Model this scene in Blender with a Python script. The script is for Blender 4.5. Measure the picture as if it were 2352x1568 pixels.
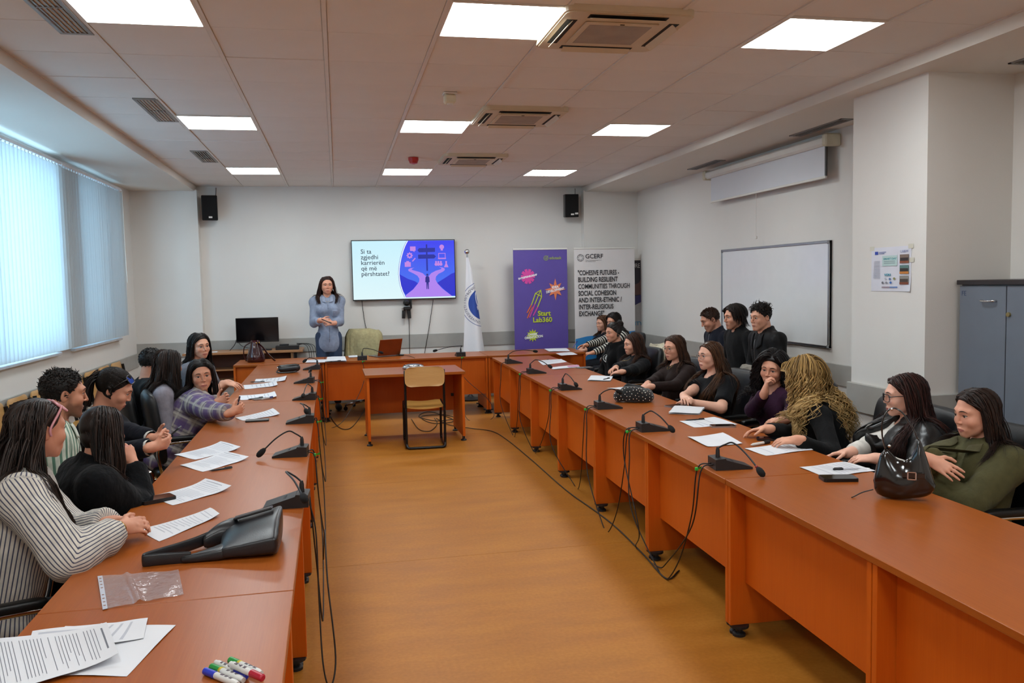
import bpy, math, random
import numpy as np
from mathutils import Matrix, Vector
random.seed(7); np.random.seed(7)
PI = math.pi
SC = bpy.context.scene
COL = SC.collection
for _o in list(bpy.data.objects): bpy.data.objects.remove(_o)

# ------------------------------------------------------------------ camera
F_PX, YAW, PITCH, ROLL, CAM_H = 1928.76, .2031, .0713, -.0203, 1.67
def _rot():
    cy, sy = math.cos(YAW), math.sin(YAW)
    f = np.array([sy*math.cos(PITCH), cy*math.cos(PITCH), -math.sin(PITCH)])
    r = np.array([cy, -sy, 0.]); u = np.cross(r, f)
    c, s = math.cos(ROLL), math.sin(ROLL)
    return np.array([c*r+s*u, -s*r+c*u, f])
RC = _rot()
cam_d = bpy.data.cameras.new('camera'); cam = bpy.data.objects.new('camera', cam_d); COL.objects.link(cam)
cam_d.sensor_width = 36.; cam_d.lens = F_PX/2352*36; cam_d.clip_start = .05
cam.matrix_world = Matrix(((RC[0][0], RC[1][0], -RC[2][0], 0), (RC[0][1], RC[1][1], -RC[2][1], 0), (RC[0][2], RC[1][2], -RC[2][2], CAM_H), (0, 0, 0, 1)))
SC.camera = cam
# ------------------------------------------------------------------ world, exposure
SC.view_settings.view_transform = 'Standard'; SC.view_settings.look = 'None'
SC.view_settings.gamma = 1; SC.view_settings.use_curve_mapping = False
SC.view_settings.exposure = 0.0
LAMP = 24.0          # strength of the ceiling panels
SKY = 8.5           # strength of the overcast sky
w = bpy.data.worlds.new('sky'); SC.world = w; w.use_nodes = True
w.node_tree.nodes['Background'].inputs[0].default_value = (.46, .74, 1.0, 1)
w.node_tree.nodes['Background'].inputs[1].default_value = SKY

# ------------------------------------------------------------------ pixel -> point on a known plane (2352x1568 frame)
def _ray(x, y): return np.array([(x-1176)/F_PX, (784-y)/F_PX, 1.]) @ RC
def Z(x, y, z): d = _ray(x, y); p = d*((z-CAM_H)/d[2]); p[2] = z; return p
def Yp(x, y, yy): d = _ray(x, y); p = d*(yy/d[1]); p[2] += CAM_H; return p
def Xp(x, y, xx): d = _ray(x, y); p = d*(xx/d[0]); p[2] += CAM_H; return p
# ------------------------------------------------------------------ materials
def srgb(c):
    if isinstance(c, str):
        c = c.lstrip('#'); c = [int(c[i:i+2], 16)/255 for i in (0, 2, 4)]
    return tuple(((v/12.92) if v <= .04045 else ((v+.055)/1.055)**2.4) for v in c[:3])+(1.,)
class NT:
    def __init__(s, name):
        s.m = bpy.data.materials.new(name); s.m.use_nodes = True; s.t = s.m.node_tree
        s.b = s.t.nodes['Principled BSDF']; s.out = s.t.nodes['Material Output']
    def n(s, typ, **kw):
        nd = s.t.nodes.new(typ)
        for k, v in kw.items():
            if k.startswith('i_'):
                key = k[2:]; key = int(key) if key.isdigit() else key.replace('_', ' ')
                nd.inputs[key].default_value = v
            else: setattr(nd, k, v)
        return nd
    def l(s, a, b): s.t.links.new(a, b)
    def coords(s, scale=(1, 1, 1), kind='Object', rot=(0, 0, 0)):
        tc = s.n('ShaderNodeTexCoord'); mp = s.n('ShaderNodeMapping'); mp.inputs['Scale'].default_value = scale
        mp.inputs['Rotation'].default_value = rot
        s.l(tc.outputs[kind], mp.inputs[0]); return mp.outputs[0]
    def ramp(s, fac, stops):
        r = s.n('ShaderNodeValToRGB'); e = r.color_ramp.elements
        while len(e) < len(stops): e.new(.5)
        for el, (p, c) in zip(e, stops): el.position = p; el.color = c if len(c) == 4 else tuple(c)+(1,)
        s.l(fac, r.inputs[0]); return r.outputs[0]
    def bump(s, h, strength=.2, dist=.01):
        b = s.n('ShaderNodeBump'); b.inputs['Strength'].default_value = strength; b.inputs['Distance'].default_value = dist
        s.l(h, b.inputs['Height']); s.l(b.outputs[0], s.b.inputs['Normal'])
def mat(name, col, rough=.5, metal=0., spec=.5, bump=0., bscale=60., vary=.06, vscale=8., coat=0., sheen=0., kind='Object'):
    """plain procedural material: base colour with a faint noise, optional fine relief"""
    t = NT(name); c = srgb(col) if isinstance(col, (str, list)) else tuple(col)[:3]+(1,)
    co = t.coords(kind=kind)
    nz = t.n('ShaderNodeTexNoise'); nz.inputs['Scale'].default_value = vscale; nz.inputs['Detail'].default_value = 3
    t.l(co, nz.inputs['Vector'])
    lo = tuple(max(0, v*(1-vary*1.5)) for v in c[:3]); hi = tuple(min(1, v*(1+vary*1.5)) for v in c[:3])
    t.l(t.ramp(nz.outputs[0], [(.3, lo), (.7, hi)]), t.b.inputs['Base Color'])
    t.b.inputs['Roughness'].default_value = rough; t.b.inputs['Metallic'].default_value = metal
    t.b.inputs['Specular IOR Level'].default_value = spec
    if coat: t.b.inputs['Coat Weight'].default_value = coat; t.b.inputs['Coat Roughness'].default_value = .1
    if sheen: t.b.inputs['Sheen Weight'].default_value = sheen; t.b.inputs['Sheen Roughness'].default_value = .5
    if bump:
        n2 = t.n('ShaderNodeTexNoise'); n2.inputs['Scale'].default_value = bscale; n2.inputs['Detail'].default_value = 4
        t.l(co, n2.inputs['Vector']); t.bump(n2.outputs[0], bump, .004)
    return t.m
def wood(name, dark, light, axis='x', rough=.35, scale=1., spec=.5, coat=.0, fine=.35):
    t = NT(name); sx = {'x': (1.2, 16, 16), 'y': (16, 1.2, 16), 'z': (16, 16, 1.2)}[axis]
    co = t.coords(tuple(v*scale for v in sx))
    a = t.n('ShaderNodeTexNoise'); a.inputs['Scale'].default_value = 1.6; a.inputs['Detail'].default_value = 8; a.inputs['Roughness'].default_value = .6; a.inputs['Distortion'].default_value = .6
    t.l(co, a.inputs['Vector'])
    sx2 = tuple(v*(6 if v > 10 else 2) for v in sx); co2 = t.coords(sx2)
    f = t.n('ShaderNodeTexNoise'); f.inputs['Scale'].default_value = 2.2; f.inputs['Detail'].default_value = 3; t.l(co2, f.inputs['Vector'])
    mx = t.n('ShaderNodeMix', data_type='FLOAT'); mx.inputs[0].default_value = fine; t.l(a.outputs[0], mx.inputs[2]); t.l(f.outputs[0], mx.inputs[3])
    t.l(t.ramp(mx.outputs[0], [(.3, srgb(dark)), (.7, srgb(light))]), t.b.inputs['Base Color'])
    t.b.inputs['Roughness'].default_value = rough; t.b.inputs['Specular IOR Level'].default_value = spec
    if coat: t.b.inputs['Coat Weight'].default_value = coat
    t.bump(f.outputs[0], .06, .002)
    return t.m
def emit(name, col, strength):
    t = NT(name); t.b.inputs['Base Color'].default_value = (.8, .8, .8, 1); t.b.inputs['Roughness'].default_value = .5
    t.b.inputs['Emission Color'].default_value = srgb(col) if isinstance(col, str) else col; t.b.inputs['Emission Strength'].default_value = strength
    return t.m

# ------------------------------------------------------------------ mesh builder
class MB:
    def __init__(s): s.v = []; s.f = []; s.mi = []; s.cur = 0
    def add(s, vs, fs, M=None):
        o = len(s.v)
        if M is not None: vs = [M @ Vector(v) for v in vs]
        s.v.extend([tuple(v) for v in vs]); s.f.extend([tuple(i+o for i in f) for f in fs]); s.mi.extend([s.cur]*len(fs)); return s
    def box(s, x0, x1, y0, y1, z0, z1, b=0., M=None):
        if x1 < x0: x0, x1 = x1, x0
        if y1 < y0: y0, y1 = y1, y0
        if z1 < z0: z0, z1 = z1, z0
        lo = (x0, y0, z0); hi = (x1, y1, z1)
        if b <= 0:
            vs = [(x0, y0, z0), (x1, y0, z0), (x1, y1, z0), (x0, y1, z0), (x0, y0, z1), (x1, y0, z1), (x1, y1, z1), (x0, y1, z1)]
            return s.add(vs, [(3, 2, 1, 0), (4, 5, 6, 7), (0, 1, 5, 4), (1, 2, 6, 5), (2, 3, 7, 6), (3, 0, 4, 7)], M)
        b = min(b, .49*min(x1-x0, y1-y0, z1-z0))
        vs = []; idx = {}
        for sx in (0, 1):
            for sy in (0, 1):
                for sz in (0, 1):
                    for a in range(3):
                        sg = (sx, sy, sz)
                        idx[(sg, a)] = len(vs)
                        vs.append(tuple((hi[i] if sg[i] else lo[i]) if i == a else (hi[i]-b if sg[i] else lo[i]+b) for i in range(3)))
        fs = []
        for a in range(3):
            o = [i for i in range(3) if i != a]
            for sa in (0, 1):
                q = []
                for (p, r) in ((0, 0), (1, 0), (1, 1), (0, 1)):
                    sg = [0, 0, 0]; sg[a] = sa; sg[o[0]] = p; sg[o[1]] = r; q.append(idx[(tuple(sg), a)])
                fs.append(q)
        for a, c in ((0, 1), (0, 2), (1, 2)):
            e = 3-a-c
            for sa in (0, 1):
                for sc in (0, 1):
                    def g(se, ax):
                        sg = [0, 0, 0]; sg[a] = sa; sg[c] = sc; sg[e] = se; return idx[(tuple(sg), ax)]
                    fs.append([g(0, a), g(1, a), g(1, c), g(0, c)])
        for sx in (0, 1):
            for sy in (0, 1):
                for sz in (0, 1): fs.append([idx[((sx, sy, sz), 0)], idx[((sx, sy, sz), 1)], idx[((sx, sy, sz), 2)]])
        c = Vector(((x0+x1)/2, (y0+y1)/2, (z0+z1)/2)); out = []
        for f in fs:
            p = [Vector(vs[i]) for i in f]; n = (p[1]-p[0]).cross(p[2]-p[0])
            out.append(tuple(f) if n.dot(sum(p, Vector())/len(p)-c) > 0 else tuple(reversed(f)))
        return s.add(vs, out, M)
    def tube(s, pts, r=.01, n=8, cap=True, ry=None, up=None, closed=False, M=None):
        P = [Vector(p) for p in pts]; m = len(P)
        rs = r if hasattr(r, '__len__') else [r]*m
        rys = (ry if hasattr(ry, '__len__') else [ry]*m) if ry is not None else rs
        T = []
        for i in range(m):
            a = P[(i-1) % m] if (closed or i > 0) else P[0]; b = P[(i+1) % m] if (closed or i < m-1) else P[-1]
            t = (b-a); T.append(t.normalized() if t.length > 1e-9 else Vector((0, 0, 1)))
        u = Vector(up) if up is not None else (Vector((0, 0, 1)) if abs(T[0].z) < .9 else Vector((1, 0, 0)))
        vs = []; fs = []
        for i in range(m):
            if up is not None and i > 0: u = Vector(up)
            sd = T[i].cross(u)
            if sd.length < 1e-6: sd = T[i].orthogonal()
            sd.normalize(); u = sd.cross(T[i]).normalized()
            for k in range(n):
                a = 2*PI*k/n; vs.append(P[i]+sd*(math.cos(a)*rs[i])+u*(math.sin(a)*rys[i]))
        for i in range(m if closed else m-1):
            j = (i+1) % m
            for k in range(n): k2 = (k+1) % n; fs.append((i*n+k, i*n+k2, j*n+k2, j*n+k))
        if cap and not closed: fs.append(tuple(range(n-1, -1, -1))); fs.append(tuple((m-1)*n+k for k in range(n)))
        return s.add(vs, fs, M)
    def lathe(s, prof, n=24, M=None, cap=True):
        vs = []; fs = []
        for r, z in prof:
            for k in range(n): a = 2*PI*k/n; vs.append((r*math.cos(a), r*math.sin(a), z))
        for i in range(len(prof)-1):
            for k in range(n): k2 = (k+1) % n; fs.append((i*n+k, i*n+k2, (i+1)*n+k2, (i+1)*n+k))
        if cap: fs.append(tuple(range(n-1, -1, -1))); fs.append(tuple((len(prof)-1)*n+k for k in range(n)))
        return s.add(vs, fs, M)
    def prism(s, poly, z0, z1, M=None):
        n = len(poly); vs = [(x, y, z0) for x, y in poly]+[(x, y, z1) for x, y in poly]
        fs = [tuple(range(n-1, -1, -1)), tuple(range(n, 2*n))]+[(i, (i+1) % n, n+(i+1) % n, n+i) for i in range(n)]
        return s.add(vs, fs, M)
    def grid(s, fn, nu, nv, M=None, closed_u=False):
        vs = [fn(i/nu, j/nv) for j in range(nv+1) for i in range(nu+1)]
        fs = [(j*(nu+1)+i, j*(nu+1)+i+1, (j+1)*(nu+1)+i+1, (j+1)*(nu+1)+i) for j in range(nv) for i in range(nu)]
        return s.add(vs, fs, M)
    def sphere(s, c, r, nu=16, nv=10, M=None):
        if not hasattr(r, '__len__'): r = (r, r, r)
        vs = [(c[0], c[1], c[2]-r[2])]; fs = []
        for j in range(1, nv):
            t = -PI/2+PI*j/nv
            for i in range(nu): a = 2*PI*i/nu; vs.append((c[0]+r[0]*math.cos(t)*math.cos(a), c[1]+r[1]*math.cos(t)*math.sin(a), c[2]+r[2]*math.sin(t)))
        vs.append((c[0], c[1], c[2]+r[2])); e = len(vs)-1
        for i in range(nu):
            i2 = (i+1) % nu; fs.append((0, 1+i2, 1+i)); fs.append((e, 1+(nv-2)*nu+i, 1+(nv-2)*nu+i2))
            for j in range(nv-2): fs.append((1+j*nu+i, 1+j*nu+i2, 1+(j+1)*nu+i2, 1+(j+1)*nu+i))
        return s.add(vs, fs, M)
    def build(s, name, m, parent=None, smooth=False, world=False, auto=None, solid=0.):
        me = bpy.data.meshes.new(name); me.from_pydata(s.v, [], s.f)
        ms = m if isinstance(m, (list, tuple)) else [m]
        for x in ms: me.materials.append(x)
        if len(ms) > 1: me.polygons.foreach_set('material_index', s.mi)
        if smooth: me.polygons.foreach_set('use_smooth', [True]*len(me.polygons))
        if smooth and auto: me.set_sharp_from_angle(angle=auto)
        me.validate(); me.update()
        return put(name, me, parent, world)
def wm(o):
    m = o.matrix_basis.copy()
    while o.parent: o = o.parent; m = o.matrix_basis @ m
    return m
def put(name, me, parent=None, world=False):
    o = bpy.data.objects.new(name, me); COL.objects.link(o)
    if parent is not None:
        if world: me.transform(wm(parent).inverted())
        o.parent = parent
    return o
def tag(o, label=None, cat=None, group=None, kind=None):
    if label: o['label'] = label
    if cat: o['category'] = cat
    if group: o['group'] = group
    if kind: o['kind'] = kind
    return o
def thing(name, label, cat, loc=(0, 0, 0), rz=0., group=None):
    o = bpy.data.objects.new(name, None); COL.objects.link(o); o.location = loc; o.rotation_euler = (0, 0, rz)
    o.empty_display_size = .1
    return tag(o, label, cat, group)
def structure(o): o['kind'] = 'structure'; return o
def dup(root, loc=None, rz=None, label=None):
    r = root.copy(); COL.objects.link(r)
    if loc is not None: r.location = loc
    if rz is not None: r.rotation_euler = (0, 0, rz)
    if label: r['label'] = label
    def rec(a, b):
        for ch in list(a.children):
            if ch.name not in COL.objects: continue
            c = ch.copy(); COL.objects.link(c); c.parent = b; rec(ch, c)
    rec(root, r); return r
def bez(pts, n=12):
    """smooth (Catmull-Rom) curve through points"""
    P = [Vector(p) for p in pts]; P = [P[0]*2-P[1]]+P+[P[-1]*2-P[-2]]; out = []
    for i in range(1, len(P)-2):
        for k in range(n):
            t = k/n; a, b, c, d = P[i-1:i+3]
            out.append(.5*((2*b)+(c-a)*t+(2*a-5*b+4*c-d)*t*t+(3*b-a-3*c+d)*t**3))
    out.append(P[-2]); return out
def RZ(a): return Matrix.Rotation(a, 4, 'Z')
def RX(a): return Matrix.Rotation(a, 4, 'X')
def RY(a): return Matrix.Rotation(a, 4, 'Y')
def TR(x, y=None, z=None): return Matrix.Translation(Vector(x) if y is None else Vector((x, y, z)))
def text_mesh(body, size, bold=0., xs=1., align='LEFT', spacing=1., line=1., depth=.0008):
    """lettering as a mesh in the xy plane, origin at the first baseline"""
    cu = bpy.data.curves.new('lettering', 'FONT'); cu.body = body; cu.size = size; cu.offset = bold; cu.extrude = depth/2
    cu.align_x = align; cu.space_character = spacing; cu.space_line = line; cu.resolution_u = 3
    ob = bpy.data.objects.new('lettering', cu); COL.objects.link(ob)
    dg = bpy.context.evaluated_depsgraph_get(); me = bpy.data.meshes.new_from_object(ob.evaluated_get(dg))
    bpy.data.objects.remove(ob); bpy.data.curves.remove(cu)
    me.transform(Matrix.Diagonal((xs, 1, 1, 1))); me.materials.clear(); return me
def lettering(body, size, m, parent, M, name='lettering', **kw):
    me = text_mesh(body, size, **kw); me.transform(M); me.materials.append(m); return put(name, me, parent)
# ================================================================== the room
XL, XR, YB, YF = -2.63, 4.39, 12.05, -3.0
ZC, ZS = 3.034, 2.955
TX0, TX1 = -1.82, 3.58             # tiled field of the ceiling
m_wall = mat('white painted plaster', '#dddad5', .75, bump=.12, bscale=180, vary=.015, vscale=1.3)
m_soffit = mat('white painted plasterboard', '#dedad2', .8, bump=.05, bscale=150, vary=.012, vscale=1.)
m_tile = mat('mineral ceiling tile', '#e2ded9', .9, bump=.18, bscale=420, vary=.02, vscale=2.)
m_rail = mat('enamelled ceiling rail', '#dcd6cf', .5, vary=.02)
m_dado = mat('grey laminate dado board', '#a5a39d', .55, vary=.03)
m_black = mat('black plastic', '#121213', .38, vary=.05)
m_dark = mat('dark recess', '#1b1917', .8)
m_white = mat('white plastic', '#dcdad4', .45, vary=.02)
m_chrome = mat('chrome', '#d5d5d5', .12, 1., vary=.0)
m_alu = mat('brushed aluminium', '#a9abac', .35, 1., vary=.04)

def floor_material():
    t = NT('orange brown linoleum'); co = t.coords((1, 1, 1))
    a = t.n('ShaderNodeTexNoise'); a.inputs['Scale'].default_value = 1.1; a.inputs['Detail'].default_value = 7; a.inputs['Roughness'].default_value = .62
    co2 = t.coords((1.6, 5, 1)); t.l(co2, a.inputs['Vector'])
    b = t.n('ShaderNodeTexNoise'); b.inputs['Scale'].default_value = 55; b.inputs['Detail'].default_value = 4; t.l(co, b.inputs['Vector'])
    mx = t.n('ShaderNodeMix', data_type='FLOAT'); mx.inputs[0].default_value = .35; t.l(a.outputs[0], mx.inputs[2]); t.l(b.outputs[0], mx.inputs[3])
    t.l(t.ramp(mx.outputs[0], [(.34, srgb('#9c611e')), (.5, srgb('#a96c25')), (.66, srgb('#b5782e'))]), t.b.inputs['Base Color'])
    rr = t.n('ShaderNodeMapRange'); rr.inputs[3].default_value = .36; rr.inputs[4].default_value = .52; t.l(a.outputs[0], rr.inputs[0]); t.l(rr.outputs[0], t.b.inputs['Roughness'])
    c = t.n('ShaderNodeTexNoise'); c.inputs['Scale'].default_value = 2.2; c.inputs['Detail'].default_value = 2; t.l(co, c.inputs['Vector'])
    t.bump(c.outputs[0], .12, .02); t.b.inputs['Specular IOR Level'].default_value = .2
    return t.m
m_floor = floor_material()
fl = MB()
ys = [YF, .9, 2.95, 5.0, 7.05, 9.1, 11.2, YB+.3]
fl.box(XL-.3, XR+.3, YF-.1, YB+.3, -.2, -.002)
o = structure(fl.build('floor', mat('floor adhesive seam', '#6f4a28', .8)))
for i in range(len(ys)-1):         # sheets of linoleum, hairline joints between them
    f = MB().box(XL, XR, ys[i]+.0015, ys[i+1]-.0015, -.003, 0)
    f.build('linoleum_sheet', m_floor, o)
# walls
def wall(name, *boxes, m=m_wall):
    b = MB()
    for q in boxes: b.box(*q)
    return structure(b.build(name, m))
wall('wall_right', (XR, XR+.2, YF, YB+.3, 0, ZC+.2), (3.75, XR, 4.82, 5.62, 0, ZS+.05))
wall('wall_back', (XL-.2, XR+.2, YB, YB+.25, 0, ZC+.2), (XL, -1.79, 11.88, YB, 0, ZS+.02), (3.56, XR, 11.9, YB, 0, ZS+.02))
wall('wall_front', (XL-.2, XR+.2, YF-.2, YF, 0, ZC+.2))
W1, W2 = (5.4, 8.62), (9.12, 10.92)  # window openings along the left wall; first shortened out of view to admit less daylight
SILL, HEAD = 1.09, 2.90
wall('wall_left', (XL-.25, XL, YF, YB+.3, 0, SILL), (XL-.25, XL, YF, YB+.3, HEAD, ZC+.2), (XL-.25, XL, YF, W1[0], SILL, HEAD),
     (XL-.25, XL, W1[1], W2[0], SILL, HEAD), (XL-.25, XL, W2[1], YB+.3, SILL, HEAD))
# ceiling: slab, soffits, runners, one object per tile
c = MB(); c.box(XL-.3, XR+.3, YF-.2, YB+.3, ZC+.06, ZC+.25)
ceil = structure(c.build('ceiling', m_dark))
MB().box(XL, TX0, YF, YB, ZS, ZC+.06).build('soffit', m_soffit, ceil)
MB().box(TX1, XR, YF, YB, ZS, ZC+.06).build('soffit', m_soffit, ceil)
for k in range(-2, 8):
    X = -.62+.6*k
    MB().box(X-.012, X+.012, YF, YB, ZC-.004, ZC+.03).build('runner', m_rail, ceil)
row0 = 4.7408
LIGHTS = [(c_, r_) for r_ in (-11, -6, -1, 4, 9) for c_ in (-1, 2, 5)]
ACS = [(3, -1), (3, 3), (3, 7)]
t1 = MB().box(.013, .587, .002, .598, 0, .012, .003); tile_me = None
for j in range(-12, 13):
    for k in range(-2, 7):
        if (k, j) in LIGHTS or (k, j) in ACS: continue
        y0 = row0+.6*j; y1 = min(y0+.6, YB)
        if tile_me is None:
            o = t1.build('ceiling_tile', m_tile, ceil); tile_me = o.data
        else: o = put('ceiling_tile', tile_me, ceil)
        if y1-y0 < .59: o.scale = (1, (y1-y0)/.6, 1)
        o.location = (-.62+.6*k, y0, ZC+random.choice((0, 0, .001, .002, .003)))
        o.rotation_euler = (random.uniform(-.004, .004), 0, 0)
# luminaires
m_lamp = emit('lit diffuser', (.89, .957, .975, 1), LAMP)
names = {-1: 'nearest', 4: 'middle', 9: 'far'}; side = {-1: 'left', 2: 'central', 5: 'right'}
proto = None
for (k, j) in LIGHTS:
    loc = (-.62+.6*k+.3, row0+.6*j+.3, ZC-.004)
    lab = 'square flush ceiling light, the %s one in the %s row across the room' % (side[k], names[j]) if j > -2 else 'square flush ceiling light behind the viewer, %s of the row %s' % (side[k], 'just behind' if j > -8 else 'at the back')
    if proto is None:
        proto = thing('ceiling_light', lab, 'ceiling light', loc, group='square ceiling lights')
        f = MB()
        for q in ((-.297, .297, -.297, -.28), (-.297, .297, .28, .297), (-.297, -.28, -.28, .28), (.28, .297, -.28, .28)): f.box(q[0], q[1], q[2], q[3], -.001, .03)
        f.build('frame', m_rail, proto)
        MB().box(-.28, .28, -.28, .28, .004, .02).build('diffuser', m_lamp, proto)
    else: dup(proto, loc, None, lab)
# dado boards
def board(name, *boxes):
    b = MB()
    for q in boxes: b.box(*q, b=.004)
    return structure(b.build(name, m_dado))
board('trim_1', (-1.79, 3.56, YB-.016, YB, .75, .945))
board('trim_2', (XL, -1.79, 11.864, 11.88, .75, .945), (3.56, XR, 11.884, 11.9, .72, .90))
board('trim_3', (XL, XL+.016, YF, 11.87, .64, .82))
board('trim_4', (XR-.016, XR, 5.62, 11.89, .68, .87), (XR-.016, XR, YF, 4.82, .67, .86))
board('trim_5', (3.722, 3.75, 4.80, 5.64, .66, .87), (3.75, XR, 4.798, 4.82, .66, .87))
# baseboards
board('baseboard_back', (-1.79, 3.56, YB-.012, YB, 0, .08))
board('baseboard_right', (XR-.012, XR, 5.62, 11.9, 0, .08)); board('baseboard_left', (XL, XL+.012, YF, 11.88, 0, .08))
# windows
m_frame = mat('white window frame', '#d8dade', .4)
def glass_mat():
    t = NT('window glass'); g = t.n('ShaderNodeBsdfGlossy'); g.inputs['Roughness'].default_value = .02
    tr = t.n('ShaderNodeBsdfTransparent'); tr.inputs[0].default_value = (.93, .97, .97, 1); mx = t.n('ShaderNodeMixShader'); mx.inputs[0].default_value = .06
    t.l(tr.outputs[0], mx.inputs[1]); t.l(g.outputs[0], mx.inputs[2]); t.l(mx.outputs[0], t.out.inputs[0]); return t.m
m_glass = glass_mat()
for n, (a, b), muls in (('window_1', W1, (7.0,)), ('window_2', W2, (10.02,))):
    fr = MB(); X0, X1 = XL-.16, XL-.09
    fr.box(X0, X1, a, b, SILL, SILL+.06, .004); fr.box(X0, X1, a, b, HEAD-.06, HEAD, .004)
    fr.box(X0, X1, a, a+.06, SILL+.06, HEAD-.06, .004); fr.box(X0, X1, b-.06, b, SILL+.06, HEAD-.06, .004)
    win = structure(fr.build(n, m_frame))
    es = [a+.06]+[v for m in muls for v in (m-.04, m+.04)]+[b-.06]
    for m_ in muls: MB().box(X0, X1, m_-.04, m_+.04, SILL+.06, HEAD-.06, .004).build('mullion', m_frame, win)
    for i in range(0, len(es), 2): MB().box(XL-.13, XL-.124, es[i], es[i+1], SILL+.06, HEAD-.06).build('pane', m_glass, win)
    MB().box(XL-.25, XL+.05, a-.04, b+.04, SILL-.03, SILL, .006).build('window_sill', m_frame, win)
# outside: unseen grey slab, added to block skylight and dim the far blind
ow = MB().box(XL-1.5, XL-1.3, 8.95, 16, -3, 6); structure(ow.build('sky_blocker', mat('grey sky blocker', '#6d7276', .9, vary=.1, vscale=3)))
# vertical blinds: every slat its own part
def slat_mat():
    t = NT('pale blind fabric'); t.b.inputs['Base Color'].default_value = (.66, .68, .69, 1); t.b.inputs['Roughness'].default_value = .8
    tl = t.n('ShaderNodeBsdfTranslucent'); tl.inputs[0].default_value = (.80, .84, .85, 1); mx = t.n('ShaderNodeMixShader'); mx.inputs[0].default_value = .62
    co = t.coords((1, 1, 1)); nz = t.n('ShaderNodeTexNoise'); nz.inputs['Scale'].default_value = 90; t.l(co, nz.inputs['Vector']); t.bump(nz.outputs[0], .1, .003)
    t.l(t.b.outputs[0], mx.inputs[1]); t.l(tl.outputs[0], mx.inputs[2]); t.l(mx.outputs[0], t.out.inputs[0]); return t.m
m_slat = slat_mat()
BZ0, BZ1 = 1.115, 2.835
def blind(label, y0, y1, ang, pitch=.085, width=.1):
    bl = thing('vertical_blind', label, 'blind', (XL+.10, (y0+y1)/2, BZ0))
    h = BZ1-BZ0
    MB().box(-.02, .02, y0-bl.location.y, y1-bl.location.y, h+.02, h+.05, .004).build('head_rail', m_frame, bl)
    sm = None; n = int((y1-y0)/pitch)
    for i in range(n):
        if sm is None:
            s = MB()
            s.grid(lambda u, v: (.010*math.sin(PI*u), (u-.5)*width, v*h), 6, 1)
            s.grid(lambda u, v: (.010*math.sin(PI*u)-.001, (.5-u)*width, v*h), 6, 1)
            o = s.build('slat', m_slat, bl, True); sm = o.data
        else: o = put('slat', sm, bl)
        o.location = (0, y0+pitch*(i+.5)-bl.location.y, 0); o.rotation_euler = (0, 0, ang(i/n)+random.uniform(-.06, .06))
    cl = MB()
    for i in range(n): cl.box(-.004, .004, y0+pitch*(i+.5)-bl.location.y-.012, y0+pitch*(i+.5)-bl.location.y+.012, h-.005, h+.022)
    cl.build('slat_carriers', m_frame, bl)['kind'] = 'stuff'
    ch = MB()
    for i in range(n-1):
        a = y0+pitch*(i+.5)-bl.location.y; ch.tube([(0, a, .02), (0, a+pitch*.5, .008), (0, a+pitch, .02)], .0015, 4)
    ch.build('bottom_chain', m_frame, bl)['kind'] = 'stuff'
    return bl
blind('brightly backlit pale vertical blind on the window nearest the viewer', 5.3, 8.72, lambda t: -.42)
b2 = blind('greyish half-closed vertical blind on the far window beside the corner', 8.74, 10.98, lambda t: (-.12 if t < .25 else -.38 if t < .62 else -.1 if t < .72 else -.45))
pc = MB(); pc.tube([(XL+.12, 10.99, 2.86), (XL+.12, 11.0, 2.2), (XL+.115, 11.03, 1.9), (XL+.12, 11.02, 1.75), (XL+.118, 11.0, 1.9), (XL+.12, 10.99, 2.85)], .002, 5)
pc.build('pull_cord', m_white, b2, world=True)

# ------------------------------------------------------------------ ceiling services
m_vent = mat('grey enamelled grille', '#8f8e8b', .5, .3)
for i, (y0, y1, lab) in enumerate(((4.05, 4.95, 'nearest of the grey slotted air grilles in the left ceiling strip'), (6.54, 7.40, 'middle grey slotted air grille in the left ceiling strip'), (8.94, 9.73, 'farthest grey slotted air grille in the left ceiling strip'))):
    g = thing('air_grille', lab, 'air vent', (-1.31, (y0+y1)/2, ZC-.008), group='slotted air grilles'); L = (y1-y0)/2
    f = MB(); f.box(-.085, .085, -L, -L+.03, 0, .02, .003); f.box(-.085, .085, L-.03, L, 0, .02, .003); f.box(-.085, -.06, -L+.03, L-.03, 0, .02, .003); f.box(.06, .085, -L+.03, L-.03, 0, .02, .003)
    f.build('frame', m_vent, g)
    MB().box(-.06, .06, -L+.03, L-.03, .011, .014).build('backing', m_dark, g)
    for q in range(5):
        x = -.048+.024*q; MB().box(x-.0045, x+.0045, -L+.03, L-.03, .001, .0105).build('slat', m_vent, g)
    MB().box(-.06, .06, -.006, .006, .000, .0105).build('crossbar', m_vent, g)
for i, (y0, y1, x, lab) in enumerate(((8.68, 9.45, 4.17, 'farther dark linear slot vent in the soffit above the whiteboard'), (6.33, 7.15, 4.17, 'dark linear slot vent in the soffit above the projection screen'), (3.9, 4.57, 4.17, 'dark linear slot vent in the soffit above the grey cabinet'))):
    g = thing('slot_vent', lab, 'air vent', (x, (y0+y1)/2, ZS-.008)); L = (y1-y0)/2
    f = MB(); f.box(-.06, .06, -L, -L+.03, 0, .01, .002); f.box(-.06, .06, L-.03, L, 0, .01, .002); f.box(-.06, -.045, -L, L, 0, .01, .002); f.box(.045, .06, -L, L, 0, .01, .002)
    f.build('frame', m_vent, g); MB().box(-.045, .045, -L+.03, L-.03, .004, .008).build('backing', m_dark, g)
    for q in range(3): MB().box(-.03+.03*q-.003, -.03+.03*q+.003, -L+.03, L-.03, 0, .0045).build('slat', m_vent, g)
m_ac = mat('cream air conditioner plastic', '#cdbfa4', .5, vary=.03)
m_acg = mat('beige filter mesh', '#a3978a', .8, bump=.5, bscale=500)
proto = None
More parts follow.
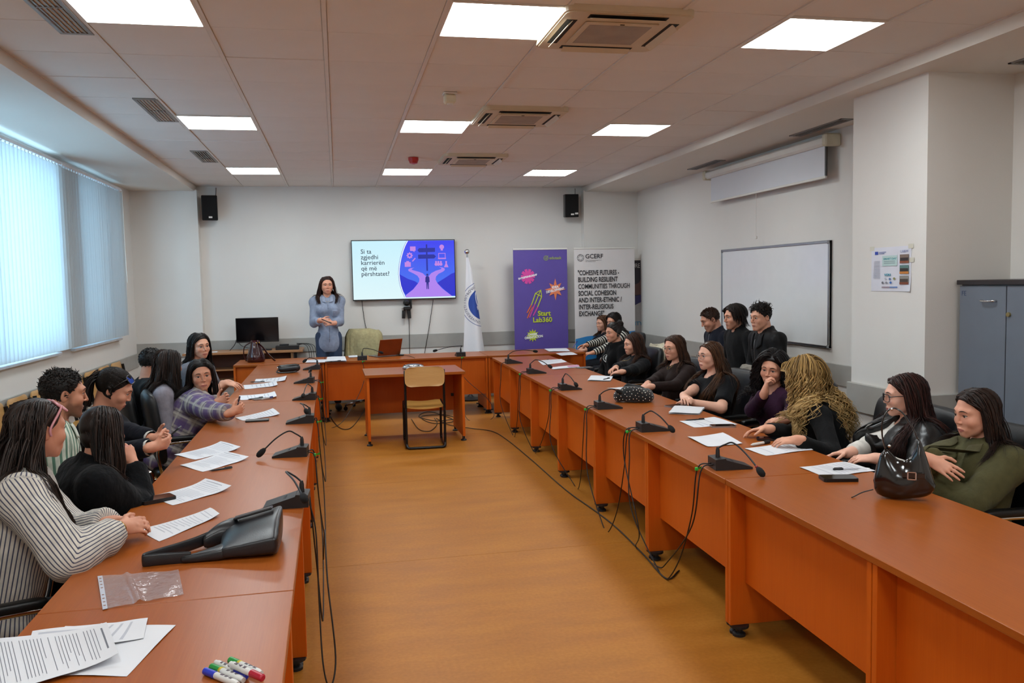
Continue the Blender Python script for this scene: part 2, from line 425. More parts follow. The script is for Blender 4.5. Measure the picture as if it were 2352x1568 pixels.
for (k, j), lab in zip(ACS, ('nearest cream ceiling air conditioner cassette, next to the central light', 'middle cream ceiling air conditioner cassette behind the smoke detector', 'farthest cream ceiling air conditioner cassette before the screen wall')):
    loc = (-.62+.6*k+.32, row0+.6*j+.31, ZC-.035)
    if proto: dup(proto, loc, None, lab); continue
    proto = thing('air_conditioner', lab, 'air conditioner', loc, group='ceiling air conditioner cassettes')
    P = []
    for cx, cy, a0 in ((.30, .30, 0), (-.30, .30, 90), (-.30, -.30, 180), (.30, -.30, 270)):
        for q in range(5): a = math.radians(a0+22.5*q); P.append((cx+.045*math.cos(a), cy+.045*math.sin(a)))
    b = MB(); b.prism([(x*.97, y*.97) for x, y in P], 0, .006); b.prism(P, .006, .04); b.build('panel', m_ac, proto)
    for a in range(4):
        M = RZ(a*PI/2)
        MB().box(.25, .305, -.21, .21, -.002, .004, M=M).build('outlet', m_dark, proto)
        MB().box(-.024, .024, -.20, .20, -.002, .002, .001, M=M @ TR(.283, 0, -.012) @ RY(.75 if a in (0, 2) else .3)).build('louvre', m_ac, proto)
    MB().box(-.2, .2, -.2, .2, -.008, .001, .004).build('intake_frame', m_ac, proto)
    g = MB().box(-.17, .17, -.165, .165, -.0095, -.006).build('filter_grille', m_acg, proto)
    MB().box(-.012, .012, -.19, -.182, -.011, -.007, .001).build('indicator', m_dark, proto)
d = thing('smoke_detector', 'small square white detector box on the ceiling tiles', 'smoke detector', (.84, 6.13, ZC))
MB().box(-.05, .05, -.05, .05, -.012, 0, .004).build('base', m_white, d); MB().box(-.042, .042, -.042, .042, -.075, -.012, .012).build('housing', mat('cream plastic', '#d6d2ba', .5), d)
MB().lathe([(.02, -.085), (.026, -.075)], 16).build('sensor', m_white, d)
m_red = mat('red plastic', '#b3241c', .4)
d = thing('fire_alarm', 'round red fire alarm sounder under the ceiling', 'alarm', (.855, 9.27, ZC))
MB().lathe([(.052, -.035), (.056, -.025), (.056, 0)], 24).build('base', m_red, d, True, auto=.6)
MB().lathe([(.015, -.07), (.042, -.062), (.05, -.035)], 24).build('sounder', m_red, d, True, auto=.6)
# ================================================================== desks
TH = .74
m_top = wood('cherry desk top', '#954b18', '#a1561d', 'y', .3, 1.0, .24, fine=.5)
m_topx = wood('cherry head desk top', '#954b18', '#a1561d', 'x', .3, 1.0, .24, fine=.5)
m_pan = wood('cherry desk panel', '#c2590f', '#cb6215', 'z', .42, 1.0, .25, fine=.5)
m_edge = wood('cherry edge band', '#a25a30', '#aa6236', 'y', .4)
m_foot = mat('black rubber foot', '#17171a', .5)
def desk(label, loc, rz, L, depth=.72, group=None, mids=True, feet_x=(.07,), top=None, recess=.085, name='conference_desk'):
    """local x runs from the aisle edge towards the sitter, local y along the row"""
    d = thing(name, label, 'desk', loc, rz, group)
    MB().box(0, depth, .001, L-.001, TH-.026, TH, .002).build('desktop', top or m_top, d)
    ps = [0., L-.028]
    if mids and L > 1.6: ps = [0., L/2-.03, L/2+.002, L-.028]
    for y in ps:
        p = MB().box(.012, depth-.05, y+.001, y+.027, .055, TH-.026, .0015).build('side_panel', m_pan, d)
        for x in (.06, depth-.1):
            ft = MB(); ft.lathe([(.03, 0), (.03, .012), (.016, .022), (.016, .040), (.045, .043), (.045, .055)], 14, TR(x, y+.014, 0)); ft.build('foot', m_foot, p)
    for a, b in [(ps[i], ps[i+1]) for i in range(len(ps)-1) if ps[i+1]-ps[i] > .1]:
        MB().box(recess, recess+.018, a+.028, b-.001, .255, TH-.027).build('modesty_panel', m_pan, d)
    return d
def RXf(y): return 1.662+.0172*y         # aisle edge of the right row
def LXf(y): return -.138-.0098*y         # aisle edge of the left row
aR, aL = -math.atan(.0172), math.atan(.0098)
for i, (y, L, lab) in enumerate(((1.35, 2.197, 'long cherry desk at the near end of the right row, under the shiny black handbag'), (3.55, 2.197, 'cherry desk in the right row with two loose paper sheets before the curly haired pair'),
        (5.75, 2.197, 'cherry desk in the right row with the studded black bag on it'), (7.95, 2.21, 'cherry desk at the far end of the right row by the corner'))):
    desk(lab, (RXf(y), y, 0), aR, L, group='desks of the right row')
for i, (y, L, lab) in enumerate(((2.6, 2.197, 'cherry desk in the left row with marker pens and stacked sheets at its near end'), (4.8, 2.197, 'cherry desk in the left row under the large slouchy black leather bag'), (7.0, 2.197, 'cherry desk in the left row before the woman in plaid'), (9.2, 2.197, 'cherry desk in the left row with a pen on its farther sheets'), (10.33, 1.127, 'short cherry desk closing the left row, with the small black bag'))):
    desk(lab, (LXf(y), y, 0), PI+aL, L, group='desks of the left row')
# head desks across the far end
for x0, x1, lab in ((-1.25, -.19, 'short head desk at the left corner carrying the burgundy handbag'), (-.185, 1.83, 'long head desk below the screen carrying the open laptop'), (1.835, 3.12, 'head desk at the right corner where two women write')):
    desk(lab, (x1, 10.42, 0), PI/2, x1-x0, .74, group='head desks', mids=False, top=m_top, recess=.05)
# table in the middle
p0, p1 = Z(844, 863, TH), Z(1072, 853, TH)
rzc = math.atan2(p1[1]-p0[1], p1[0]-p0[0])*.5
cd = thing('small_desk', 'small cherry desk standing alone in the middle of the room', 'desk', (.245, 8.68, 0), rzc)
m_pand = m_pan
MB().box(0, 1.04, 0, .74, TH-.028, TH, .002).build('desktop', m_topx, cd)
for x in (.015, 1.0):
    p = MB().box(x, x+.027, .02, .72, .05, TH-.028, .0015).build('side_panel', m_pan, cd)
    for y in (.06, .67): MB().lathe([(.032, 0), (.03, .012), (.014, .02), (.014, .05)], 14, TR(x+.013, y, 0)).build('foot', m_foot, p)
MB().box(.042, 1.0, .66, .678, .24, TH-.029).build('modesty_panel', m_pand, cd)
for z in (.66, .4): MB().box(.97, 1.0, .63, .66, z, z+.03).build('corner_bracket', m_foot, cd)

# ================================================================== chairs
m_ply = wood('beech plywood', '#bd8f55', '#cc9f64', 'x', .35, .7, coat=.1)
m_plyd = wood('worn beech plywood', '#b8863f', '#c99650', 'x', .4, .7)
m_tube = mat('black steel tube', '#16171a', .35, .4)
def curved_ply(name, m, parent, w, h, t, bow, M, rows=8):
    b = MB(); r = .06
    def pt(u, v, s):
        x = (u-.5)*w; z = v*h
        c = min(v, 1-v); 
        if c*h < r: x *= 1-(1-math.sqrt(max(0, 1-(1-c*h/r)**2)))*r*2/w
        return (x, bow*(2*abs(u-.5))**2+s*t, z)
    vs0 = [0, .04, .1, .2, .4, .6, .8, .9, .96, 1]; us = [i/10 for i in range(11)]
    vs = [pt(u, v, s) for s in (0, 1) for v in vs0 for u in us]; n = len(us); k = len(vs0)*n; fs = []
    for j in range(len(vs0)-1):
        for i in range(n-1):
            a = j*n+i; fs.append((a, a+1, a+n+1, a+n)); fs.append((k+a+n, k+a+n+1, k+a+1, k+a))
    ring = [i for i in range(n)]+[j*n+n-1 for j in range(1, len(vs0))]+[(len(vs0)-1)*n+i for i in range(n-2, -1, -1)]+[j*n for j in range(len(vs0)-2, 0, -1)]
    for i in range(len(ring)): a, c = ring[i], ring[(i+1) % len(ring)]; fs.append((c, a, k+a, k+c))
    b.add(vs, fs, M); return b.build(name, m, parent, True, auto=.7)
def school_chair(label, loc, rz, group=None):
    """sits facing local +y"""
    c = thing('plywood_chair', label, 'chair', loc, rz, group)
    for s in (-1, 1):
        x = .195*s
        MB().tube(bez([(x, -.20, .80), (x, -.19, .46), (x, -.185, .2), (x, -.19, .06), (x, -.17, .016), (x, -.1, .014), (x, .15, .014), (x, .22, .03), (x, .24, .08), (x, .2, .40), (x, .14, .43), (x, -.18, .41)], 6), .0125, 8).build('side_frame', m_tube, c, True)
    MB().tube(bez([(-.195, -.19, .05), (-.18, -.215, .016), (-.1, -.225, .014), (.1, -.225, .014), (.18, -.215, .016), (.195, -.19, .05)], 5), .0135, 8).build('floor_bar', m_tube, c, True)
    MB().tube([(-.195, .0, .41), (.195, .0, .41)], .011, 8).build('seat_bar', m_tube, c, True)
    curved_ply('backrest', m_ply, c, .40, .20, .011, -.02, TR(0, -.215, .635))
    M = TR(0, .21, .42) @ RX(PI/2+.05)
    curved_ply('seat', m_plyd, c, .40, .40, .011, .012, M)
    bl = MB()
    for s in (-1, 1): bl.lathe([(.012, -.006), (.014, 0), (.008, .004)], 10, TR(.195*s, -.19, .40) @ RY(PI/2))
    bl.build('end_caps', m_tube, c)
    return c
school_chair('beech plywood chair with black sled frame at the lone small desk', (.83, 8.62, 0), -.02)

# fixed-frame plywood wall seats
def wall_seat(proto, label, loc, rz):
    if proto: return dup(proto, loc, rz, label)
    c = thing('wall_chair', label, 'chair', loc, rz, 'plywood chairs along the walls')
    curved_ply('backrest', m_ply, c, .43, .29, .012, -.02, TR(0, -.21, .53) @ RX(.12))
    curved_ply('seat', m_plyd, c, .43, .40, .012, .01, TR(0, .22, .43) @ RX(PI/2+.08))
    for s in (-1, 1):
        f = MB(); x = .2*s
        f.tube([(x, -.23, .78), (x, -.17, .40), (x, -.10, .02)], .016, 6, ry=.012); f.tube([(x, -.17, .41), (x, .2, .42)], .012, 6); f.box(x-.015, x+.015, -.28, .2, 0, .022, .004)
        f.build('leg', m_tube, c)
    return c
ws = None
for i in range(13):
    y = 4.35+.52*i
    lab = '%s plywood wall chair in the left wall row, counted from the viewer' % ['first', 'second', 'third', 'fourth', 'fifth', 'sixth', 'seventh', 'eighth', 'ninth', 'tenth', 'eleventh', 'twelfth', 'farthest'][i]
    ws = wall_seat(ws, lab, (-2.33, y, 0), -PI/2) if i == 0 else (wall_seat(ws, lab, (-2.33, y, 0), -PI/2), ws)[1]
for i, (y, lab) in enumerate(((6.12, 'plywood wall chair seen between the blonde curls and the pillar'), (7.1, 'plywood wall chair under the tallest dark haired man'), (7.72, 'plywood wall chair under the man with swept dark hair'), (8.40, 'plywood wall chair under the short cropped man'))):
    wall_seat(ws, lab, (4.06, y, 0), PI/2)

# upholstered office chairs
m_lea = mat('black leather', '#0d0e0f', .38, spec=.4, bump=.12, bscale=140, vary=.1)
m_leag = mat('charcoal leather', '#131416', .42, spec=.4, bump=.12, bscale=140, vary=.1)
def pad(mb, w, h, t, M, bow=0., nu=10, nv=10, ex=.32):
    """cushion: superellipse outline, pillowed front, bowed by 'bow'"""
    def se(a, e): return math.copysign(abs(a)**e, a)
    def pt(u, v):
        th = 2*PI*u; ph = -PI/2+PI*v
        cx = se(math.cos(ph), .45); x = w/2*cx*se(math.cos(th), ex); z = h/2*cx*se(math.sin(th), ex); y = t/2*se(math.sin(ph), .7)
        return (x, y+bow*((2*x/w)**2)*.5, z)
    return mb.grid(pt, 28, 12, M)
def office_chair(proto, label, loc, rz, high=True):
    if proto: return dup(proto, loc, rz, label)
    c = thing('office_chair', label, 'chair', loc, rz, 'black upholstered conference chairs')
    b = MB(); pad(b, .50, .50, .11, TR(0, 0, .37) @ RX(PI/2)); b.build('seat', m_lea, c, True)
    H = .53 if high else .50
    b = MB(); pad(b, .49, H, .10, TR(0, -.245, .42+H/2) @ RX(.14), bow=.07); bk = b.build('backrest', m_leag, c, True)
    for s in (-1, 1):
        x = .28*s; a = MB()
        a.tube(bez([(x*.85, -.2, .36), (x, -.2, .40), (x, -.22, .54), (x, -.16, .595), (x, .12, .60), (x, .19, .57), (x, .17, .44), (x*.9, .1, .36)], 5), .012, 8)
        ar = a.build('armrest', m_chrome, c, True)
        p = MB(); pad(p, .05, .30, .035, TR(x, -.01, .625) @ RX(PI/2)); p.build('arm_pad', m_lea, ar, True)
    MB().lathe([(.03, .10), (.03, .25), (.022, .25), (.022, .33)], 16).build('gas_column', m_chrome, c, True, auto=.5)
    for q in range(5):
        a = 2*PI*q/5+.3; l = MB(); l.tube([(.03*math.cos(a), .03*math.sin(a), .115), (.30*math.cos(a), .30*math.sin(a), .075)], [.022, .014], 8)
        lg = l.build('base_leg', m_chrome, c, True)
        k = MB(); k.lathe([(.026, -.011), (.028, -.006), (.028, .006), (.026, .011)], 12, TR(.3*math.cos(a), .3*math.sin(a), .029) @ RZ(a) @ RX(PI/2)); k.tube([(.3*math.cos(a), .3*math.sin(a), .03), (.3*math.cos(a), .3*math.sin(a), .075)], .008, 6); k.build('caster', m_foot, lg)
    return c

# ================================================================== conference microphones
m_mic = mat('black microphone plastic', '#1d1e20', .42, vary=.08)
m_foam = mat('black foam windscreen', '#0c0c0d', .95, bump=.6, bscale=900)
m_neck = mat('black gooseneck', '#1a1a1c', .4, .5)
m_cable = mat('black cable', '#161312', .5)
m_gtape = mat('green tape', '#2fae3c', .5)
def mic(label, base, rz, apex, tip, red=False, nb=1.0):
    """base = point on the desk under the wedge's middle; local +x points to the toe; apex/tip world points of the neck"""
    m = thing('conference_microphone', label, 'microphone', base, rz, 'gooseneck conference microphones')
    L, W, H = .185, .115, .056
    prof = [(-L/2, 0), (L/2, 0), (L/2, .010), (-L/2+.055, H*.86), (-L/2+.05, H), (-L/2, H*.93)]
    b = MB(); b.prism([(x, z) for x, z in prof], -W/2, W/2, M=RX(PI/2)); b.build('base', m_mic, m, world=False)
    g = MB()
    for q in range(5): g.box(-.01, .035, -.03+.012*q, -.026+.012*q, 0, .002, M=TR(.01, 0, .0325) @ RY(.335))
    g.build('speaker_slots', m_foot, m)
    MB().box(.045, .062, -.02, .02, 0, .004, .001, M=TR(0, 0, .0185) @ RY(.335)).build('talk_button', m_neck, m)
    Wm = wm(m).inverted(); s0 = Vector((-L/2+.03, 0, H-.003)); A = Wm @ Vector(apex); T = Wm @ Vector(tip)
    MB().lathe([(.011, 0), (.010, .035), (.006, .05)], 12, TR(s0)).build('neck_socket', m_mic, m, True, auto=.6)
    pts = bez([s0+Vector((0, 0, .045)), s0*.55+A*.45+Vector((0, 0, .03)), A, A*.5+T*.5+Vector((0, 0, .012)), T], 8)
    MB().tube(pts, .0042, 7).build('gooseneck', m_neck, m, True)
    d = (pts[-1]-pts[-4]).normalized(); q = d.to_track_quat('Z', 'Y').to_matrix().to_4x4()
    MB().lathe([(.004, -.012), (.011, -.004), (.0155, .01), (.0165, .026), (.0145, .04), (.008, .049), (.001, .051)], 16, TR(T) @ q).build('windscreen', m_foam, m, True)
    if red: MB().lathe([(.0075, -.02), (.0075, -.011)], 12, TR(T) @ q).build('lit_ring', mat('red ring', '#8c1d18', .4), m, True)
    return m
def cable(lab, pts, r=.0036, tape=None, n=8, m=None):
    pts = [Vector(p) for p in pts]; o = thing('microphone_cable', lab, 'cable', tuple(pts[0]))
    c = MB(); c.tube(bez(pts, n), r, 6); c.build('cable', m or m_cable, o, True, world=True)
    if tape is not None:
        g = MB(); g.box(-.008, .008, -.006, .006, -.008, .008, .002); g.add([(0, 0, 0), (.03, .006, .012), (.028, .012, -.004)], [(0, 1, 2), (2, 1, 0)])
        g.v = [tuple(Vector(v)+Vector(tape)) for v in g.v]; g.build('tape_flag', m_gtape, o, world=True)
    return o
ord_ = ['nearest', 'second nearest', 'third', 'fourth', 'fifth', 'farthest']
ML = [((660, 1160), (657, 1083, .03), (695, 1138, -.22), 'beside the big black leather bag'), ((668, 1046), (662, 990, .0), (606, 1033, -.06), 'beside two loose sheets and a pen'), ((690, 970), (690, 926, .0), (702, 941, -.16), 'near the phone of the woman in plaid'),
      ((700, 917), (706, 882, .0), (697, 906, -.25), 'opposite the pair of pens'), ((699, 879), (709, 855, .02), (712, 850, .12), 'opposite the short sheet'), ((716, 848), (716, 822, .0), (703, 826, -.05), 'by the corner of the head desk')]
lm = []
for i, (b, a, t, w_) in enumerate(ML):
    B = Z(b[0], b[1], TH); y = B[1]
    lm.append(mic('%s left row gooseneck microphone, %s' % (ord_[i], w_), tuple(B), PI+random.uniform(-.1, .1), Yp(a[0], a[1], y+a[2]), Yp(t[0], t[1], y+t[2])))
MR = [((1677, 1073), (1684, 1017, .0), (1742, 1077, -.22), 'at the seam by the handwritten sheets'), ((1500, 988), (1497, 944, 0), (1538, 980, -.18), 'before the pale phone'), ((1397, 937), (1394, 896, 0), (1418, 898, .05), 'behind the studded bag'),
      ((1309, 894), (1300, 858, 0), (1321, 880, -.2), 'before the folded booklet'), ((1232, 857), (1231, 826, 0), (1260, 839, -.15), 'near the pink edged sheet'), ((1180, 834), (1182, 806, 0), (1226, 806, .05), 'at the right corner of the head desk')]
rm = []
for i, (b, a, t, w_) in enumerate(MR):
    B = Z(b[0], b[1], TH); y = B[1]
    rm.append(mic('%s right row gooseneck microphone, %s' % (ord_[i], w_), tuple(B), random.uniform(-.1, .1)-.05, Yp(a[0], a[1], y+a[2]), Yp(t[0], t[1], y+t[2]), red=(i == 0)))
hm = []
for b, a, t, rz, lab in (((832, 829), (836, 800, 0), (872, 808, -.1), PI/2, 'black gooseneck microphone before the laptop on the head desk'), ((1057, 819), (1060, 794, 0), (1003, 804, -.02), PI/2, 'black gooseneck microphone before the flag on the head desk')):
    B = Z(b[0], b[1], TH); B[1] = 10.54; B[0] *= 1
    B = Yp(b[0], b[1], 10.54); B[2] = TH
    hm.append(mic(lab, tuple(B), rz, Yp(a[0], a[1], 10.5+a[2]), Yp(t[0], t[1], 10.5+t[2])))
def back(m, dy=0.): 
    v = wm(m) @ Vector((-.0925, dy, .022)); return v
# cables of the right row: from every microphone over the edge, slack to the floor, up to the next one
lows = [(1532, 1330), (1398, 1220), (1328, 1122), (1230, 1040), (1182, 1002)]
for i in range(5):
    a, b = back(rm[i], .015), back(rm[i+1], -.015); lo = Z(lows[i][0], lows[i][1], .006)
    ea, eb = RXf(a.y)-.03, RXf(b.y)-.03
    lo = Vector(lo); ma = a.lerp(b, .12); 
    cable('black cable looping from the %s to the %s right row microphone' % (ord_[i], ord_[i+1]), [a, (ea, a.y+.01, .735), (ea-.012, a.y+.05, .5), (ea+(lo.x-ea)*.5, a.y+(lo.y-a.y)*.55, .2), lo, (lo.x-.0, lo.y+.12, .012), (eb-.04, b.y-.12, .3), (eb-.015, b.y-.03, .6), (eb, b.y-.005, .735), b], tape=(ea-.004, a.y+.01, .735))
a = back(rm[0], -.02); e = RXf(a.y)-.032; lo = Vector(Z(1510, 1300, .006)); fb = back(rm[1], .02)
cable('second black cable of the nearest right row microphone, touching the floor', [a, (e, a.y, .732), (e-.02, a.y+.06, .45), (lo.x-.0, lo.y-.15, .08), (lo.x, lo.y, .006), (lo.x, lo.y+.35, .006), (RXf(5)-.06, fb.y-.25, .2), (RXf(5)-.05, fb.y+.02, .55), (RXf(fb.y)-.04, fb.y+.02, .735), fb])
# left row cables hang in long loops
for i in range(5):
    a, b = back(lm[i], -.015), back(lm[i+1], .015); ea, eb = LXf(a.y)+.028, LXf(b.y)+.028
    z = (.16, .12, .2, .25, .25)[i]; my = a.y*.55+b.y*.45 if i else a.y+.15
    cable('black cable looping from the %s to the %s left row microphone' % (ord_[i], ord_[i+1]), [a, (ea, a.y+.01, .735), (ea+.015, a.y+.06, .45), (ea+.03, my, z), (eb+.03, b.y-.1, .3), (eb+.01, b.y-.03, .6), (eb, b.y, .735), b], tape=(ea, a.y, .735) if i else None)
a = back(lm[0], .0); ea = LXf(a.y)+.028
cable('black cable of the nearest left row microphone hanging in a long loop', [a, (ea, a.y-.01, .735), (ea+.02, a.y-.03, .62), (ea+.025, a.y-.10, .35), (ea+.035, a.y-.2, .12), (ea+.06, a.y-.22, .03), (ea+.085, a.y-.14, .12), (ea+.06, a.y, .4), (ea+.05, a.y+.25, .55), (ea+.03, a.y+.6, .3)])
for i, m in enumerate(hm):
    a = back(m); x = a.x
    cable('black cable dropping from the %s microphone' % ('laptop', 'flag')[i]+' on the head desk', [a, (x, 10.40, .735), (x+.01, 10.36, .5), (x-.15+.45*i, 10.2, .2), (x-.35+.65*i, 10.0, .01), (x-.75+.75*i, 10.0, .01), (x-.85+.8*i, 10.3, .3)], tape=(x, 10.4, .73))
# ================================================================== figures: signed distance bodies
f32 = np.float32
def smin(a, b, k):
    h = np.maximum(k-np.abs(a-b), 0)/k; return np.minimum(a, b)-h*h*(k*.25)
def smax(a, b, k): return -smin(-a, -b, k)
def d_cone(P, a, b, ra, rb):
    a = np.asarray(a, f32); ba = np.asarray(b, f32)-a; L2 = max(float(ba@ba), 1e-9)
    q0, q1, q2 = P[0]-a[0], P[1]-a[1], P[2]-a[2]
    t = np.clip((q0*ba[0]+q1*ba[1]+q2*ba[2])/L2, 0, 1)
    return np.sqrt((q0-t*ba[0])**2+(q1-t*ba[1])**2+(q2-t*ba[2])**2)-(ra+(rb-ra)*t)
def d_ell(P, c, r, R=None):
    q0, q1, q2 = P[0]-c[0], P[1]-c[1], P[2]-c[2]
    if R is not None:   # rows of R are the ellipsoid's axes
        q0, q1, q2 = (R[0][0]*q0+R[0][1]*q1+R[0][2]*q2, R[1][0]*q0+R[1][1]*q1+R[1][2]*q2, R[2][0]*q0+R[2][1]*q1+R[2][2]*q2)
    k0 = np.sqrt((q0/r[0])**2+(q1/r[1])**2+(q2/r[2])**2); k1 = np.sqrt((q0/r[0]**2)**2+(q1/r[1]**2)**2+(q2/r[2]**2)**2)
    return k0*(k0-1)/np.maximum(k1, 1e-6)
def head_sdf(P, male=0., detail=True):
    """head in its own frame: +y looks ahead, z up, origin between the ears; symmetric, so |x| is used"""
    x, y, z = np.abs(P[0]), P[1], P[2]; Q = (x, y, z); m = male
    d = d_ell(Q, (0, -.012, .030), (.0745, .094, .082))
    d = smin(d, d_ell(Q, (0, .022, -.030), (.0615+.002*m, .064, .077)), .03)
    d = smin(d, d_cone(Q, (.047+.005*m, -.004, -.048), (.009+.007*m, .067, -.0955-.0065*m), .020, .0158+.0027*m), .028)
    d = smin(d, d_ell(Q, (.036, .0565-.0015*m, -.030), (.0275-.0015*m, .0255-.0015*m, .024-.002*m)), .024)
    d = smin(d, d_cone(Q, (.010, .0815+.004*m, .025), (.044, .0655, .022), .0105+.001*m, .010), .020)
    d = smax(d, -d_ell(Q, (.032, .1015, .0035), (.0185, .018, .0125)), .014)
    d = smin(d, d_ell(Q, (.0315, .0715, .001), (.0150, .0150, .0140)), .005)
    d = smin(d, d_cone((P[0], y, z), (0, .0865, .014), (0, .1000+.006*m, -.0285-.0015*m), .0064, .0076+.0018*m), .010)
    d = smin(d, d_ell(Q, (.0105+.0012*m, .0915+.002*m, -.0330), (.0062, .0085, .0056)), .006)
    d = smin(d, d_ell((P[0], y, z), (0, .0715, -.068), (.036, .0150, .019)), .018)
    if detail:
        d = smax(d, -d_cone((P[0], y, z), (0, .0905, -.046), (0, .0915, -.056), .0028, .0022), .005)
        up = smin(d_cone(Q, (.006, .0890, -.0625), (.0245, .0835, -.0675), .0057-.0007*m, .0028), d_cone(Q, (.0, .0884, -.0635), (.006, .0890, -.0625), .0048, .0052), .002)
        lo = d_cone(Q, (0, .0872, -.0742), (.021, .0828, -.0695), .0070-.0008*m, .0030)
        d = smin(d, up, .0035); d = smin(d, lo, .0035)
        d = smax(d, -d_cone(Q, (0, .0948, -.0683), (.023, .0880, -.0683), .0012, .0012), .002)
        hh_ = .0066-.001*m; r = (.0152**2+hh_**2)/(2*hh_); c = r-hh_
        zz = z-.0012-(x-.0315)*.06
        alm = np.maximum(np.sqrt((x-.0315)**2+(zz+c)**2)-r, np.sqrt((x-.0315)**2+(zz-c)**2)-r); alm = np.maximum(alm, .074-y)
        d = smax(d, -alm, .0012)
    e = d_ell(Q, (.0755, -.010, -.006), (.0085, .019, .031), ((.97, .22, 0.), (-.22, .95, -.2), (0., .2, .98)))
    e = smax(e, -d_ell(Q, (.086, -.006, -.004), (.008, .011, .02)), .006)
    return smin(d, e, .006)
def lips_mask(Q):
    x = np.abs(Q[0]); w = np.clip(1-(x/.0250)**2, 0, 1)**.6; z = Q[2]+.0683
    up = .0078*w*(1-.16*np.exp(-(x/.0035)**2)); lo = -.0096*w
    return np.clip((up-z)/.0016+.5, 0, 1)*np.clip((z-lo)/.0016+.5, 0, 1)*(w > .02)
class Prim:
    def __init__(s, typ, *a, k=.02, sub=False, clip=None): s.t = typ; s.a = a; s.k = k; s.sub = sub; s.clip = clip
    def ev(s, P, infl=0.):
        if s.t == 'c':
            a, b, ra, rb = s.a; d = d_cone(P, a, b, ra+infl, rb+infl)
        elif s.t == 'e':
            c, r, R = s.a; d = d_ell(P, c, tuple(v+infl for v in r), R)
        if s.clip is not None:
            o, n = s.clip; d = np.maximum(d, (P[0]-o[0])*n[0]+(P[1]-o[1])*n[1]+(P[2]-o[2])*n[2])
        return d
    def box(s, infl=0.):
        if s.t == 'c': a, b, ra, rb = s.a; r = max(ra, rb)+infl; return np.minimum(a, b)-r, np.maximum(a, b)+r
        c, r, R = s.a; m = max(r)+infl if R is not None else np.array(r)+infl; return np.asarray(c)-m, np.asarray(c)+m
def axis(segs, coarse):
    """grid coordinates: fine spacing inside the listed (lo, hi, step) spans, coarse elsewhere"""
    lo = min(s[0] for s in segs); hi = max(s[1] for s in segs); out = [lo]
    while out[-1] < hi:
        v = out[-1]; st = coarse
        for a, b, h in segs:
            if h is None: continue
            if a-1e-9 <= v < b: st = min(st, h)
            elif v < a: st = min(st, max(h, (a-v)*.5+h*.5))
        out.append(v+st)
    return np.array(out, f32)
class Field:
    def __init__(s, ax): s.ax = ax; s.D = np.full([len(a) for a in ax], 1., f32)
    def block(s, lo, hi): 
        sl = []
        for a, l, h in zip(s.ax, lo, hi):
            i = max(0, int(np.searchsorted(a, l))-1); j = min(len(a), int(np.searchsorted(a, h))+1)
            if j <= i: return None
            sl.append(slice(i, j))
        return tuple(sl)
    def P(s, sl): return (s.ax[0][sl[0]][:, None, None], s.ax[1][sl[1]][None, :, None], s.ax[2][sl[2]][None, None, :])
    def apply(s, prim, infl=0., m=.03):
        lo, hi = prim.box(infl); sl = s.block(lo-prim.k-m, hi+prim.k+m)
        if sl is None: return
        d = prim.ev(s.P(sl), infl)
        s.D[sl] = smax(s.D[sl], -d, prim.k) if prim.sub else smin(s.D[sl], d, prim.k)
def nets(D, ax):
    S = D < 0
    c = S[:-1].astype(np.int8)+S[1:]; c = c[:, :-1]+c[:, 1:]; c = c[:, :, :-1]+c[:, :, 1:]
    act = np.argwhere((c > 0) & (c < 8)); n = len(act)
    if n == 0: return np.zeros((0, 3)), np.zeros((0, 4), int)
    idx = np.full(c.shape, -1, np.int32); idx[tuple(act.T)] = np.arange(n)
    acc = np.zeros((n, 3)); cnt = np.zeros(n); I = act.T
    for a in range(3):
        o = [q for q in range(3) if q != a]
        for p in (0, 1):
            for r in (0, 1):
                i0 = [I[0].copy(), I[1].copy(), I[2].copy()]; i0[o[0]] = i0[o[0]]+p; i0[o[1]] = i0[o[1]]+r
                i1 = [v for v in i0]; i1[a] = i0[a]+1
                u = D[tuple(i0)]; v = D[tuple(i1)]; mk = (u < 0) != (v < 0)
                t = np.where(mk, u/np.where(mk, u-v, 1), 0)
                for q in range(3):
                    co = ax[q][i0[q]]+(t*(ax[q][i1[q]]-ax[q][i0[q]]) if q == a else 0)
                    acc[:, q] += np.where(mk, co, 0)
                cnt += mk
    V = acc/np.maximum(cnt, 1)[:, None]; F = []
    for a in range(3):
        b, cc = [(1, 2), (2, 0), (0, 1)][a]
        lo = [slice(None)]*3; hi = [slice(None)]*3; lo[a] = slice(None, -1); hi[a] = slice(1, None)
        e = np.argwhere(S[tuple(lo)] != S[tuple(hi)])
        mk = (e[:, b] > 0) & (e[:, cc] > 0) & (e[:, b] < c.shape[b]) & (e[:, cc] < c.shape[cc]); e = e[mk]
        if not len(e): continue
        def g(db, dc): q = e.copy(); q[:, b] += db; q[:, cc] += dc; return idx[tuple(q.T)]
        q = np.stack([g(-1, -1), g(0, -1), g(0, 0), g(-1, 0)], 1)
        fl = ~S[tuple(e.T)]
        q[fl] = q[fl][:, ::-1]; F.append(q)
    F = np.concatenate(F) if F else np.zeros((0, 4), int)
    return V, F[(F >= 0).all(1)]
def relax(V, F, it=1, lam=.5):
    e = np.concatenate([F[:, [0, 1]], F[:, [1, 2]], F[:, [2, 3]], F[:, [3, 0]]]); n = len(V)
    for _ in range(it):
        s = np.zeros((n, 3)); c = np.zeros(n)
        for q in range(3): s[:, q] = np.bincount(e[:, 0], V[e[:, 1], q], n)+np.bincount(e[:, 1], V[e[:, 0], q], n)
        c = np.bincount(e[:, 0], minlength=n)+np.bincount(e[:, 1], minlength=n)
        V = V+lam*(s/np.maximum(c, 1)[:, None]-V)
    return V
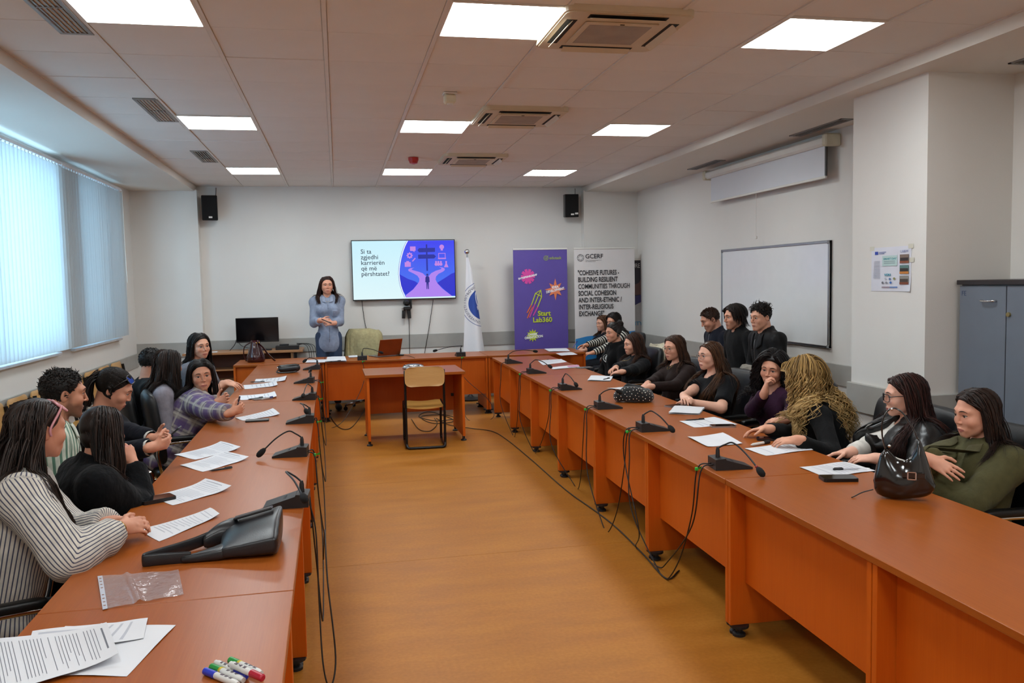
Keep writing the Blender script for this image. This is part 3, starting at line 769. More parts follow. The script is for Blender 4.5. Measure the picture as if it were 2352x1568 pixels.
def mesh_from(V, F, name, m, parent, attrs=None, smooth=True):
    me = bpy.data.meshes.new(name); F = np.asarray(F)
    me.vertices.add(len(V)); me.vertices.foreach_set('co', np.asarray(V, f32).ravel())
    k = F.shape[1]; me.loops.add(len(F)*k); me.polygons.add(len(F))
    me.loops.foreach_set('vertex_index', F.astype(np.int32).ravel()); me.polygons.foreach_set('loop_start', np.arange(0, len(F)*k, k, dtype=np.int32))
    me.polygons.foreach_set('use_smooth', np.ones(len(F), bool) if smooth else np.zeros(len(F), bool))
    me.materials.append(m); me.update(calc_edges=True)
    for nm, val in (attrs or {}).items():
        val = np.asarray(val, f32)
        if val.ndim == 1: a = me.attributes.new(nm, 'FLOAT', 'POINT'); a.data.foreach_set('value', val)
        else:
            a = me.attributes.new(nm, 'FLOAT_VECTOR', 'POINT'); a.data.foreach_set('vector', val.ravel())
    return put(name, me, parent)
def wob(P, seed, f):
    """cheap smooth pseudo-noise"""
    r = np.random.RandomState(seed); s = 0
    for i in range(5):
        d = r.normal(size=3); d /= np.linalg.norm(d); ff = f*(.6+.35*i); s = s+np.sin((P[0]*d[0]+P[1]*d[1]+P[2]*d[2])*ff+r.uniform(0, 6.3))/(1+.35*i)
    return s/3
# ------------------------------------------------------------------ skin, hair and cloth materials
_mc = {}
_mc['mouth'] = mat('lip crease shade', '#4a2020', .6)
def skin(tone, lip='#a8565a'):
    key = ('skin', tone, lip)
    if key in _mc: return _mc[key]
    t = NT('skin'); a = t.n('ShaderNodeAttribute', attribute_name='lip'); b = t.n('ShaderNodeAttribute', attribute_name='beard'); bl = t.n('ShaderNodeAttribute', attribute_name='blush')
    co = t.coords((1, 1, 1)); nz = t.n('ShaderNodeTexNoise'); nz.inputs['Scale'].default_value = 22; nz.inputs['Detail'].default_value = 4; t.l(co, nz.inputs['Vector'])
    c = srgb(tone); c = (min(.85, c[0]*1.12), c[1]*1.17, c[2]*1.22); base = t.ramp(nz.outputs[0], [(.3, (c[0]*.93, c[1]*.88, c[2]*.86, 1)), (.7, (min(1, c[0]*1.05), c[1]*1.03, c[2]*1.02, 1))])
    def mix(f, x, col, mul=1.):
        m = t.n('ShaderNodeMix', data_type='RGBA'); 
        if mul != 1.:
            k = t.n('ShaderNodeMath', operation='MULTIPLY'); k.inputs[1].default_value = mul; t.l(f, k.inputs[0]); f = k.outputs[0]
        t.l(f, m.inputs[0]); t.l(x, m.inputs[6]); m.inputs[7].default_value = col; return m.outputs[2]
    x = mix(bl.outputs['Fac'], base, (c[0]*.86, c[1]*.58, c[2]*.52, 1), .55)
    x = mix(a.outputs['Fac'], x, srgb(lip), .8)
    n2 = t.n('ShaderNodeTexNoise'); n2.inputs['Scale'].default_value = 420; t.l(co, n2.inputs['Vector'])
    x = mix(b.outputs['Fac'], x, srgb('#2a1d17'), .75)
    t.l(x, t.b.inputs['Base Color']); t.b.inputs['Roughness'].default_value = .5; t.b.inputs['Specular IOR Level'].default_value = .4
    t.b.inputs['Subsurface Weight'].default_value = .12; t.b.inputs['Subsurface Radius'].default_value = (.012, .005, .003)
    t.bump(n2.outputs[0], .05, .001); _mc[key] = t.m; return t.m
def hairmat(dark, light, rough=.38, tip=None):
    key = ('hair', dark, light, tip)
    if key in _mc: return _mc[key]
    t = NT('hair'); a = t.n('ShaderNodeAttribute', attribute_name='shade')
    co = t.coords((90, 90, 12)); nz = t.n('ShaderNodeTexNoise'); nz.inputs['Scale'].default_value = 2.; nz.inputs['Detail'].default_value = 3; t.l(co, nz.inputs['Vector'])
    mx = t.n('ShaderNodeMix', data_type='FLOAT'); mx.inputs[0].default_value = .4; t.l(a.outputs['Fac'], mx.inputs[2]); t.l(nz.outputs[0], mx.inputs[3])
    x = t.ramp(mx.outputs[0], [(.25, srgb(dark)), (.75, srgb(light))])
    if tip:
        p = t.n('ShaderNodeAttribute', attribute_name='along'); m = t.n('ShaderNodeMix', data_type='RGBA'); t.l(p.outputs['Fac'], m.inputs[0]); t.l(x, m.inputs[6]); m.inputs[7].default_value = srgb(tip); x = m.outputs[2]
    t.l(x, t.b.inputs['Base Color']); t.b.inputs['Roughness'].default_value = rough; t.b.inputs['Specular IOR Level'].default_value = .3
    t.bump(nz.outputs[0], .25, .001); _mc[key] = t.m; return t.m
def cloth(col, rough=.85, kind='plain', cols=(), scale=60., width=.5, sheen=.03, spec=.2, bump=.25, bscale=60):
    key = ('cloth', col, kind, tuple(cols), scale, rough)
    if key in _mc: return _mc[key]
    t = NT(kind+' cloth'); co = t.coords((1, 1, 1)); nz = t.n('ShaderNodeTexNoise'); nz.inputs['Scale'].default_value = 30; nz.inputs['Detail'].default_value = 4; t.l(co, nz.inputs['Vector'])
    c = srgb(col); x = t.ramp(nz.outputs[0], [(.3, tuple(v*.85 for v in c[:3])+(1,)), (.7, tuple(min(1, v*1.1) for v in c[:3])+(1,))])
    def stripe(comp, freq, wd, soft=.06, off=0.):
        p = t.n('ShaderNodeAttribute', attribute_name='pat'); sp = t.n('ShaderNodeSeparateXYZ'); t.l(p.outputs['Vector'], sp.inputs[0])
        m = t.n('ShaderNodeMath', operation='MULTIPLY_ADD'); m.inputs[1].default_value = freq; m.inputs[2].default_value = off; t.l(sp.outputs[comp], m.inputs[0])
        fr = t.n('ShaderNodeMath', operation='FRACT'); t.l(m.outputs[0], fr.inputs[0])
        r = t.n('ShaderNodeValToRGB'); e = r.color_ramp.elements; e.new(.5); e.new(.5)
        for el, (q, v) in zip(e, ((0, 1), (max(0, wd-soft), 1), (min(1, wd+soft), 0), (1-soft*.5, 0))): el.position = q; el.color = (v, v, v, 1)
        t.l(fr.outputs[0], r.inputs[0]); return r.outputs[0]
    def over(x, f, col, amt=1.):
        m = t.n('ShaderNodeMix', data_type='RGBA'); k = t.n('ShaderNodeMath', operation='MULTIPLY'); k.inputs[1].default_value = amt; t.l(f, k.inputs[0]); t.l(k.outputs[0], m.inputs[0]); t.l(x, m.inputs[6]); m.inputs[7].default_value = srgb(col); return m.outputs[2]
    if kind == 'striped': x = over(x, stripe(1, scale, width), cols[0])
    elif kind == 'hooped': x = over(x, stripe(0, scale, width), cols[0])
    elif kind == 'plaid':
        x = over(x, stripe(0, 9, .42), cols[0], .75); x = over(x, stripe(1, 9, .42), cols[0], .6); x = over(x, stripe(0, 9, .12, .04, .4), cols[1], .8); x = over(x, stripe(1, 9, .12, .04, .4), cols[1], .7); x = over(x, stripe(0, 9, .05, .03, .2), cols[2], .6)
    t.l(x, t.b.inputs['Base Color']); t.b.inputs['Roughness'].default_value = rough; t.b.inputs['Specular IOR Level'].default_value = spec
    t.b.inputs['Sheen Weight'].default_value = sheen
    n2 = t.n('ShaderNodeTexNoise'); n2.inputs['Scale'].default_value = bscale; n2.inputs['Detail'].default_value = 5; t.l(co, n2.inputs['Vector'])
    co2 = t.coords((1, 1, .55)); n3 = t.n('ShaderNodeTexNoise'); n3.inputs['Scale'].default_value = 13; n3.inputs['Detail'].default_value = 3; n3.inputs['Distortion'].default_value = .3; t.l(co2, n3.inputs['Vector'])
    ad = t.n('ShaderNodeMath', operation='MULTIPLY_ADD'); ad.inputs[1].default_value = .10; t.l(n2.outputs[0], ad.inputs[0]); t.l(n3.outputs[0], ad.inputs[2]); t.bump(ad.outputs[0], min(1, bump*1.5), .03)
    _mc[key] = t.m; return t.m
def eye_mat(iris):
    key = ('eye', iris)
    if key in _mc: return _mc[key]
    t = NT('eye'); tc = t.n('ShaderNodeTexCoord'); sp = t.n('ShaderNodeSeparateXYZ'); t.l(tc.outputs['Object'], sp.inputs[0])
    cb = t.n('ShaderNodeCombineXYZ'); t.l(sp.outputs[0], cb.inputs[0]); t.l(sp.outputs[2], cb.inputs[2]); ln = t.n('ShaderNodeVectorMath', operation='LENGTH'); t.l(cb.outputs[0], ln.inputs[0])
    m = t.n('ShaderNodeMath', operation='MULTIPLY'); m.inputs[1].default_value = 80; t.l(ln.outputs['Value'], m.inputs[0])
    r = t.ramp(m.outputs[0], [(.0, (.004, .003, .003, 1)), (.17, (.004, .003, .003, 1)), (.2, srgb(iris)), (.44, srgb(iris)), (.5, (.62, .58, .55, 1)), (1., (.62, .56, .53, 1))])
    t.l(r, t.b.inputs['Base Color']); t.b.inputs['Roughness'].default_value = .12; _mc[key] = t.m; return t.m
def v3(*a): return np.array(a, float)
def unit(v): v = np.asarray(v, float); return v/max(np.linalg.norm(v), 1e-9)
def R3(ax, a):
    c, s = math.cos(a), math.sin(a)
    return np.array({'x': [[1, 0, 0], [0, c, -s], [0, s, c]], 'y': [[c, 0, s], [0, 1, 0], [-s, 0, c]], 'z': [[c, -s, 0], [s, c, 0], [0, 0, 1]]}[ax])
def ik(S, W, la, lb, pole):
    d = W-S; L = np.linalg.norm(d)
    if L > (la+lb)*.995: W = S+d/L*(la+lb)*.995; d = W-S; L = np.linalg.norm(d)
    L = max(L, abs(la-lb)+.02); u = unit(d); a = (la*la-lb*lb+L*L)/(2*L); h = math.sqrt(max(la*la-a*a, 0))
    p = np.asarray(pole, float); p = unit(p-u*(p@u)); return S+u*a+p*h, W
def hand_prims(W, d, n, side, curl, sc=1., spread=1., thumb=1.):
    d = unit(d); n = unit(n-d*(np.asarray(n)@d)); l = np.cross(d, n)*side; out = []; R = (d, l, n)
    out.append(Prim('e', W+d*.047*sc, (.052*sc, .037*sc, .0145*sc), R, k=.014)); out.append(Prim('c', W-d*.03, W+d*.03*sc, .0255*sc, .021*sc, k=.02))
    pts = []
    for i, (ln, bo) in enumerate(((.072, .086), (.080, .090), (.074, .087), (.058, .079))):
        p = W+d*bo*sc+l*(.0295-.0202*i)*spread*sc; th = 0.; dd = unit(d+l*(.10-.07*i)*spread); r = (.0090, .0092, .0086, .0076)[i]*sc
        out.append(Prim('c', W+d*.05*sc+l*(.020-.014*i)*sc, p, .011*sc, r*1.06, k=.008))
        for j, (fr, an) in enumerate(((.45, 50), (.30, 62), (.25, 38))):
            th += math.radians(an)*(curl[i] if hasattr(curl, '__len__') else curl)
            q = p+(dd*math.cos(th)+n*math.sin(th))*ln*fr*sc; out.append(Prim('c', p, q, r*(1-.1*j), r*(.9-.1*j), k=.0035)); p = q; pts.append(q)
    p = W+d*.022*sc+l*.024*sc; t0 = unit(d*.55+l*.75+n*.35*thumb)
    for j, (ln, r) in enumerate(((.040, .0125), (.032, .0105), (.026, .0092))):
        q = p+t0*ln*sc; out.append(Prim('c', p, q, r*sc, r*.9*sc, k=.009 if j == 0 else .004)); p = q; t0 = unit(t0+d*.35-l*.25*thumb+n*.2*thumb); pts.append(q)
    return out, np.array(pts+[W-d*.02])
HAIRLINE = ([-.10, -.06, -.02, .0, .03, .055, .07, .082, .1], [-.075, -.045, -.004, .012, .040, .056, .068, .080, .25])
def d_hairclip(Q, up=0.):
    z = Q[2]-up; return (Q[1]-np.interp(z, *HAIRLINE).astype(f32))*.75

def person(label, head, hphi, hpitch=0., hroll=0., tphi=None, lean=(0, .08), pz=.54, hands=None, hdir=(None, None), hnorm=(None, None), poles=(None, None), curl=(.35, .35),
           male=0., gs=1., sw=None, tone='#c98f70', lip='#a85c5c', iris='#3a2413', brow='#2a1a12', fine=.0034, standing=False, beard=0., bust=None, top=None, legs='#23262c', hair=None, bulk=1., chair=None, arms=True, browlift=0., slump=0.):
    if tphi is None: tphi = hphi
    hphi, hpitch, hroll, tphi = [math.radians(v) for v in (hphi, hpitch, hroll, tphi)]
    rz = tphi-PI/2; Rw = R3('z', rz); head = np.asarray(head, float); hs = (.985 if male else .95)*gs
    root = head-Rw@v3(lean[0], lean[1], 0); root[2] = 0
    T = thing('person', label, 'person', tuple(root), rz); 
    def loc(p): return Rw.T@(np.asarray(p, float)-root)
    Hc = loc(head); HR = R3('z', hphi-tphi)@R3('x', -hpitch)@R3('y', hroll)
    sw = (sw or (.195 if male else .170))*gs; bust = (0 if male else 1) if bust is None else bust
    P = v3(0, 0, pz)
    N = Hc+HR@v3(0, -.030, -.075)*hs+v3(0, -.018, -.080+.010*male)
    sp = unit(N-P); rt = v3(1, 0, 0); fw = unit(np.cross(sp, rt))*1.; fw = fw if fw[1] > 0 else -fw
    if lean[0]: rt = unit(np.cross(fw, sp)); rt = rt if rt[0] > 0 else -rt
    Rs = (rt, fw, sp); L = np.linalg.norm(N-P)
    ch = P+sp*L*.70-fw*.0; S = [N-sp*.062+rt*(sw*s)-fw*.008+v3(0, 0, -slump) for s in (1, -1)]
    torso = [Prim('e', ch, (sw*.93, .108*bulk, L*.36), Rs, k=.04), Prim('e', P+sp*L*.36+fw*.005, (sw*.80*bulk, .103*bulk, L*.34), Rs, k=.05), Prim('e', P+v3(0, -.01, 0), (sw*.98*bulk, .125*bulk, .115), None, k=.05),
             Prim('c', N-sp*.045, S[0], .052, .052, k=.04), Prim('c', N-sp*.045, S[1], .052, .052, k=.04)]
    if bust:
        for s in (1, -1): torso.append(Prim('e', P+sp*L*.66+rt*(.075*s*gs)+fw*.085, (.058*bust, .052*bust, .058*bust), None, k=.04))
    la, lb = (.275*gs, .245*gs) if not male else (.295*gs, .262*gs); arm = []; Ws = []; hp = []; hpts = []
    for i, s in enumerate((1, -1)):
        Wt = loc(hands[i]) if hands and hands[i] is not None else S[i]+v3(-.06*s, .22, -.36)
        pole = poles[i] if poles[i] is not None else (.55*s, -.45, -.75)
        E, Wt = ik(S[i], Wt, la, lb, pole); Ws.append(Wt)
        arm.append((S[i], E, Wt))
        d = unit(Rw.T@np.asarray(hdir[i], float)) if hdir[i] is not None else unit(Wt-E)
        n = Rw.T@np.asarray(hnorm[i], float) if hnorm[i] is not None else v3(-.35*s, 0, -1)
        a, b = hand_prims(Wt, d, n, s, curl[i], .97*gs if male else .86*gs); hp += a; hpts.append(b)
    am = 1.06 if male else .95
    armp = []
    for (A, E, Wt) in arm: armp += [(A, E, .050*am*bulk, .040*am), (E, Wt, .0405*am, .0265*am)]
    if standing: legsp = [((.085*s, 0, pz-.02), (.09*s, .02, .5), .080, .056) for s in (1, -1)]+[((.09*s, .02, .5), (.09*s, -.02, .09), .055, .036) for s in (1, -1)]; feet = [((.09*s, -.04, .045), (.10*s, .13, .035)) for s in (1, -1)]
    else: legsp = [((.085*s, .0, pz-.03), (.10*s, .41*gs, pz-.05), .078*bulk, .056) for s in (1, -1)]+[((.10*s, .41*gs, pz-.05), (.11*s, .36*gs, .09), .054, .036) for s in (1, -1)]; feet = [((.11*s, .34*gs, .045), (.115*s, .50*gs, .035)) for s in (1, -1)]
    # ---- body: one continuous surface, fine around head and hands
    allp = np.array([P-v3(.24, .2, .2), P+v3(.24, .2, 0), Hc+v3(0, 0, .15), Hc-v3(.13, .14, 0), Hc+v3(.13, .14, 0), N-v3(.28, .1, 0), N+v3(.28, .1, 0)]+[p for h in hpts for p in h]+[v3(*q) for f in feet for q in f]+[v3(*q[1]) for q in legsp]+[a[1] for a in arm]); lo, hi = allp.min(0)-.06, allp.max(0)+.06; lo[2] = -.005
    seg = []
    ext = (.092, .112, .128)
    ext = np.abs(HR)@np.array([.088, .118, .128])
    for q in range(3):
        s_ = [(lo[q], hi[q], None), (Hc[q]-ext[q], Hc[q]+ext[q], fine)]
        for h in hpts: s_.append((h[:, q].min()-.014, h[:, q].max()+.014, max(.0038, fine)))
        seg.append(axis(s_, .02))
    F = Field(seg)
    for p in torso: F.apply(p, -.004)
    for (a, b, ra, rb) in armp: F.apply(Prim('c', a, b, ra, rb, k=.025))
    for (a, b, ra, rb) in legsp: F.apply(Prim('c', v3(*a), v3(*b), ra, rb, k=.03))
    nr = (.057 if male else .0475)*gs
    F.apply(Prim('c', Hc+HR@v3(0, -.028, -.045)*hs, N+v3(0, .0, -.02), nr, nr*1.12, k=.03))
    sl = F.block(Hc-.16, Hc+.16); Q = F.P(sl); q0, q1, q2 = [(Q[i]-Hc[i])/hs for i in range(3)]; iR = HR.T.astype(f32)
    Q = tuple((iR[i, 0]*q0+iR[i, 1]*q1+iR[i, 2]*q2).astype(f32) for i in range(3))
    F.D[sl] = smin(F.D[sl], head_sdf(Q, male)*hs, .016)
    for p in hp: F.apply(p)
    V, Fc = nets(F.D, F.ax); V = relax(V, Fc, 1, .35)
    hl = ((V-Hc)@HR/hs).T
    inh = (np.abs(hl) < .16).all(0)
    lipm = np.where(inh, lips_mask(hl), 0)*(hl[1] > .06)
    z_, y_, x_ = hl[2], hl[1], np.abs(hl[0])
    bd = np.clip((-.040-z_)/.02, 0, 1)*np.clip((y_+.01)/.03, 0, 1)+np.clip(1-np.abs(z_+.052)/.008, 0, 1)*np.clip((.03-x_)/.01, 0, 1)*(y_ > .07)+np.clip(1-np.abs(y_-.012)/.02, 0, 1)*np.clip((.01-z_)/.03, 0, 1)*(x_ > .05)*(x_ < .078)
    bd = np.where(inh, np.clip(bd, 0, 1)*np.clip(1-lipm*2, 0, 1)*beard*(z_ > -.125), 0)
    blush = np.where(inh, np.exp(-((x_-.042)**2+(z_+.03)**2)/.0005)*.5+np.exp(-(x_**2+(z_+.03)**2+(y_-.11)**2)/.0003)*.5+np.exp(-((x_-.078)**2)/.0001)*.4, 0)
    body = mesh_from(V, Fc, 'body', skin(tone, lip), T, {'lip': lipm, 'beard': bd, 'blush': blush})
    hd_ = np.array([h.mean(0) for h in hpts]); far = (np.linalg.norm(V-Hc, axis=1) > .20) & (np.linalg.norm(V-hd_[0], axis=1) > .16) & (np.linalg.norm(V-hd_[1], axis=1) > .16)
    far |= inh & (hl[1] < np.interp(hl[2], [-.1, 0, .05, .085], [-.06, -.04, .0, .075])) & (hl[2] > -.08)
    thin(body, far, .3)
    # ---- face details
    def face_y(x, z):
        ys = np.linspace(.125, .04, 120).astype(f32); d = head_sdf((np.full(120, x, f32), ys, np.full(120, z, f32)), male); k = np.argmax(d < 0); return float(ys[k]) if d.min() < 0 else .08
    HM = Matrix.Translation(Vector(Hc)) @ Matrix(HR.tolist()).to_4x4() @ Matrix.Scale(hs, 4)
    for s in (1, -1):
        e = MB(); e.sphere((0, 0, 0), .01225, 16, 10); e = e.build('eye', eye_mat(iris), T, True); e.matrix_basis = HM @ TR(.0315*s, .0722, .001) @ RZ(-.04*s)
        b = MB(); pts = []; 
        for q in range(8):
            t = q/7; x = .0135+.036*t; z = .0215+.0065*math.sin(PI*(t*.8+.12))-.004*t*t+browlift; pts.append((x*s, face_y(x, z)+.0008, z))
        b.tube(pts, [.0016, .0026, .0030, .0030, .0028, .0023, .0016, .0007], 6, ry=[.0012]*8, up=(0, 1, 0)); b.v = [tuple(HM @ Vector(v)) for v in b.v]; b.build('eyebrow', hairmat(brow, brow), T, True)
        b = MB(); pts = []
        for q in range(9):
            t = q/8; x = .0165+.030*t; z = .0012+(x-.0315)*.06+(.0068-.001*male)*math.sin(PI*t)**.8; pts.append((x*s, .0722+math.sqrt(max(0, .0149**2-((x-.0315)**2+(z-.001)**2)))+.0004, z))
        b.tube(pts, [.0006]+[.0012]*7+[.0009], 5); b.v = [tuple(HM @ Vector(v)) for v in b.v]; b.build('eyelashes', hairmat('#0c0806', '#150e0a'), T, True)
    b = MB(); pts = [(x, face_y(x, -.0683-.0012*(1-(x/.022)**2)*.3)+.0002, -.0683+.0008*math.cos(x*260)*(abs(x) < .012)-.0006*(abs(x)/.022)) for x in [-.0225+.045*q/10 for q in range(11)]]
    b.tube(pts, [.0004]+[.0009]*9+[.0004], 5); b.v = [tuple(HM @ Vector(v)) for v in b.v]; b.build('lip_crease_shade', mat('lip crease shade', '#4a2020', .6) if 'mouth' not in _mc else _mc['mouth'], T, True)  # dark tube in the lip crease, its colour standing for the shade there
    info = dict(T=T, Hc=Hc, HR=HR, hs=hs, HM=HM, torso=torso, armp=armp, N=N, P=P, S=S, sp=sp, fw=fw, rt=rt, L=L, arm=arm, male=male, legsp=legsp, Rw=Rw, root=root, loc=loc, hp=hp, nr=nr, face_y=face_y)
    for g in (top if isinstance(top, list) else [top]):
        if g: garment(info, **g)
    trousers(info, legs, feet, standing)
    if hair: make_hair(info, **hair)
    return info

def thin(o, mask, keep):
    """collapse the dense grid where the body is hidden under clothes"""
    n = len(o.data.polygons); g = o.vertex_groups.new(name='hidden'); g.add(np.nonzero(mask)[0].tolist(), 1., 'REPLACE')
    frac = float(mask.mean()); md = o.modifiers.new('thin', 'DECIMATE'); md.vertex_group = 'hidden'; md.ratio = max(.05, 1-frac*(1-.12)); md.vertex_group_factor = 1000.
    dg = bpy.context.evaluated_depsgraph_get(); me = bpy.data.meshes.new_from_object(o.evaluated_get(dg)); old = o.data
    o.modifiers.clear(); o.vertex_groups.clear(); o.data = me; me.name = 'body'; bpy.data.meshes.remove(old)

def garment(I, m, name='top', sleeve=.97, infl=.012, neck=.062, neckdrop=.0, vneck=0., length=.10, collar=None, fold=.004, step=.0130, clipf=None, arms=(1, 1), seed=3, cuffm=None, bulkarm=1., openfront=0., crossed=False):
    P, N, sp, fw, rt, L = [I[k] for k in ('P', 'N', 'sp', 'fw', 'rt', 'L')]
    pts = [P-rt*.26-v3(0, .17, length+.03), P+rt*.26+v3(0, .18, 0), N+rt*.3+v3(0, .12, .07), N-rt*.3-v3(0, .12, 0)]+[q+s*v3(.07, .07, .07) for a in I['arm'] for q in a for s in (1, -1)]
    pts = np.array(pts); lo, hi = pts.min(0)-.02, pts.max(0)+.02; lo[2] = max(lo[2], P[2]-length-.02) if sleeve < .9 or min(a[2][2] for a in I['arm']) > P[2]-length else lo[2]
    F = Field([axis([(lo[q], hi[q], None)], step) for q in range(3)])
    for p in I['torso']: F.apply(p, infl, .04)
    if length > .18: F.apply(Prim('e', P-v3(0, -.005, .10), tuple(np.array(I['torso'][2].a[1])*np.array([1.02, 1.04, 1.3])), None, k=.05), infl, .04)
    for i, (A, E, W) in enumerate(I['arm']):
        if not arms[i] or sleeve <= 0: continue
        (a, b, ra, rb), (c, d, rc, rd) = I['armp'][2*i], I['armp'][2*i+1]
        if sleeve < .5:
            e = a+(b-a)*sleeve*2; u = unit(b-a); F.apply(Prim('c', a, e+u*.03, ra+.004, rb+.012, k=.035, clip=(e, u)), infl*bulkarm, .04)
        else:
            F.apply(Prim('c', a, b, ra, rb, k=.035), infl*bulkarm, .04)
            t = (sleeve-.5)*2; e = c+(d-c)*t; u = unit(d-c); F.apply(Prim('c', c, e+u*.03, rc, rc+(rd-rc)*t+.003, k=.03, clip=(e, u)), infl*bulkarm*.9, .04)
    X = F.P((slice(None),)*3)
    if collar:
        c0 = N+v3(0, .005, .006); ring = []
        hgt = {'shirt': .020, 'stand': .030, 'hood': .02, 'roll': .045, 'lapel': .026}[collar]; rad = {'shirt': .062, 'stand': .064, 'hood': .082, 'roll': .062, 'lapel': .068}[collar]; thk = {'shirt': .010, 'stand': .011, 'hood': .030, 'roll': .014, 'lapel': .017}[collar]
        gap = {'shirt': .55, 'stand': .18, 'hood': .35, 'roll': 0, 'lapel': .8}[collar]
        n = 16
        for q in range(n+1):
            a = PI/2+gap+(2*PI-2*gap)*q/n; ring.append(c0+rt*(rad*math.cos(a))+fw*(rad*1.02*math.sin(a))+sp*(-.030*max(0, math.sin(a))+.012*max(0, -math.sin(a))))
        for q in range(n): F.apply(Prim('c', ring[q], ring[q+1], thk, thk, k=.012)); F.apply(Prim('c', ring[q]+sp*hgt, ring[q+1]+sp*hgt, thk*.75, thk*.75, k=.012))
    # neck opening
    nk = Prim('c', N-sp*(.012+neckdrop)+fw*.012, N+sp*.2+fw*.03, neck if not collar else neck-.009, neck, k=.008, sub=True); F.apply(nk)
    if vneck: F.apply(Prim('c', N-sp*vneck+fw*.14, N+fw*.09+sp*.05, .004, .05, k=.01, sub=True))
    if openfront:
        q0, q1, q2 = [X[i]-P[i] for i in range(3)]; xr = q0*rt[0]+q1*rt[1]+q2*rt[2]; yr = q0*fw[0]+q1*fw[1]+q2*fw[2]; zr = q0*sp[0]+q1*sp[1]+q2*sp[2]
        F.D = smax(F.D, -np.maximum(np.abs(xr)-openfront*(.35+.65*np.clip(1-zr/(L*1.1), 0, 1)), .02-yr), .01).astype(f32)
    z0 = P[2]-length; F.D = np.maximum(F.D, z0-X[2]+0*F.D) if True else F.D
    if sleeve >= .9 and lo[2] < z0:   # keep sleeves that hang below the hem
        pass
    if fold: F.D = F.D+((fold*wob((X[0], X[1], X[2]*.55), seed, 48)+fold*.35*wob((X[0], X[1], X[2]*.7), seed+7, 100))*(np.abs(F.D) < .06)).astype(f32)
    V, Fc = nets(F.D, F.ax)
    if not len(V): return None
    V = relax(V, Fc, 2, .5)
    # pattern coordinates: u along the limb, v around it
    pat = np.zeros((len(V), 3)); ba = N-P; t = np.clip(((V-P)@ba)/(ba@ba), -.4, 1.2); dd = V-(P+np.outer(t, ba)); best = np.linalg.norm(dd/np.array([1.35, 1, 1]), axis=1)-.115
    pat[:, 0] = t*np.linalg.norm(ba); pat[:, 1] = np.arctan2(dd@rt, dd@fw)*.14
    for (A, E, W) in I['arm']:
        n = unit(np.cross(E-A, W-E)+v3(1e-4, 0, 0)); ua, ub = unit(E-A), unit(W-E); fore = (V-E)@unit(ua+ub) > 0; dist = np.full(len(V), 9.)
        for (a, b, r) in ((A, E, .052), (E, W, .042)): ba = b-a; tc = np.clip(((V-a)@ba)/(ba@ba), 0, 1); dist = np.minimum(dist, np.linalg.norm(V-(a+np.outer(tc, ba)), axis=1)-r)
        k0 = dist < best; best = np.where(k0, dist, best)
        for (a, u, u0, kk) in ((A, ua, .6, k0 & ~fore), (E, ub, .6+np.linalg.norm(E-A), k0 & fore)):
            q = V-a; t = q@u; dd = q-np.outer(t, u); e2 = np.cross(u, n); pat[kk, 0] = (u0+t)[kk]; pat[kk, 1] = (np.arctan2(dd@n, dd@e2)*.065)[kk]
    o = mesh_from(V, Fc, name, m, I['T'], {'pat': pat})
    return o
def trousers(I, col, feet, standing):
    m = cloth(col, .9) if isinstance(col, str) else col
    P = I['P']; pr = [I['torso'][2]]; pts = [P-.2, P+v3(.2, .2, .06)]+[v3(*q[j])+s*.09 for q in I['legsp'] for j in (0, 1) for s in (1, -1)]
    pts = np.array(pts); lo, hi = pts.min(0), pts.max(0)+.02; lo[2] = .06
    F = Field([axis([(lo[q], hi[q], None)], .023) for q in range(3)])
    F.apply(Prim('e', P+v3(0, -.01, -.01), tuple(v*1. for v in pr[0].a[1]), None, k=.05), .012, .05)
    for (a, b, ra, rb) in I['legsp']: F.apply(Prim('c', v3(*a), v3(*b), ra+.012, rb+.014, k=.04), 0, .05)
    X = F.P((slice(None),)*3); F.D = np.maximum(F.D, .085-X[2]+0*F.D); F.D = np.maximum(F.D, X[2]-(P[2]+(.06 if standing else .05))+0*F.D).astype(f32)
    F.D = F.D+(.004*wob(X, 5, 50)).astype(f32)
    V, Fc = nets(F.D, F.ax); mesh_from(relax(V, Fc, 1), Fc, 'trousers', m, I['T'])
    for (a, b) in feet:
        b_ = MB(); a, b = Vector(a), Vector(b); d = b-a; c = (a+b)/2
        b_.sphere((0, 0, 0), (.045, d.length/2+.055, .046), 14, 10, TR(c.x, c.y, .047) @ RZ(-math.atan2(d.x, d.y))); b_.v = [(x, y, max(z, .002)) for x, y, z in b_.v]
        b_.build('shoe', m_shoe, I['T'], True)
m_shoe = mat('dark shoe', '#1c1b1c', .5)

# ------------------------------------------------------------------ hair
def tubes(path, rw, rt_, outv, n=5):
    """path (N,K,3), radii (N,K): flattened tapered strands as one vertex/face set"""
    Nn, K, _ = path.shape
    T = np.gradient(path, axis=1); T /= np.maximum(np.linalg.norm(T, axis=2, keepdims=True), 1e-9)
    sd = np.cross(T, outv); sd /= np.maximum(np.linalg.norm(sd, axis=2, keepdims=True), 1e-6); ou = np.cross(sd, T)
    a = np.arange(n)*2*PI/n
    V = path[:, :, None, :]+sd[:, :, None, :]*(rw[:, :, None]*np.cos(a))[..., None]+ou[:, :, None, :]*(rt_[:, :, None]*np.sin(a))[..., None]
    i = np.arange(Nn)[:, None, None]*K*n; j = np.arange(K-1)[None, :, None]*n; k = np.arange(n)[None, None, :]; k2 = (k+1) % n
    Fq = np.stack([i+j+k, i+j+k2, i+j+n+k2, i+j+n+k], -1).reshape(-1, 4)
    return V.reshape(-1, 3), Fq
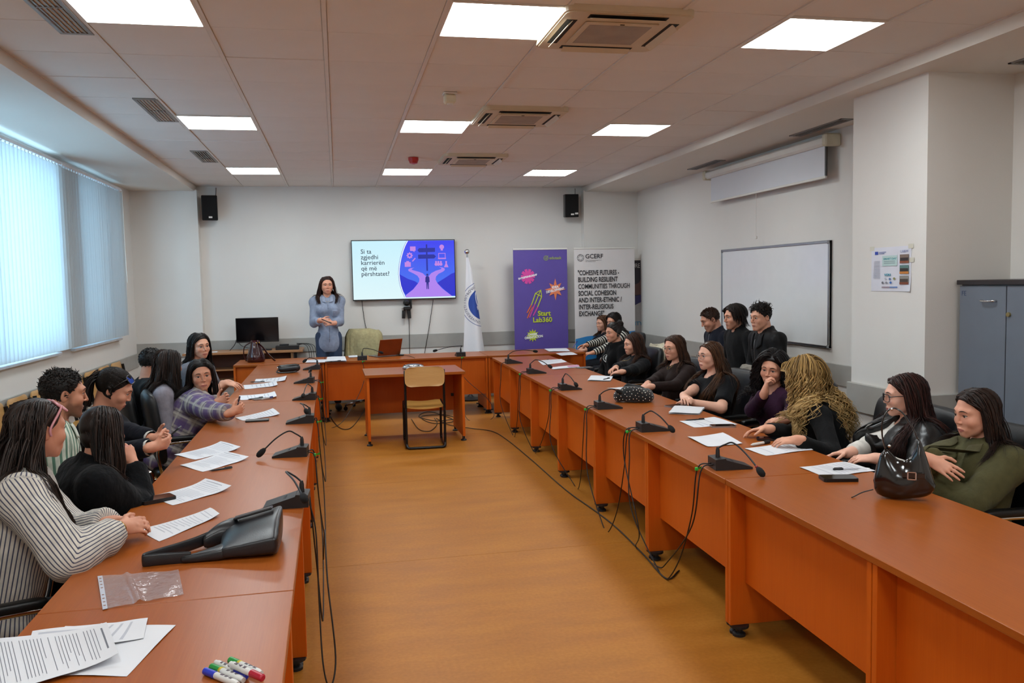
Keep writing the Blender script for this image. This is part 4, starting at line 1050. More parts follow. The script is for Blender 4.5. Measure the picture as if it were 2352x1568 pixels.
def make_hair(I, style='long', col=('#17100c', '#2f2019'), tip=None, N=900, zend=-.30, part=0., front=.5, vol=.012, curl=0., wave=.05, rough=.46, seed=1, K=12, thick=.0042, fringe=0., cap=.007, lenj=.04, tail=(0, -.115, .045), taillen=.3, top=.045, bunr=.038, facew=1., hairup=0., yl=.040, wavel=.075, gather=.6, maxr=.30):
    rs = np.random.RandomState(seed); HR, Hc, hs, male = I['HR'], I['Hc'], I['hs'], I['male']
    obst = [(p, .017) for p in I['torso']]+[(Prim('c', a, b, ra, rb), .016) for (a, b, ra, rb) in I['armp']]+[(Prim('c', Hc+HR@v3(0, -.028, -.045)*hs, I['N'], I['nr'], I['nr']*1.1), .002)]+[(p, .004) for p in I['hp'][:6]+I['hp'][len(I['hp'])//2:len(I['hp'])//2+6]]
    def hsdf(P):
        q = ((P-Hc)@HR/hs).T; return head_sdf(q, male, False)*hs, q
    def sdf(P):
        d, q = hsdf(P)
        if facew: d = np.minimum(d, d_ell(q, (0, .100, -.026), (.071*facew, .085, .118))*hs)
        Pt = (P[:, 0], P[:, 1], P[:, 2])
        for p, r in obst: d = np.minimum(d, p.ev(Pt)-r)
        return d
    def grad(f, P, e=.002):
        g = np.zeros_like(P)
        for s in ((1, 1, 1), (1, -1, -1), (-1, 1, -1), (-1, -1, 1)):
            s = np.array(s, float); g += np.outer(f(P+s*e), s)
        return g/np.maximum(np.linalg.norm(g, axis=1, keepdims=True), 1e-9)
    hd = lambda P: hsdf(P)[0]
    Vs, Fs, sh, al = [], [], [], []
    def add(V, Fq, s, a): Fs.append(Fq+sum(len(v) for v in Vs)); Vs.append(V); sh.append(s); al.append(a)
    def toL(p): return Hc+(np.atleast_2d(p)@HR.T)*hs      # head frame -> person frame
    # cap hugging the skull
    F = Field([axis([(-.12, .12, None)], .006)]*3); Q = F.P((slice(None),)*3)
    capd = d_ell(Q, (0, -.012, .030), (.0745, .094, .082))-cap
    if style in ('long', 'curtain'): capd = np.minimum(capd, d_ell(Q, (0, -.03, -.02), (.066, .068, .065))-cap)
    capd = smax(capd, d_hairclip(Q, hairup), .012); F.D = (capd+.0012*wob(Q, seed, 130)).astype(f32)
    V, Fq = nets(F.D, F.ax); add(toL(V), Fq, np.full(len(V), .35), np.zeros(len(V)))
    def run(root, v, length, delta, gv, Kk=K, stick=-.03, drift=None, gk=.34):
        """let strands slide over the head, then fall, kept outside the head, neck and clothes"""
        p = root.copy(); path = [p.copy()]; ds = (length/(Kk-1))[:, None]; side = np.sign(((p-Hc)@HR)[:, :1])
        for k in range(Kk-1):
            ax_ = (Hc+HR@v3(0, -.03, 0)*hs)[None]-p; ax_[:, 2] = 0; lowm = np.clip((Hc[2]-.10-p[:, 2:3])/.08, 0, 1)
            v = v+ax_*lowm*gather*4.
            v = v*(1-gk*.7)+gv*gk+(drift*(np.clip((Hc[2]-.10-p[:, 2:3])/.08, 0, 1)) if drift is not None else 0); v /= np.maximum(np.linalg.norm(v, axis=1, keepdims=True), 1e-9)
            p = p+v*ds
            for it in range(2):
                d = sdf(p); g = grad(sdf, p); dl = delta*(1+1.2*k/Kk)
                push = np.maximum(dl-d, 0)
                q = ((p-Hc)@HR/hs); on = (q[:, 2] > stick)
                push = push-np.where(on & (d > dl), (d-dl)*.8, 0)
                p = p+g*push[:, None]
                q = ((p-Hc)@HR/hs); mk = (q[:, 2] < .066) & (q[:, 2] > -.135) & (np.abs(q[:, 0]) < .13); lim = yl-np.clip(.04-q[:, 2], 0, .1)*.12
                p = p+np.outer(np.where(mk, np.minimum(lim-q[:, 1], 0)*.75, 0)*hs, HR[:, 1])
            v = p-path[-1]; v /= np.maximum(np.linalg.norm(v, axis=1, keepdims=True), 1e-9); path.append(p.copy())
        return np.stack(path, 1)
    def finish(path, rw, rt_, s=None, n=3, tap=.5):
        Nn, Kk, _ = path.shape; t = np.linspace(0, 1, Kk)[None]
        out = path-(Hc+HR@v3(0, -.02, .0)*hs); out[..., 2] *= .3
        w = rw[:, None]*np.clip(np.minimum((t*8+.45), 1)*np.minimum(1, (1-t)/tap+.12), .05, 1); tt = rt_[:, None]*np.minimum(1, (1-t)/tap+.12)
        V, Fq = tubes(path, w, tt, out, n); s = rs.rand(Nn) if s is None else s
        add(V, Fq, np.repeat(s, Kk*n), np.tile(np.repeat(np.linspace(0, 1, Kk), n), Nn))
    down = v3(0, 0, -1)
    if style in ('long', 'curtain'):
        t = rs.rand(N)**.85; s = np.where(rs.rand(N) < .5+part*3, -1., 1.)*np.where(rs.rand(N) < .0, -1, 1)
        y = .080-.150*t; r0 = np.stack([part+s*.003, y, np.full(N, .125)], 1); r0 = toL(r0); d = hd(r0)
        for _ in range(3): r0 = r0-grad(hd, r0)*(hd(r0)-.006)[:, None]
        hdv = np.stack([s*(1.-.45*t), (fringe-.25-1.0*t), np.full(N, -.1)], 1); v = hdv@HR.T; v /= np.linalg.norm(v, axis=1, keepdims=True)
        fillk = rs.rand(N) < .42
        D = rs.normal(size=(N*6, 3)); D /= np.linalg.norm(D, axis=1, keepdims=True); qq = D*np.array([.0745, .094, .082])+np.array([0, -.012, .03]); qq = qq[(d_hairclip(qq.T, hairup) < -.006) & (qq[:, 2] > -.03)][:N]
        if len(qq) == N:
            rr = toL(qq)
            for _ in range(2): rr = rr-grad(hd, rr)*(hd(rr)-.006)[:, None]
            vv = np.stack([np.sign(qq[:, 0]-part)*(.9-.5*(qq[:, 1] < -.05)), np.where(qq[:, 1] > 0, -.45, -.9), -.35-4*np.clip(.09-qq[:, 2], 0, .2)], 1)@HR.T; vv /= np.linalg.norm(vv, axis=1, keepdims=True)
            r0 = np.where(fillk[:, None], rr, r0); v = np.where(fillk[:, None], vv, v); t = np.where(fillk, np.clip(.45-qq[:, 1]*5, 0, 1), t)
        isf = (rs.rand(N) < front)*(t < .55)
        ze = Hc[2]+zend+rs.uniform(-lenj, lenj, N); length = np.maximum(r0[:, 2]-ze, .06)*1.0+.055
        dr = np.where(isf[:, None], I['fw']*.16, -I['fw']*.12)
        delta = .004+vol*rs.rand(N)
        path = run(r0, v, length, delta, np.tile(down, (N, 1)), drift=dr)
        far_ = np.linalg.norm((path-Hc)[..., :2], axis=2).max(1) < maxr; path, length, delta = path[far_], length[far_], delta[far_]; N = len(path)
        tt = np.linspace(0, 1, K)[None]; ph = rs.rand(N)[:, None]*6.3
        if curl:
            arc = length[:, None]*tt; f = 2*PI/wavel*(1+rs.uniform(-.2, .2, N))[:, None]; am = curl*np.clip(tt*3, 0, 1)*(1+.5*rs.rand(N))[:, None]*np.clip((Hc[2]+.085-path[..., 2])/.10, .12, 1)
            out = path-(Hc+HR@v3(0, -.02, 0)*hs); out[..., 2] = 0; out /= np.maximum(np.linalg.norm(out, axis=2, keepdims=True), 1e-6); sd = np.cross(out, v3(0, 0, 1))
            path = path+out*(am*(1+np.cos(arc*f+ph)))[..., None]+sd*(am*np.sin(arc*f+ph))[..., None]
        elif wave:
            out = path-Hc; out[..., 2] = 0; out /= np.maximum(np.linalg.norm(out, axis=2, keepdims=True), 1e-6); sd = np.cross(out, v3(0, 0, 1))
            path = path+sd*(wave*.1*tt*np.sin(length[:, None]*tt*22+ph))[..., None]
        qp = (path-Hc)@HR/hs; lim = np.where(qp[..., 2] > .066, .093, np.where(qp[..., 2] > -.11, yl+.014, 9.)); path = path+np.minimum(lim-qp[..., 1], 0)[..., None]*HR[:, 1]*hs
        finish(path, thick*(.5+.9*rs.rand(N)), thick*.5*np.ones(N))
    if style in ('bun', 'pony'):
        M_ = N
        def surf(D, off):
            p = toL(D*.16+np.array([0, -.012, .02])); 
            for _ in range(6): p = p-grad(hd, p)*(hd(p)-off)[:, None]
            return p
        th = rs.uniform(-PI, PI, M_*3); zz = np.array([.09]*(M_*3))
        # roots along the hairline
        zr = np.concatenate([np.full(M_, .074), rs.uniform(-.05, .074, M_*2)]); xr = np.concatenate([rs.uniform(-.05, .05, M_), np.sign(rs.rand(M_*2)-.5)*.075]); yr = np.interp(zr, *HAIRLINE)-.003
        yr = np.concatenate([yr[:M_], yr[M_:]*rs.uniform(-.3, 1, M_*2)])
        p0 = toL(np.stack([xr, yr, zr], 1))
        for _ in range(4): p0 = p0-grad(hd, p0)*(hd(p0)-.003)[:, None]
        G = toL(np.array(tail))[0]; Kk = 12; path = []
        for k in range(Kk):
            t = k/(Kk-1); p = p0*(1-t)+(G+rs.normal(0, .006, p0.shape))*t+HR@v3(0, 0, .0)
            for _ in range(3):
                d = hd(p); off = .005+.006*math.sin(PI*t); p = p+grad(hd, p)*(np.where(d < off, off-d, (off-d)*(.7*(1-t))))[:, None]
            path.append(p)
        finish(np.stack(path, 1), np.full(len(p0), .0046), np.full(len(p0), .0022), tap=.1)
        out = unit(HR@unit(np.array(tail)-np.array([0, -.01, .03])))
        if style == 'bun':
            c = G+out*bunr*.6; nb = 46; Kk = 26; al_ = rs.rand(nb)*6.3; ax_ = rs.normal(size=(nb, 3))*.45+out; ax_ /= np.linalg.norm(ax_, axis=1, keepdims=True)
            e1 = np.cross(ax_, v3(.3, .2, 1)); e1 /= np.linalg.norm(e1, axis=1, keepdims=True); e2 = np.cross(ax_, e1); a = np.linspace(0, 5.2, Kk)[None]+al_[:, None]; rr = (bunr*rs.uniform(.55, 1, nb))[:, None]*(1+.06*np.sin(a*3)); h = (bunr*rs.uniform(-.5, .5, nb))[:, None]
            path = c+(rr*np.cos(a))[..., None]*e1[:, None]+(rr*np.sin(a))[..., None]*e2[:, None]+h[..., None]*ax_[:, None]
            V, Fq = tubes(path, np.full((nb, Kk), .006), np.full((nb, Kk), .0045), path-c, 5); add(V, Fq, np.repeat(rs.rand(nb), Kk*5), np.zeros(nb*Kk*5))
        else:
            nb = 220; r0 = G+rs.normal(0, .008, (nb, 3)); v = np.tile(out*.6+v3(0, 0, -.25), (nb, 1))+rs.normal(0, .12, (nb, 3))
            path = run(r0, v, np.full(nb, taillen)*rs.uniform(.8, 1.1, nb), .004+.02*rs.rand(nb), np.tile(down, (nb, 1)), stick=9)
            finish(path, np.full(nb, .0048), np.full(nb, .003))
    if style in ('short', 'curlytop', 'tufty'):
        Nn = N; D = rs.normal(size=(Nn*4, 3)); D /= np.linalg.norm(D, axis=1, keepdims=True); q = D*np.array([.0745, .094, .082])+np.array([0, -.012, .03])
        ok = (d_hairclip(q.T, hairup) < -.004) & (q[:, 2] > -.07); q = q[ok][:Nn]; Nn = len(q)
        p = toL(q); 
        for _ in range(2): p = p-grad(hd, p)*(hd(p)-.003)[:, None]
        g = grad(hd, p); ql = (p-Hc)@HR/hs; up = np.clip((ql[:, 2]-.03)/.06, 0, 1)
        ln = (.014+(top-.014)*up)*rs.uniform(.7, 1.2, Nn)
        comb = np.stack([.3*np.sign(ql[:, 0]-part), .75*np.ones(Nn)*(ql[:, 1] > -.03)-.2, -.5+.6*up], 1)@HR.T
        v = g*((.25 if style == 'short' else .5)+.45*up)[:, None]+comb*.7+rs.normal(0, .2, (Nn, 3)); v /= np.linalg.norm(v, axis=1, keepdims=True); Kk = 6 if style != 'short' else 4; path = [p]
        ax_ = rs.normal(size=(Nn, 3)); ax_ /= np.linalg.norm(ax_, axis=1, keepdims=True)
        for k in range(Kk-1):
            if style == 'curlytop': v = v+np.cross(ax_, v)*1.15*rs.uniform(.6, 1.2, (Nn, 1))
            else: v = v+np.tile(down, (Nn, 1))*.18+rs.normal(0, .08, (Nn, 3))
            v /= np.linalg.norm(v, axis=1, keepdims=True); nx = path[-1]+v*(ln/(Kk-1))[:, None]; d = hd(nx); gg = grad(hd, nx); nx = nx+gg*np.maximum(.004-d, 0)[:, None]; path.append(nx)
        finish(np.stack(path, 1), np.full(Nn, thick*.62), np.full(Nn, thick*.45), n=3, tap=.5)
    V = np.concatenate(Vs); Fq = np.concatenate(Fs)
    return mesh_from(V, Fq, 'hair', hairmat(col[0], col[1], rough, tip), I['T'], {'shade': np.concatenate(sh), 'along': np.concatenate(al)})
def glasses(I, m, r=.021, w=.0016, lens=True, square=False, name='glasses', up=0., tilt=0., lensm=None, yo=.0, wd=1., sc=1.):
    M = I['HM'] @ TR(0, 0, up) @ RX(tilt) @ Matrix.Scale(sc, 4); g = MB(); fr = []
    for s in (1, -1):
        pts = []
        for q in range(24):
            a = 2*PI*q/24; cx, cz = math.cos(a), math.sin(a)
            if square: e = .6; cx = math.copysign(abs(cx)**e, cx); cz = math.copysign(abs(cz)**e, cz)
            pts.append((s*(.0325*wd+r*1.08*cx), .098+yo-.010*(abs(.0325*wd+r*1.08*cx)-.03)/.03, -.004+r*.9*cz))
        g.tube(pts, w, 6, closed=True)
        g.tube(bez([(s*(.0325*wd+r*1.05), .094+yo, .004), (s*.074, .055, .008), (s*.0785, .0, .006), (s*.079, -.02, -.01)], 5), w, 6)
    g.tube(bez([(-.0115*wd, .1005+yo, .001), (0, .103+yo, .005), (.0115*wd, .1005+yo, .001)], 4), w, 6)
    g.v = [tuple(M @ Vector(v)) for v in g.v]; o = g.build(name, m, I['T'], True)
    if lens:
        for s in (1, -1):
            l = MB(); n = 24; vs = []
            for q in range(n):
                a = 2*PI*q/n; cx, cz = math.cos(a), math.sin(a)
                if square: e = .6; cx = math.copysign(abs(cx)**e, cx); cz = math.copysign(abs(cz)**e, cz)
                vs.append((s*(.0325*wd+r*1.08*cx), .098+yo-.010*(abs(.0325*wd+r*1.08*cx)-.03)/.03, -.004+r*.9*cz))
            l.add(vs, [tuple(range(n))], M); l.build('lens', lensm or m_lens, o)
    return o
def lens_mat():
    t = NT('spectacle lens'); g = t.n('ShaderNodeBsdfGlossy'); g.inputs['Roughness'].default_value = .03
    tr = t.n('ShaderNodeBsdfTransparent'); tr.inputs[0].default_value = (.96, .97, .98, 1); mx = t.n('ShaderNodeMixShader'); mx.inputs[0].default_value = .07
    t.l(tr.outputs[0], mx.inputs[1]); t.l(g.outputs[0], mx.inputs[2]); t.l(mx.outputs[0], t.out.inputs[0]); return t.m
m_lens = lens_mat()
# ================================================================== the people
DK = ('#0b0808', '#211814'); DB = ('#150d0a', '#35221a'); BR = ('#1f120c', '#4d3020'); AU = ('#180b08', '#42201a')
def hX(px, py, X): return Xp(px, py, X)
c_black = cloth('#0c0d0f'); c_hood = cloth('#0b0b0d', .95); m_leaj = mat('black jacket leather', '#0f1011', .36, bump=.5, bscale=28, vary=.15)
# ---- right side of the desks, from the viewer towards the screen
q_R10 = person('young woman in an olive green jacket, arms folded, at the right row', hX(2240, 948, 2.88), 176, 8, 0, 176, lean=(0, -.02), pz=.47,
   hands=[hX(2138, 1056, 2.545), hX(2112, 1088, 2.60)], poles=[(.8, -.1, -.5), (-.8, -.1, -.6)], hdir=[(.45, -.6, -.35), (-.3, 1, .1)], hnorm=[(.6, .3, -.6), (.2, 0, -1)], curl=(.18, .3),
   tone='#d3997e', lip='#b0605f', fine=.0031, bulk=1.12, top=dict(m=cloth('#4d4a2e', .85, bump=.35), infl=.02, collar='lapel', fold=.007, bulkarm=1.5, length=.12, sleeve=.93),
   hair=dict(col=DB, N=1120, zend=-.26, yl=.026, part=.006, front=.7, vol=.012, seed=4, thick=0.0034, hairup=.006))
q_R9 = person('woman with long auburn hair, dark framed glasses and a black leather jacket over white', hX(2074, 908, 2.95), 160, 4, 0, 170, lean=(0, -.04), pz=.47,
   hands=[hX(1935, 1046, 2.52), hX(2010, 1052, 2.58)], hdir=[(-1, .3, -.1), (-.8, .7, -.1)], poles=[(.6, -.2, -.6), (-.6, -.2, -.6)],
   tone='#d9a68e', lip='#a9555a', fine=.0036, top=[dict(m=cloth('#d9d6cf', .8), infl=.010, fold=.003, sleeve=.9, neck=.07, neckdrop=.02), dict(name='leather_jacket', m=m_leaj, infl=.030, collar='lapel', fold=.008, sleeve=.66, bulkarm=1.5, openfront=.085, length=.14, seed=9)],
   hair=dict(col=AU, N=1120, zend=-.34, yl=.022, part=.012, front=.6, vol=.024, wave=.10, seed=5, thick=0.0036, lenj=.06))
q_R8 = person('woman seen from behind with long curly blonde hair and a black top', hX(1848, 868, 2.70), 118, 14, 0, 150, lean=(0, .2), pz=.47,
   hands=[hX(1760, 985, 2.40), hX(1830, 1010, 2.40)], hdir=[(-.9, .3, -.1), (-.8, .5, -.1)],
   tone='#cd9579', fine=.0046, top=dict(m=c_black, fold=.004, infl=.012),
   hair=dict(col=('#4a3015', '#b08a4c'), N=760, zend=-.40, front=.4, vol=.034, curl=.0115, seed=6, K=30, thick=0.0042, tip='#c6a56c', lenj=.07, cap=.016, rough=.45))
q_R7 = person('woman with dark curly hair and a purple top, chin resting on her fist', hX(1774, 846, 2.90), 222, 8, -6, 190, lean=(0, .10), pz=.47,
   hands=[hX(1757, 900, 2.74), hX(1790, 985, 2.55)], hdir=[(.15, -.1, 1), (-.6, .5, -.1)], hnorm=[(.9, -.3, .1), None], poles=[(.5, .2, -.8), (-.5, -.3, -.6)], curl=(.95, .4),
   tone='#c88f74', lip='#a25052', fine=.0036, top=dict(m=cloth('#2e1029', .8), fold=.004, neckdrop=.015, neck=.07, sleeve=.93),
   hair=dict(col=('#090708', '#1a1314'), N=620, zend=-.30, part=-.01, front=.5, vol=.03, curl=.009, seed=7, K=26, thick=0.0042, lenj=.06, cap=.013))
q_R6 = person('woman with very long straight brown hair, thin glasses and a black T-shirt', hX(1630, 816, 2.80), 190, 2, 0, 185, lean=(0, .04), pz=.47,
   hands=[hX(1566, 912, 2.47), hX(1580, 922, 2.50)], hdir=[(-.2, -.8, -.1), (-.3, .8, -.1)], poles=[(.7, -.2, -.5), (-.7, -.2, -.5)],
   tone='#d8a58c', lip='#b06a66', fine=.0036, top=dict(m=cloth('#0c0e12'), sleeve=.40, infl=.014, fold=.004, neck=.075, neckdrop=.015),
   hair=dict(col=('#24140c', '#5a3a24'), N=1200, zend=-.44, part=.004, front=.72, vol=.010, seed=8, thick=0.0036, hairup=.006, rough=.32))
q_R5 = person('woman with brown hair, round thin glasses and a dark brown long-sleeved top', hX(1548, 798, 2.92), 198, 6, 0, 186, lean=(0, .0), pz=.46,
   hands=[hX(1480, 886, 2.55), hX(1492, 888, 2.55)], hdir=[(-.6, -.5, -.1), (-.6, .6, -.1)], poles=[(.7, -.2, -.5), (-.7, -.2, -.5)],
   tone='#cf987e', lip='#a65e5c', fine=.0046, top=dict(m=cloth('#211310', .8), fold=.004, infl=.010, neck=.066, neckdrop=.01),
   hair=dict(K=10, thick=0.0042, col=BR, N=640, zend=-.26, part=.004, front=.15, vol=.012, seed=10, hairup=.006))
q_R4 = person('woman with wavy brown hair and a black half-zip jacket by the cream coat', hX(1453, 790, 3.02), 186, 6, 0, 182, lean=(0, -.02), pz=.45,
   hands=[hX(1398, 850, 2.62), hX(1420, 856, 2.66)], hdir=[(-.6, -.5, -.1), (-.6, .6, -.1)], poles=[(.7, -.2, -.5), (-.7, -.2, -.5)],
   tone='#cf987d', lip='#a2504f', fine=.0046, top=dict(m=cloth('#0d0f13', .7), fold=.005, infl=.016, collar='stand', bulkarm=1.3),
   hair=dict(K=10, thick=0.0046, col=('#1d110c', '#4a2c1d'), N=640, zend=-.27, part=.012, front=.5, vol=.02, wave=.12, seed=11))
q_R3 = person('woman in a black hooded sweatshirt with a round white emblem, hair in a bun', hX(1409, 763, 3.05), 196, 6, 0, 186, lean=(0, .02), pz=.47,
   poles=[(.7, -.2, -.5), (-.7, -.2, -.5)],
   tone='#c88f73', lip='#9c5450', fine=.0046, top=dict(m=c_hood, fold=.006, infl=.018, collar='hood', bulkarm=1.4),
   hair=dict(style='bun', col=DK, N=160, tail=(0, -.085, .075), seed=12))
q_R2 = person('woman in a black and white striped sweater, writing with a blue pen', Yp(1409, 737, 10.85), 205, 14, 0, 182, lean=(0, .10), pz=.50,
   hands=[Yp(1322, 801, 10.75), Yp(1352, 815, 10.55)], hdir=[(-1, 0, -.1), (-1, 0, -.1)], poles=[(.5, -.2, -.8), (-.5, -.2, -.8)],
   tone='#c88f73', fine=.005, top=dict(m=cloth('#0e0e10', .85, 'hooped', cols=('#c9c5bb',), scale=26, width=.45), fold=.004, infl=.014, step=.011),
   hair=dict(K=10, thick=0.0055, col=DK, N=500, zend=-.20, front=.1, vol=.016, seed=13))
q_R1 = person('woman with light brown hair and a navy top, farthest on the right side', Yp(1384, 742, 11.42), 196, 6, 0, 186, lean=(0, .04), pz=.50,
   hands=[Yp(1335, 800, 11.2), Yp(1345, 804, 11.1)], tone='#cf9a80', fine=.005, top=dict(m=cloth('#0e121c'), fold=.005, infl=.016),
   hair=dict(K=10, thick=0.0055, col=('#2c1a10', '#6a452a'), N=500, zend=-.24, front=.6, vol=.014, seed=14))
# ---- three men against the wall
q_M1 = person('man with short cropped brown hair and a navy jacket looking down, by the whiteboard', hX(1631, 733, 3.80), 172, 24, 0, 178, lean=(0, .14), pz=.56, male=1., beard=.35,
   tone='#c28a70', lip='#a06a60', fine=.0046, top=dict(m=cloth('#0e1220', .75), fold=.006, infl=.014, collar='stand', bulkarm=1.0),
   hair=dict(style='short', col=('#20130d', '#4a3022'), N=1300, top=.016, seed=15, thick=.005, cap=.004))
q_M2 = person('man with swept-back dark medium hair and a black jacket, middle of the three men', hX(1686, 727, 3.78), 184, 6, 0, 180, lean=(0, .10), pz=.56, male=1., beard=.3,
   tone='#c78f74', lip='#a26a60', fine=.0046, top=dict(m=cloth('#09090b', .8), fold=.005, infl=.014, collar='roll', bulkarm=1.0),
   hair=dict(K=10, thick=0.0045, style='curtain', col=('#0f0b0a', '#2a1d18'), N=700, zend=-.015, yl=.055, front=0, vol=.018, part=.006, seed=16, lenj=.025, cap=.014, facew=.96, hairup=.004))
q_M3 = person('man with curly dark hair and a black zipped jacket, rightmost of the three men', hX(1747, 728, 3.76), 192, 6, 0, 180, lean=(0, .12), pz=.56, male=1.,
   tone='#cd967b', lip='#a86a62', fine=.0044, bulk=1.05, top=dict(m=cloth('#0b0b0d', .6), fold=.007, infl=.016, collar='lapel', bulkarm=1.0),
   hair=dict(style='curlytop', col=('#0d0a0a', '#221916'), N=1120, top=.066, seed=17, thick=.0056, cap=.006, hairup=.0))
# ---- left side, from the viewer
q_L1 = person('woman in a navy-striped white blouse with pink sunglasses on her long dark hair', hX(88, 985, -1.08), 48, 6, 0, 22, lean=(0, .16), pz=.47,
   hands=[hX(276, 1212, -.80), hX(262, 1200, -.84)], hdir=[(.8, .6, -.05), (1, .2, -.05)], hnorm=[(-.4, .6, -.6), (.2, -.5, -.8)], poles=[(.75, .1, -.65), (-.6, -.2, -.6)], curl=(.55, .5),
   tone='#c58a6e', lip='#a2585a', fine=.0036, bulk=1.05, top=dict(m=cloth('#cfc9be', .85, 'striped', cols=('#4a4d60',), scale=88, width=.30), infl=.022, fold=.009, collar='shirt', bulkarm=1.6, length=.14, step=.010, sleeve=.93),
   hair=dict(col=('#120c0a', '#3a2b24'), N=1300, zend=-.46, maxr=.26, yl=-.028, front=.0, vol=.012, seed=18, thick=0.0034, rough=0.42, lenj=.06))
q_L2 = person('woman with long straight dark hair and a black wool coat, elbow on the left desks', hX(236, 990, -1.03), 62, 8, -4, 28, lean=(0, .18), pz=.47,
   hands=[hX(236, 990, -1.03)+np.array([.09, .10, -.17]), None], hdir=[(-.3, .2, .9), None], poles=[(.45, .1, -.9), (-.6, -.2, -.6)], curl=(.9, .4),
   tone='#c58b70', fine=.0046, bulk=1.08, top=dict(m=cloth('#08090c', .95, bump=.5), infl=.022, fold=.007, collar='lapel', bulkarm=1.6, length=.12),
   hair=dict(col=('#110b09', '#2f1f18'), N=1150, zend=-.36, maxr=.21, gather=1.3, front=.5, vol=.012, seed=19, thick=0.0034, rough=0.42))
q_L3 = person('bearded man with dark curly hair and a pale green striped shirt', hX(146, 903, -1.32), 28, 6, 0, 18, lean=(0, .10), pz=.50, male=1., beard=.8,
   tone='#bb8468', lip='#9c5c50', fine=.0036, top=dict(m=cloth('#c9cfbf', .85, 'striped', cols=('#5d7f6c',), scale=34, width=.4), infl=.016, fold=.006, collar='shirt', bulkarm=1.5),
   hair=dict(style='curlytop', col=('#0b0908', '#1f1714'), N=1800, top=.030, seed=20, thick=.0046, cap=.006))
q_L4 = person('woman with a ponytail and dark sunglasses on her head, looking down at her phone', hX(262, 893, -1.22), 8, 26, 0, 4, lean=(0, .10), pz=.47,
   hands=[hX(352, 1026, -.93), hX(372, 1014, -.93)], hdir=[(.7, .5, .1), (.75, -.35, .1)], hnorm=[(-.3, .6, .3), (-.3, -.6, .3)], poles=[(.5, -.5, -.7), (-.5, -.5, -.7)], curl=(.85, .85),
   tone='#c78d72', lip='#a35a58', fine=.0036, top=dict(m=cloth('#0b0d18', .9), infl=.016, fold=.006, bulkarm=1.4, sleeve=.94),
   hair=dict(style='pony', col=DK, N=300, tail=(0, -.106, .048), seed=21, taillen=.24))
q_L5 = person('woman in a purple and grey plaid shirt leaning on the desk, facing the viewer', hX(462, 860, -1.0), 286, 6, 5, 12, lean=(0, .26), pz=.47,
   hands=[hX(534, 948, -.72), hX(540, 932, -.70)], hdir=[(.8, .35, .25), (.8, -.1, .35)], hnorm=[(-.4, .7, .1), (.1, -.8, .3)], poles=[(.5, -.6, -.6), (-.5, -.5, -.6)], curl=(.85, .8),
   tone='#c58a6d', lip='#a8605c', fine=.0036, bulk=1.1, top=dict(m=cloth('#98908e', .95, 'plaid', cols=('#5b4677', '#bdb6ac', '#2a263e')), infl=.020, fold=.006, bulkarm=1.5, step=.010),
   hair=dict(col=DK, N=1120, zend=-.25, part=.0, front=.6, vol=.012, seed=22, thick=0.0036, hairup=.004))
q_L6 = person('woman in a lavender grey sweater with dark brown hair, seen from behind', hX(388, 838, -1.24), 48, 4, 0, 14, lean=(0, .10), pz=.47,
   tone='#c58a6d', fine=.005, top=dict(m=cloth('#8e8992', .9), infl=.014, fold=.005), hair=dict(K=10, col=('#140d0b', '#33231c'), N=1000, zend=-.22, front=.3, vol=.018, seed=23, thick=0.0044))
q_L7 = person('person in dark clothes with close-cropped black hair, half hidden on the left', hX(350, 832, -1.47), 50, 6, 0, 20, lean=(0, .06), pz=.48, male=1.,
   tone='#b97f63', fine=.005, top=dict(m=cloth('#0a0b0e', .9), infl=.016, fold=.005), hair=dict(style='short', col=DK, N=1100, top=.012, seed=24, thick=.005, cap=.006))
q_L8 = person('woman with shoulder-length black hair and a grey top, farthest on the left side', hX(459, 794, -1.22), 306, 4, 4, 340, lean=(0, .04), pz=.48,
   hands=[hX(518, 880, -1.0), hX(526, 878, -1.0)], hdir=[(.9, 0, -.2), (.9, .1, -.2)], tone='#cb9478', lip='#a85550', fine=.0046, top=dict(m=cloth('#66666c', .9), infl=.012, fold=.004, sleeve=.42),
   hair=dict(K=10, thick=0.0044, col=DK, N=640, zend=-.17, part=-.012, front=.5, vol=.014, seed=25, hairup=.003))
# ---- the speaker
q_S1 = person('woman standing by the screen in a light blue shirt and jeans, holding a pen', Yp(751, 655, 11.38), 277, 2, 0, 274, lean=(0, .02), pz=1.0, standing=True, gs=1.05, bulk=.84, sw=.158,
   hands=[Yp(738, 735, 11.10), Yp(765, 742, 11.10)], hdir=[(.9, -.2, -.1), (-.9, -.2, .05)], hnorm=[(.1, .8, -.3), (.1, .8, -.3)], poles=[(.32, -.6, -.8), (-.32, -.6, -.8)], curl=(.7, .7),
   tone='#c98f74', lip='#a55a58', fine=.005, legs=cloth('#39465e', .9), top=dict(m=cloth('#8892a6', .85), infl=.020, fold=.005, collar='shirt', vneck=.07, length=.215, bulkarm=1.0, sleeve=.84),
   hair=dict(K=10, thick=0.0048, col=('#170d0b', '#3f241c'), N=640, zend=-.30, part=.01, front=.55, vol=.014, seed=26, hairup=.004))
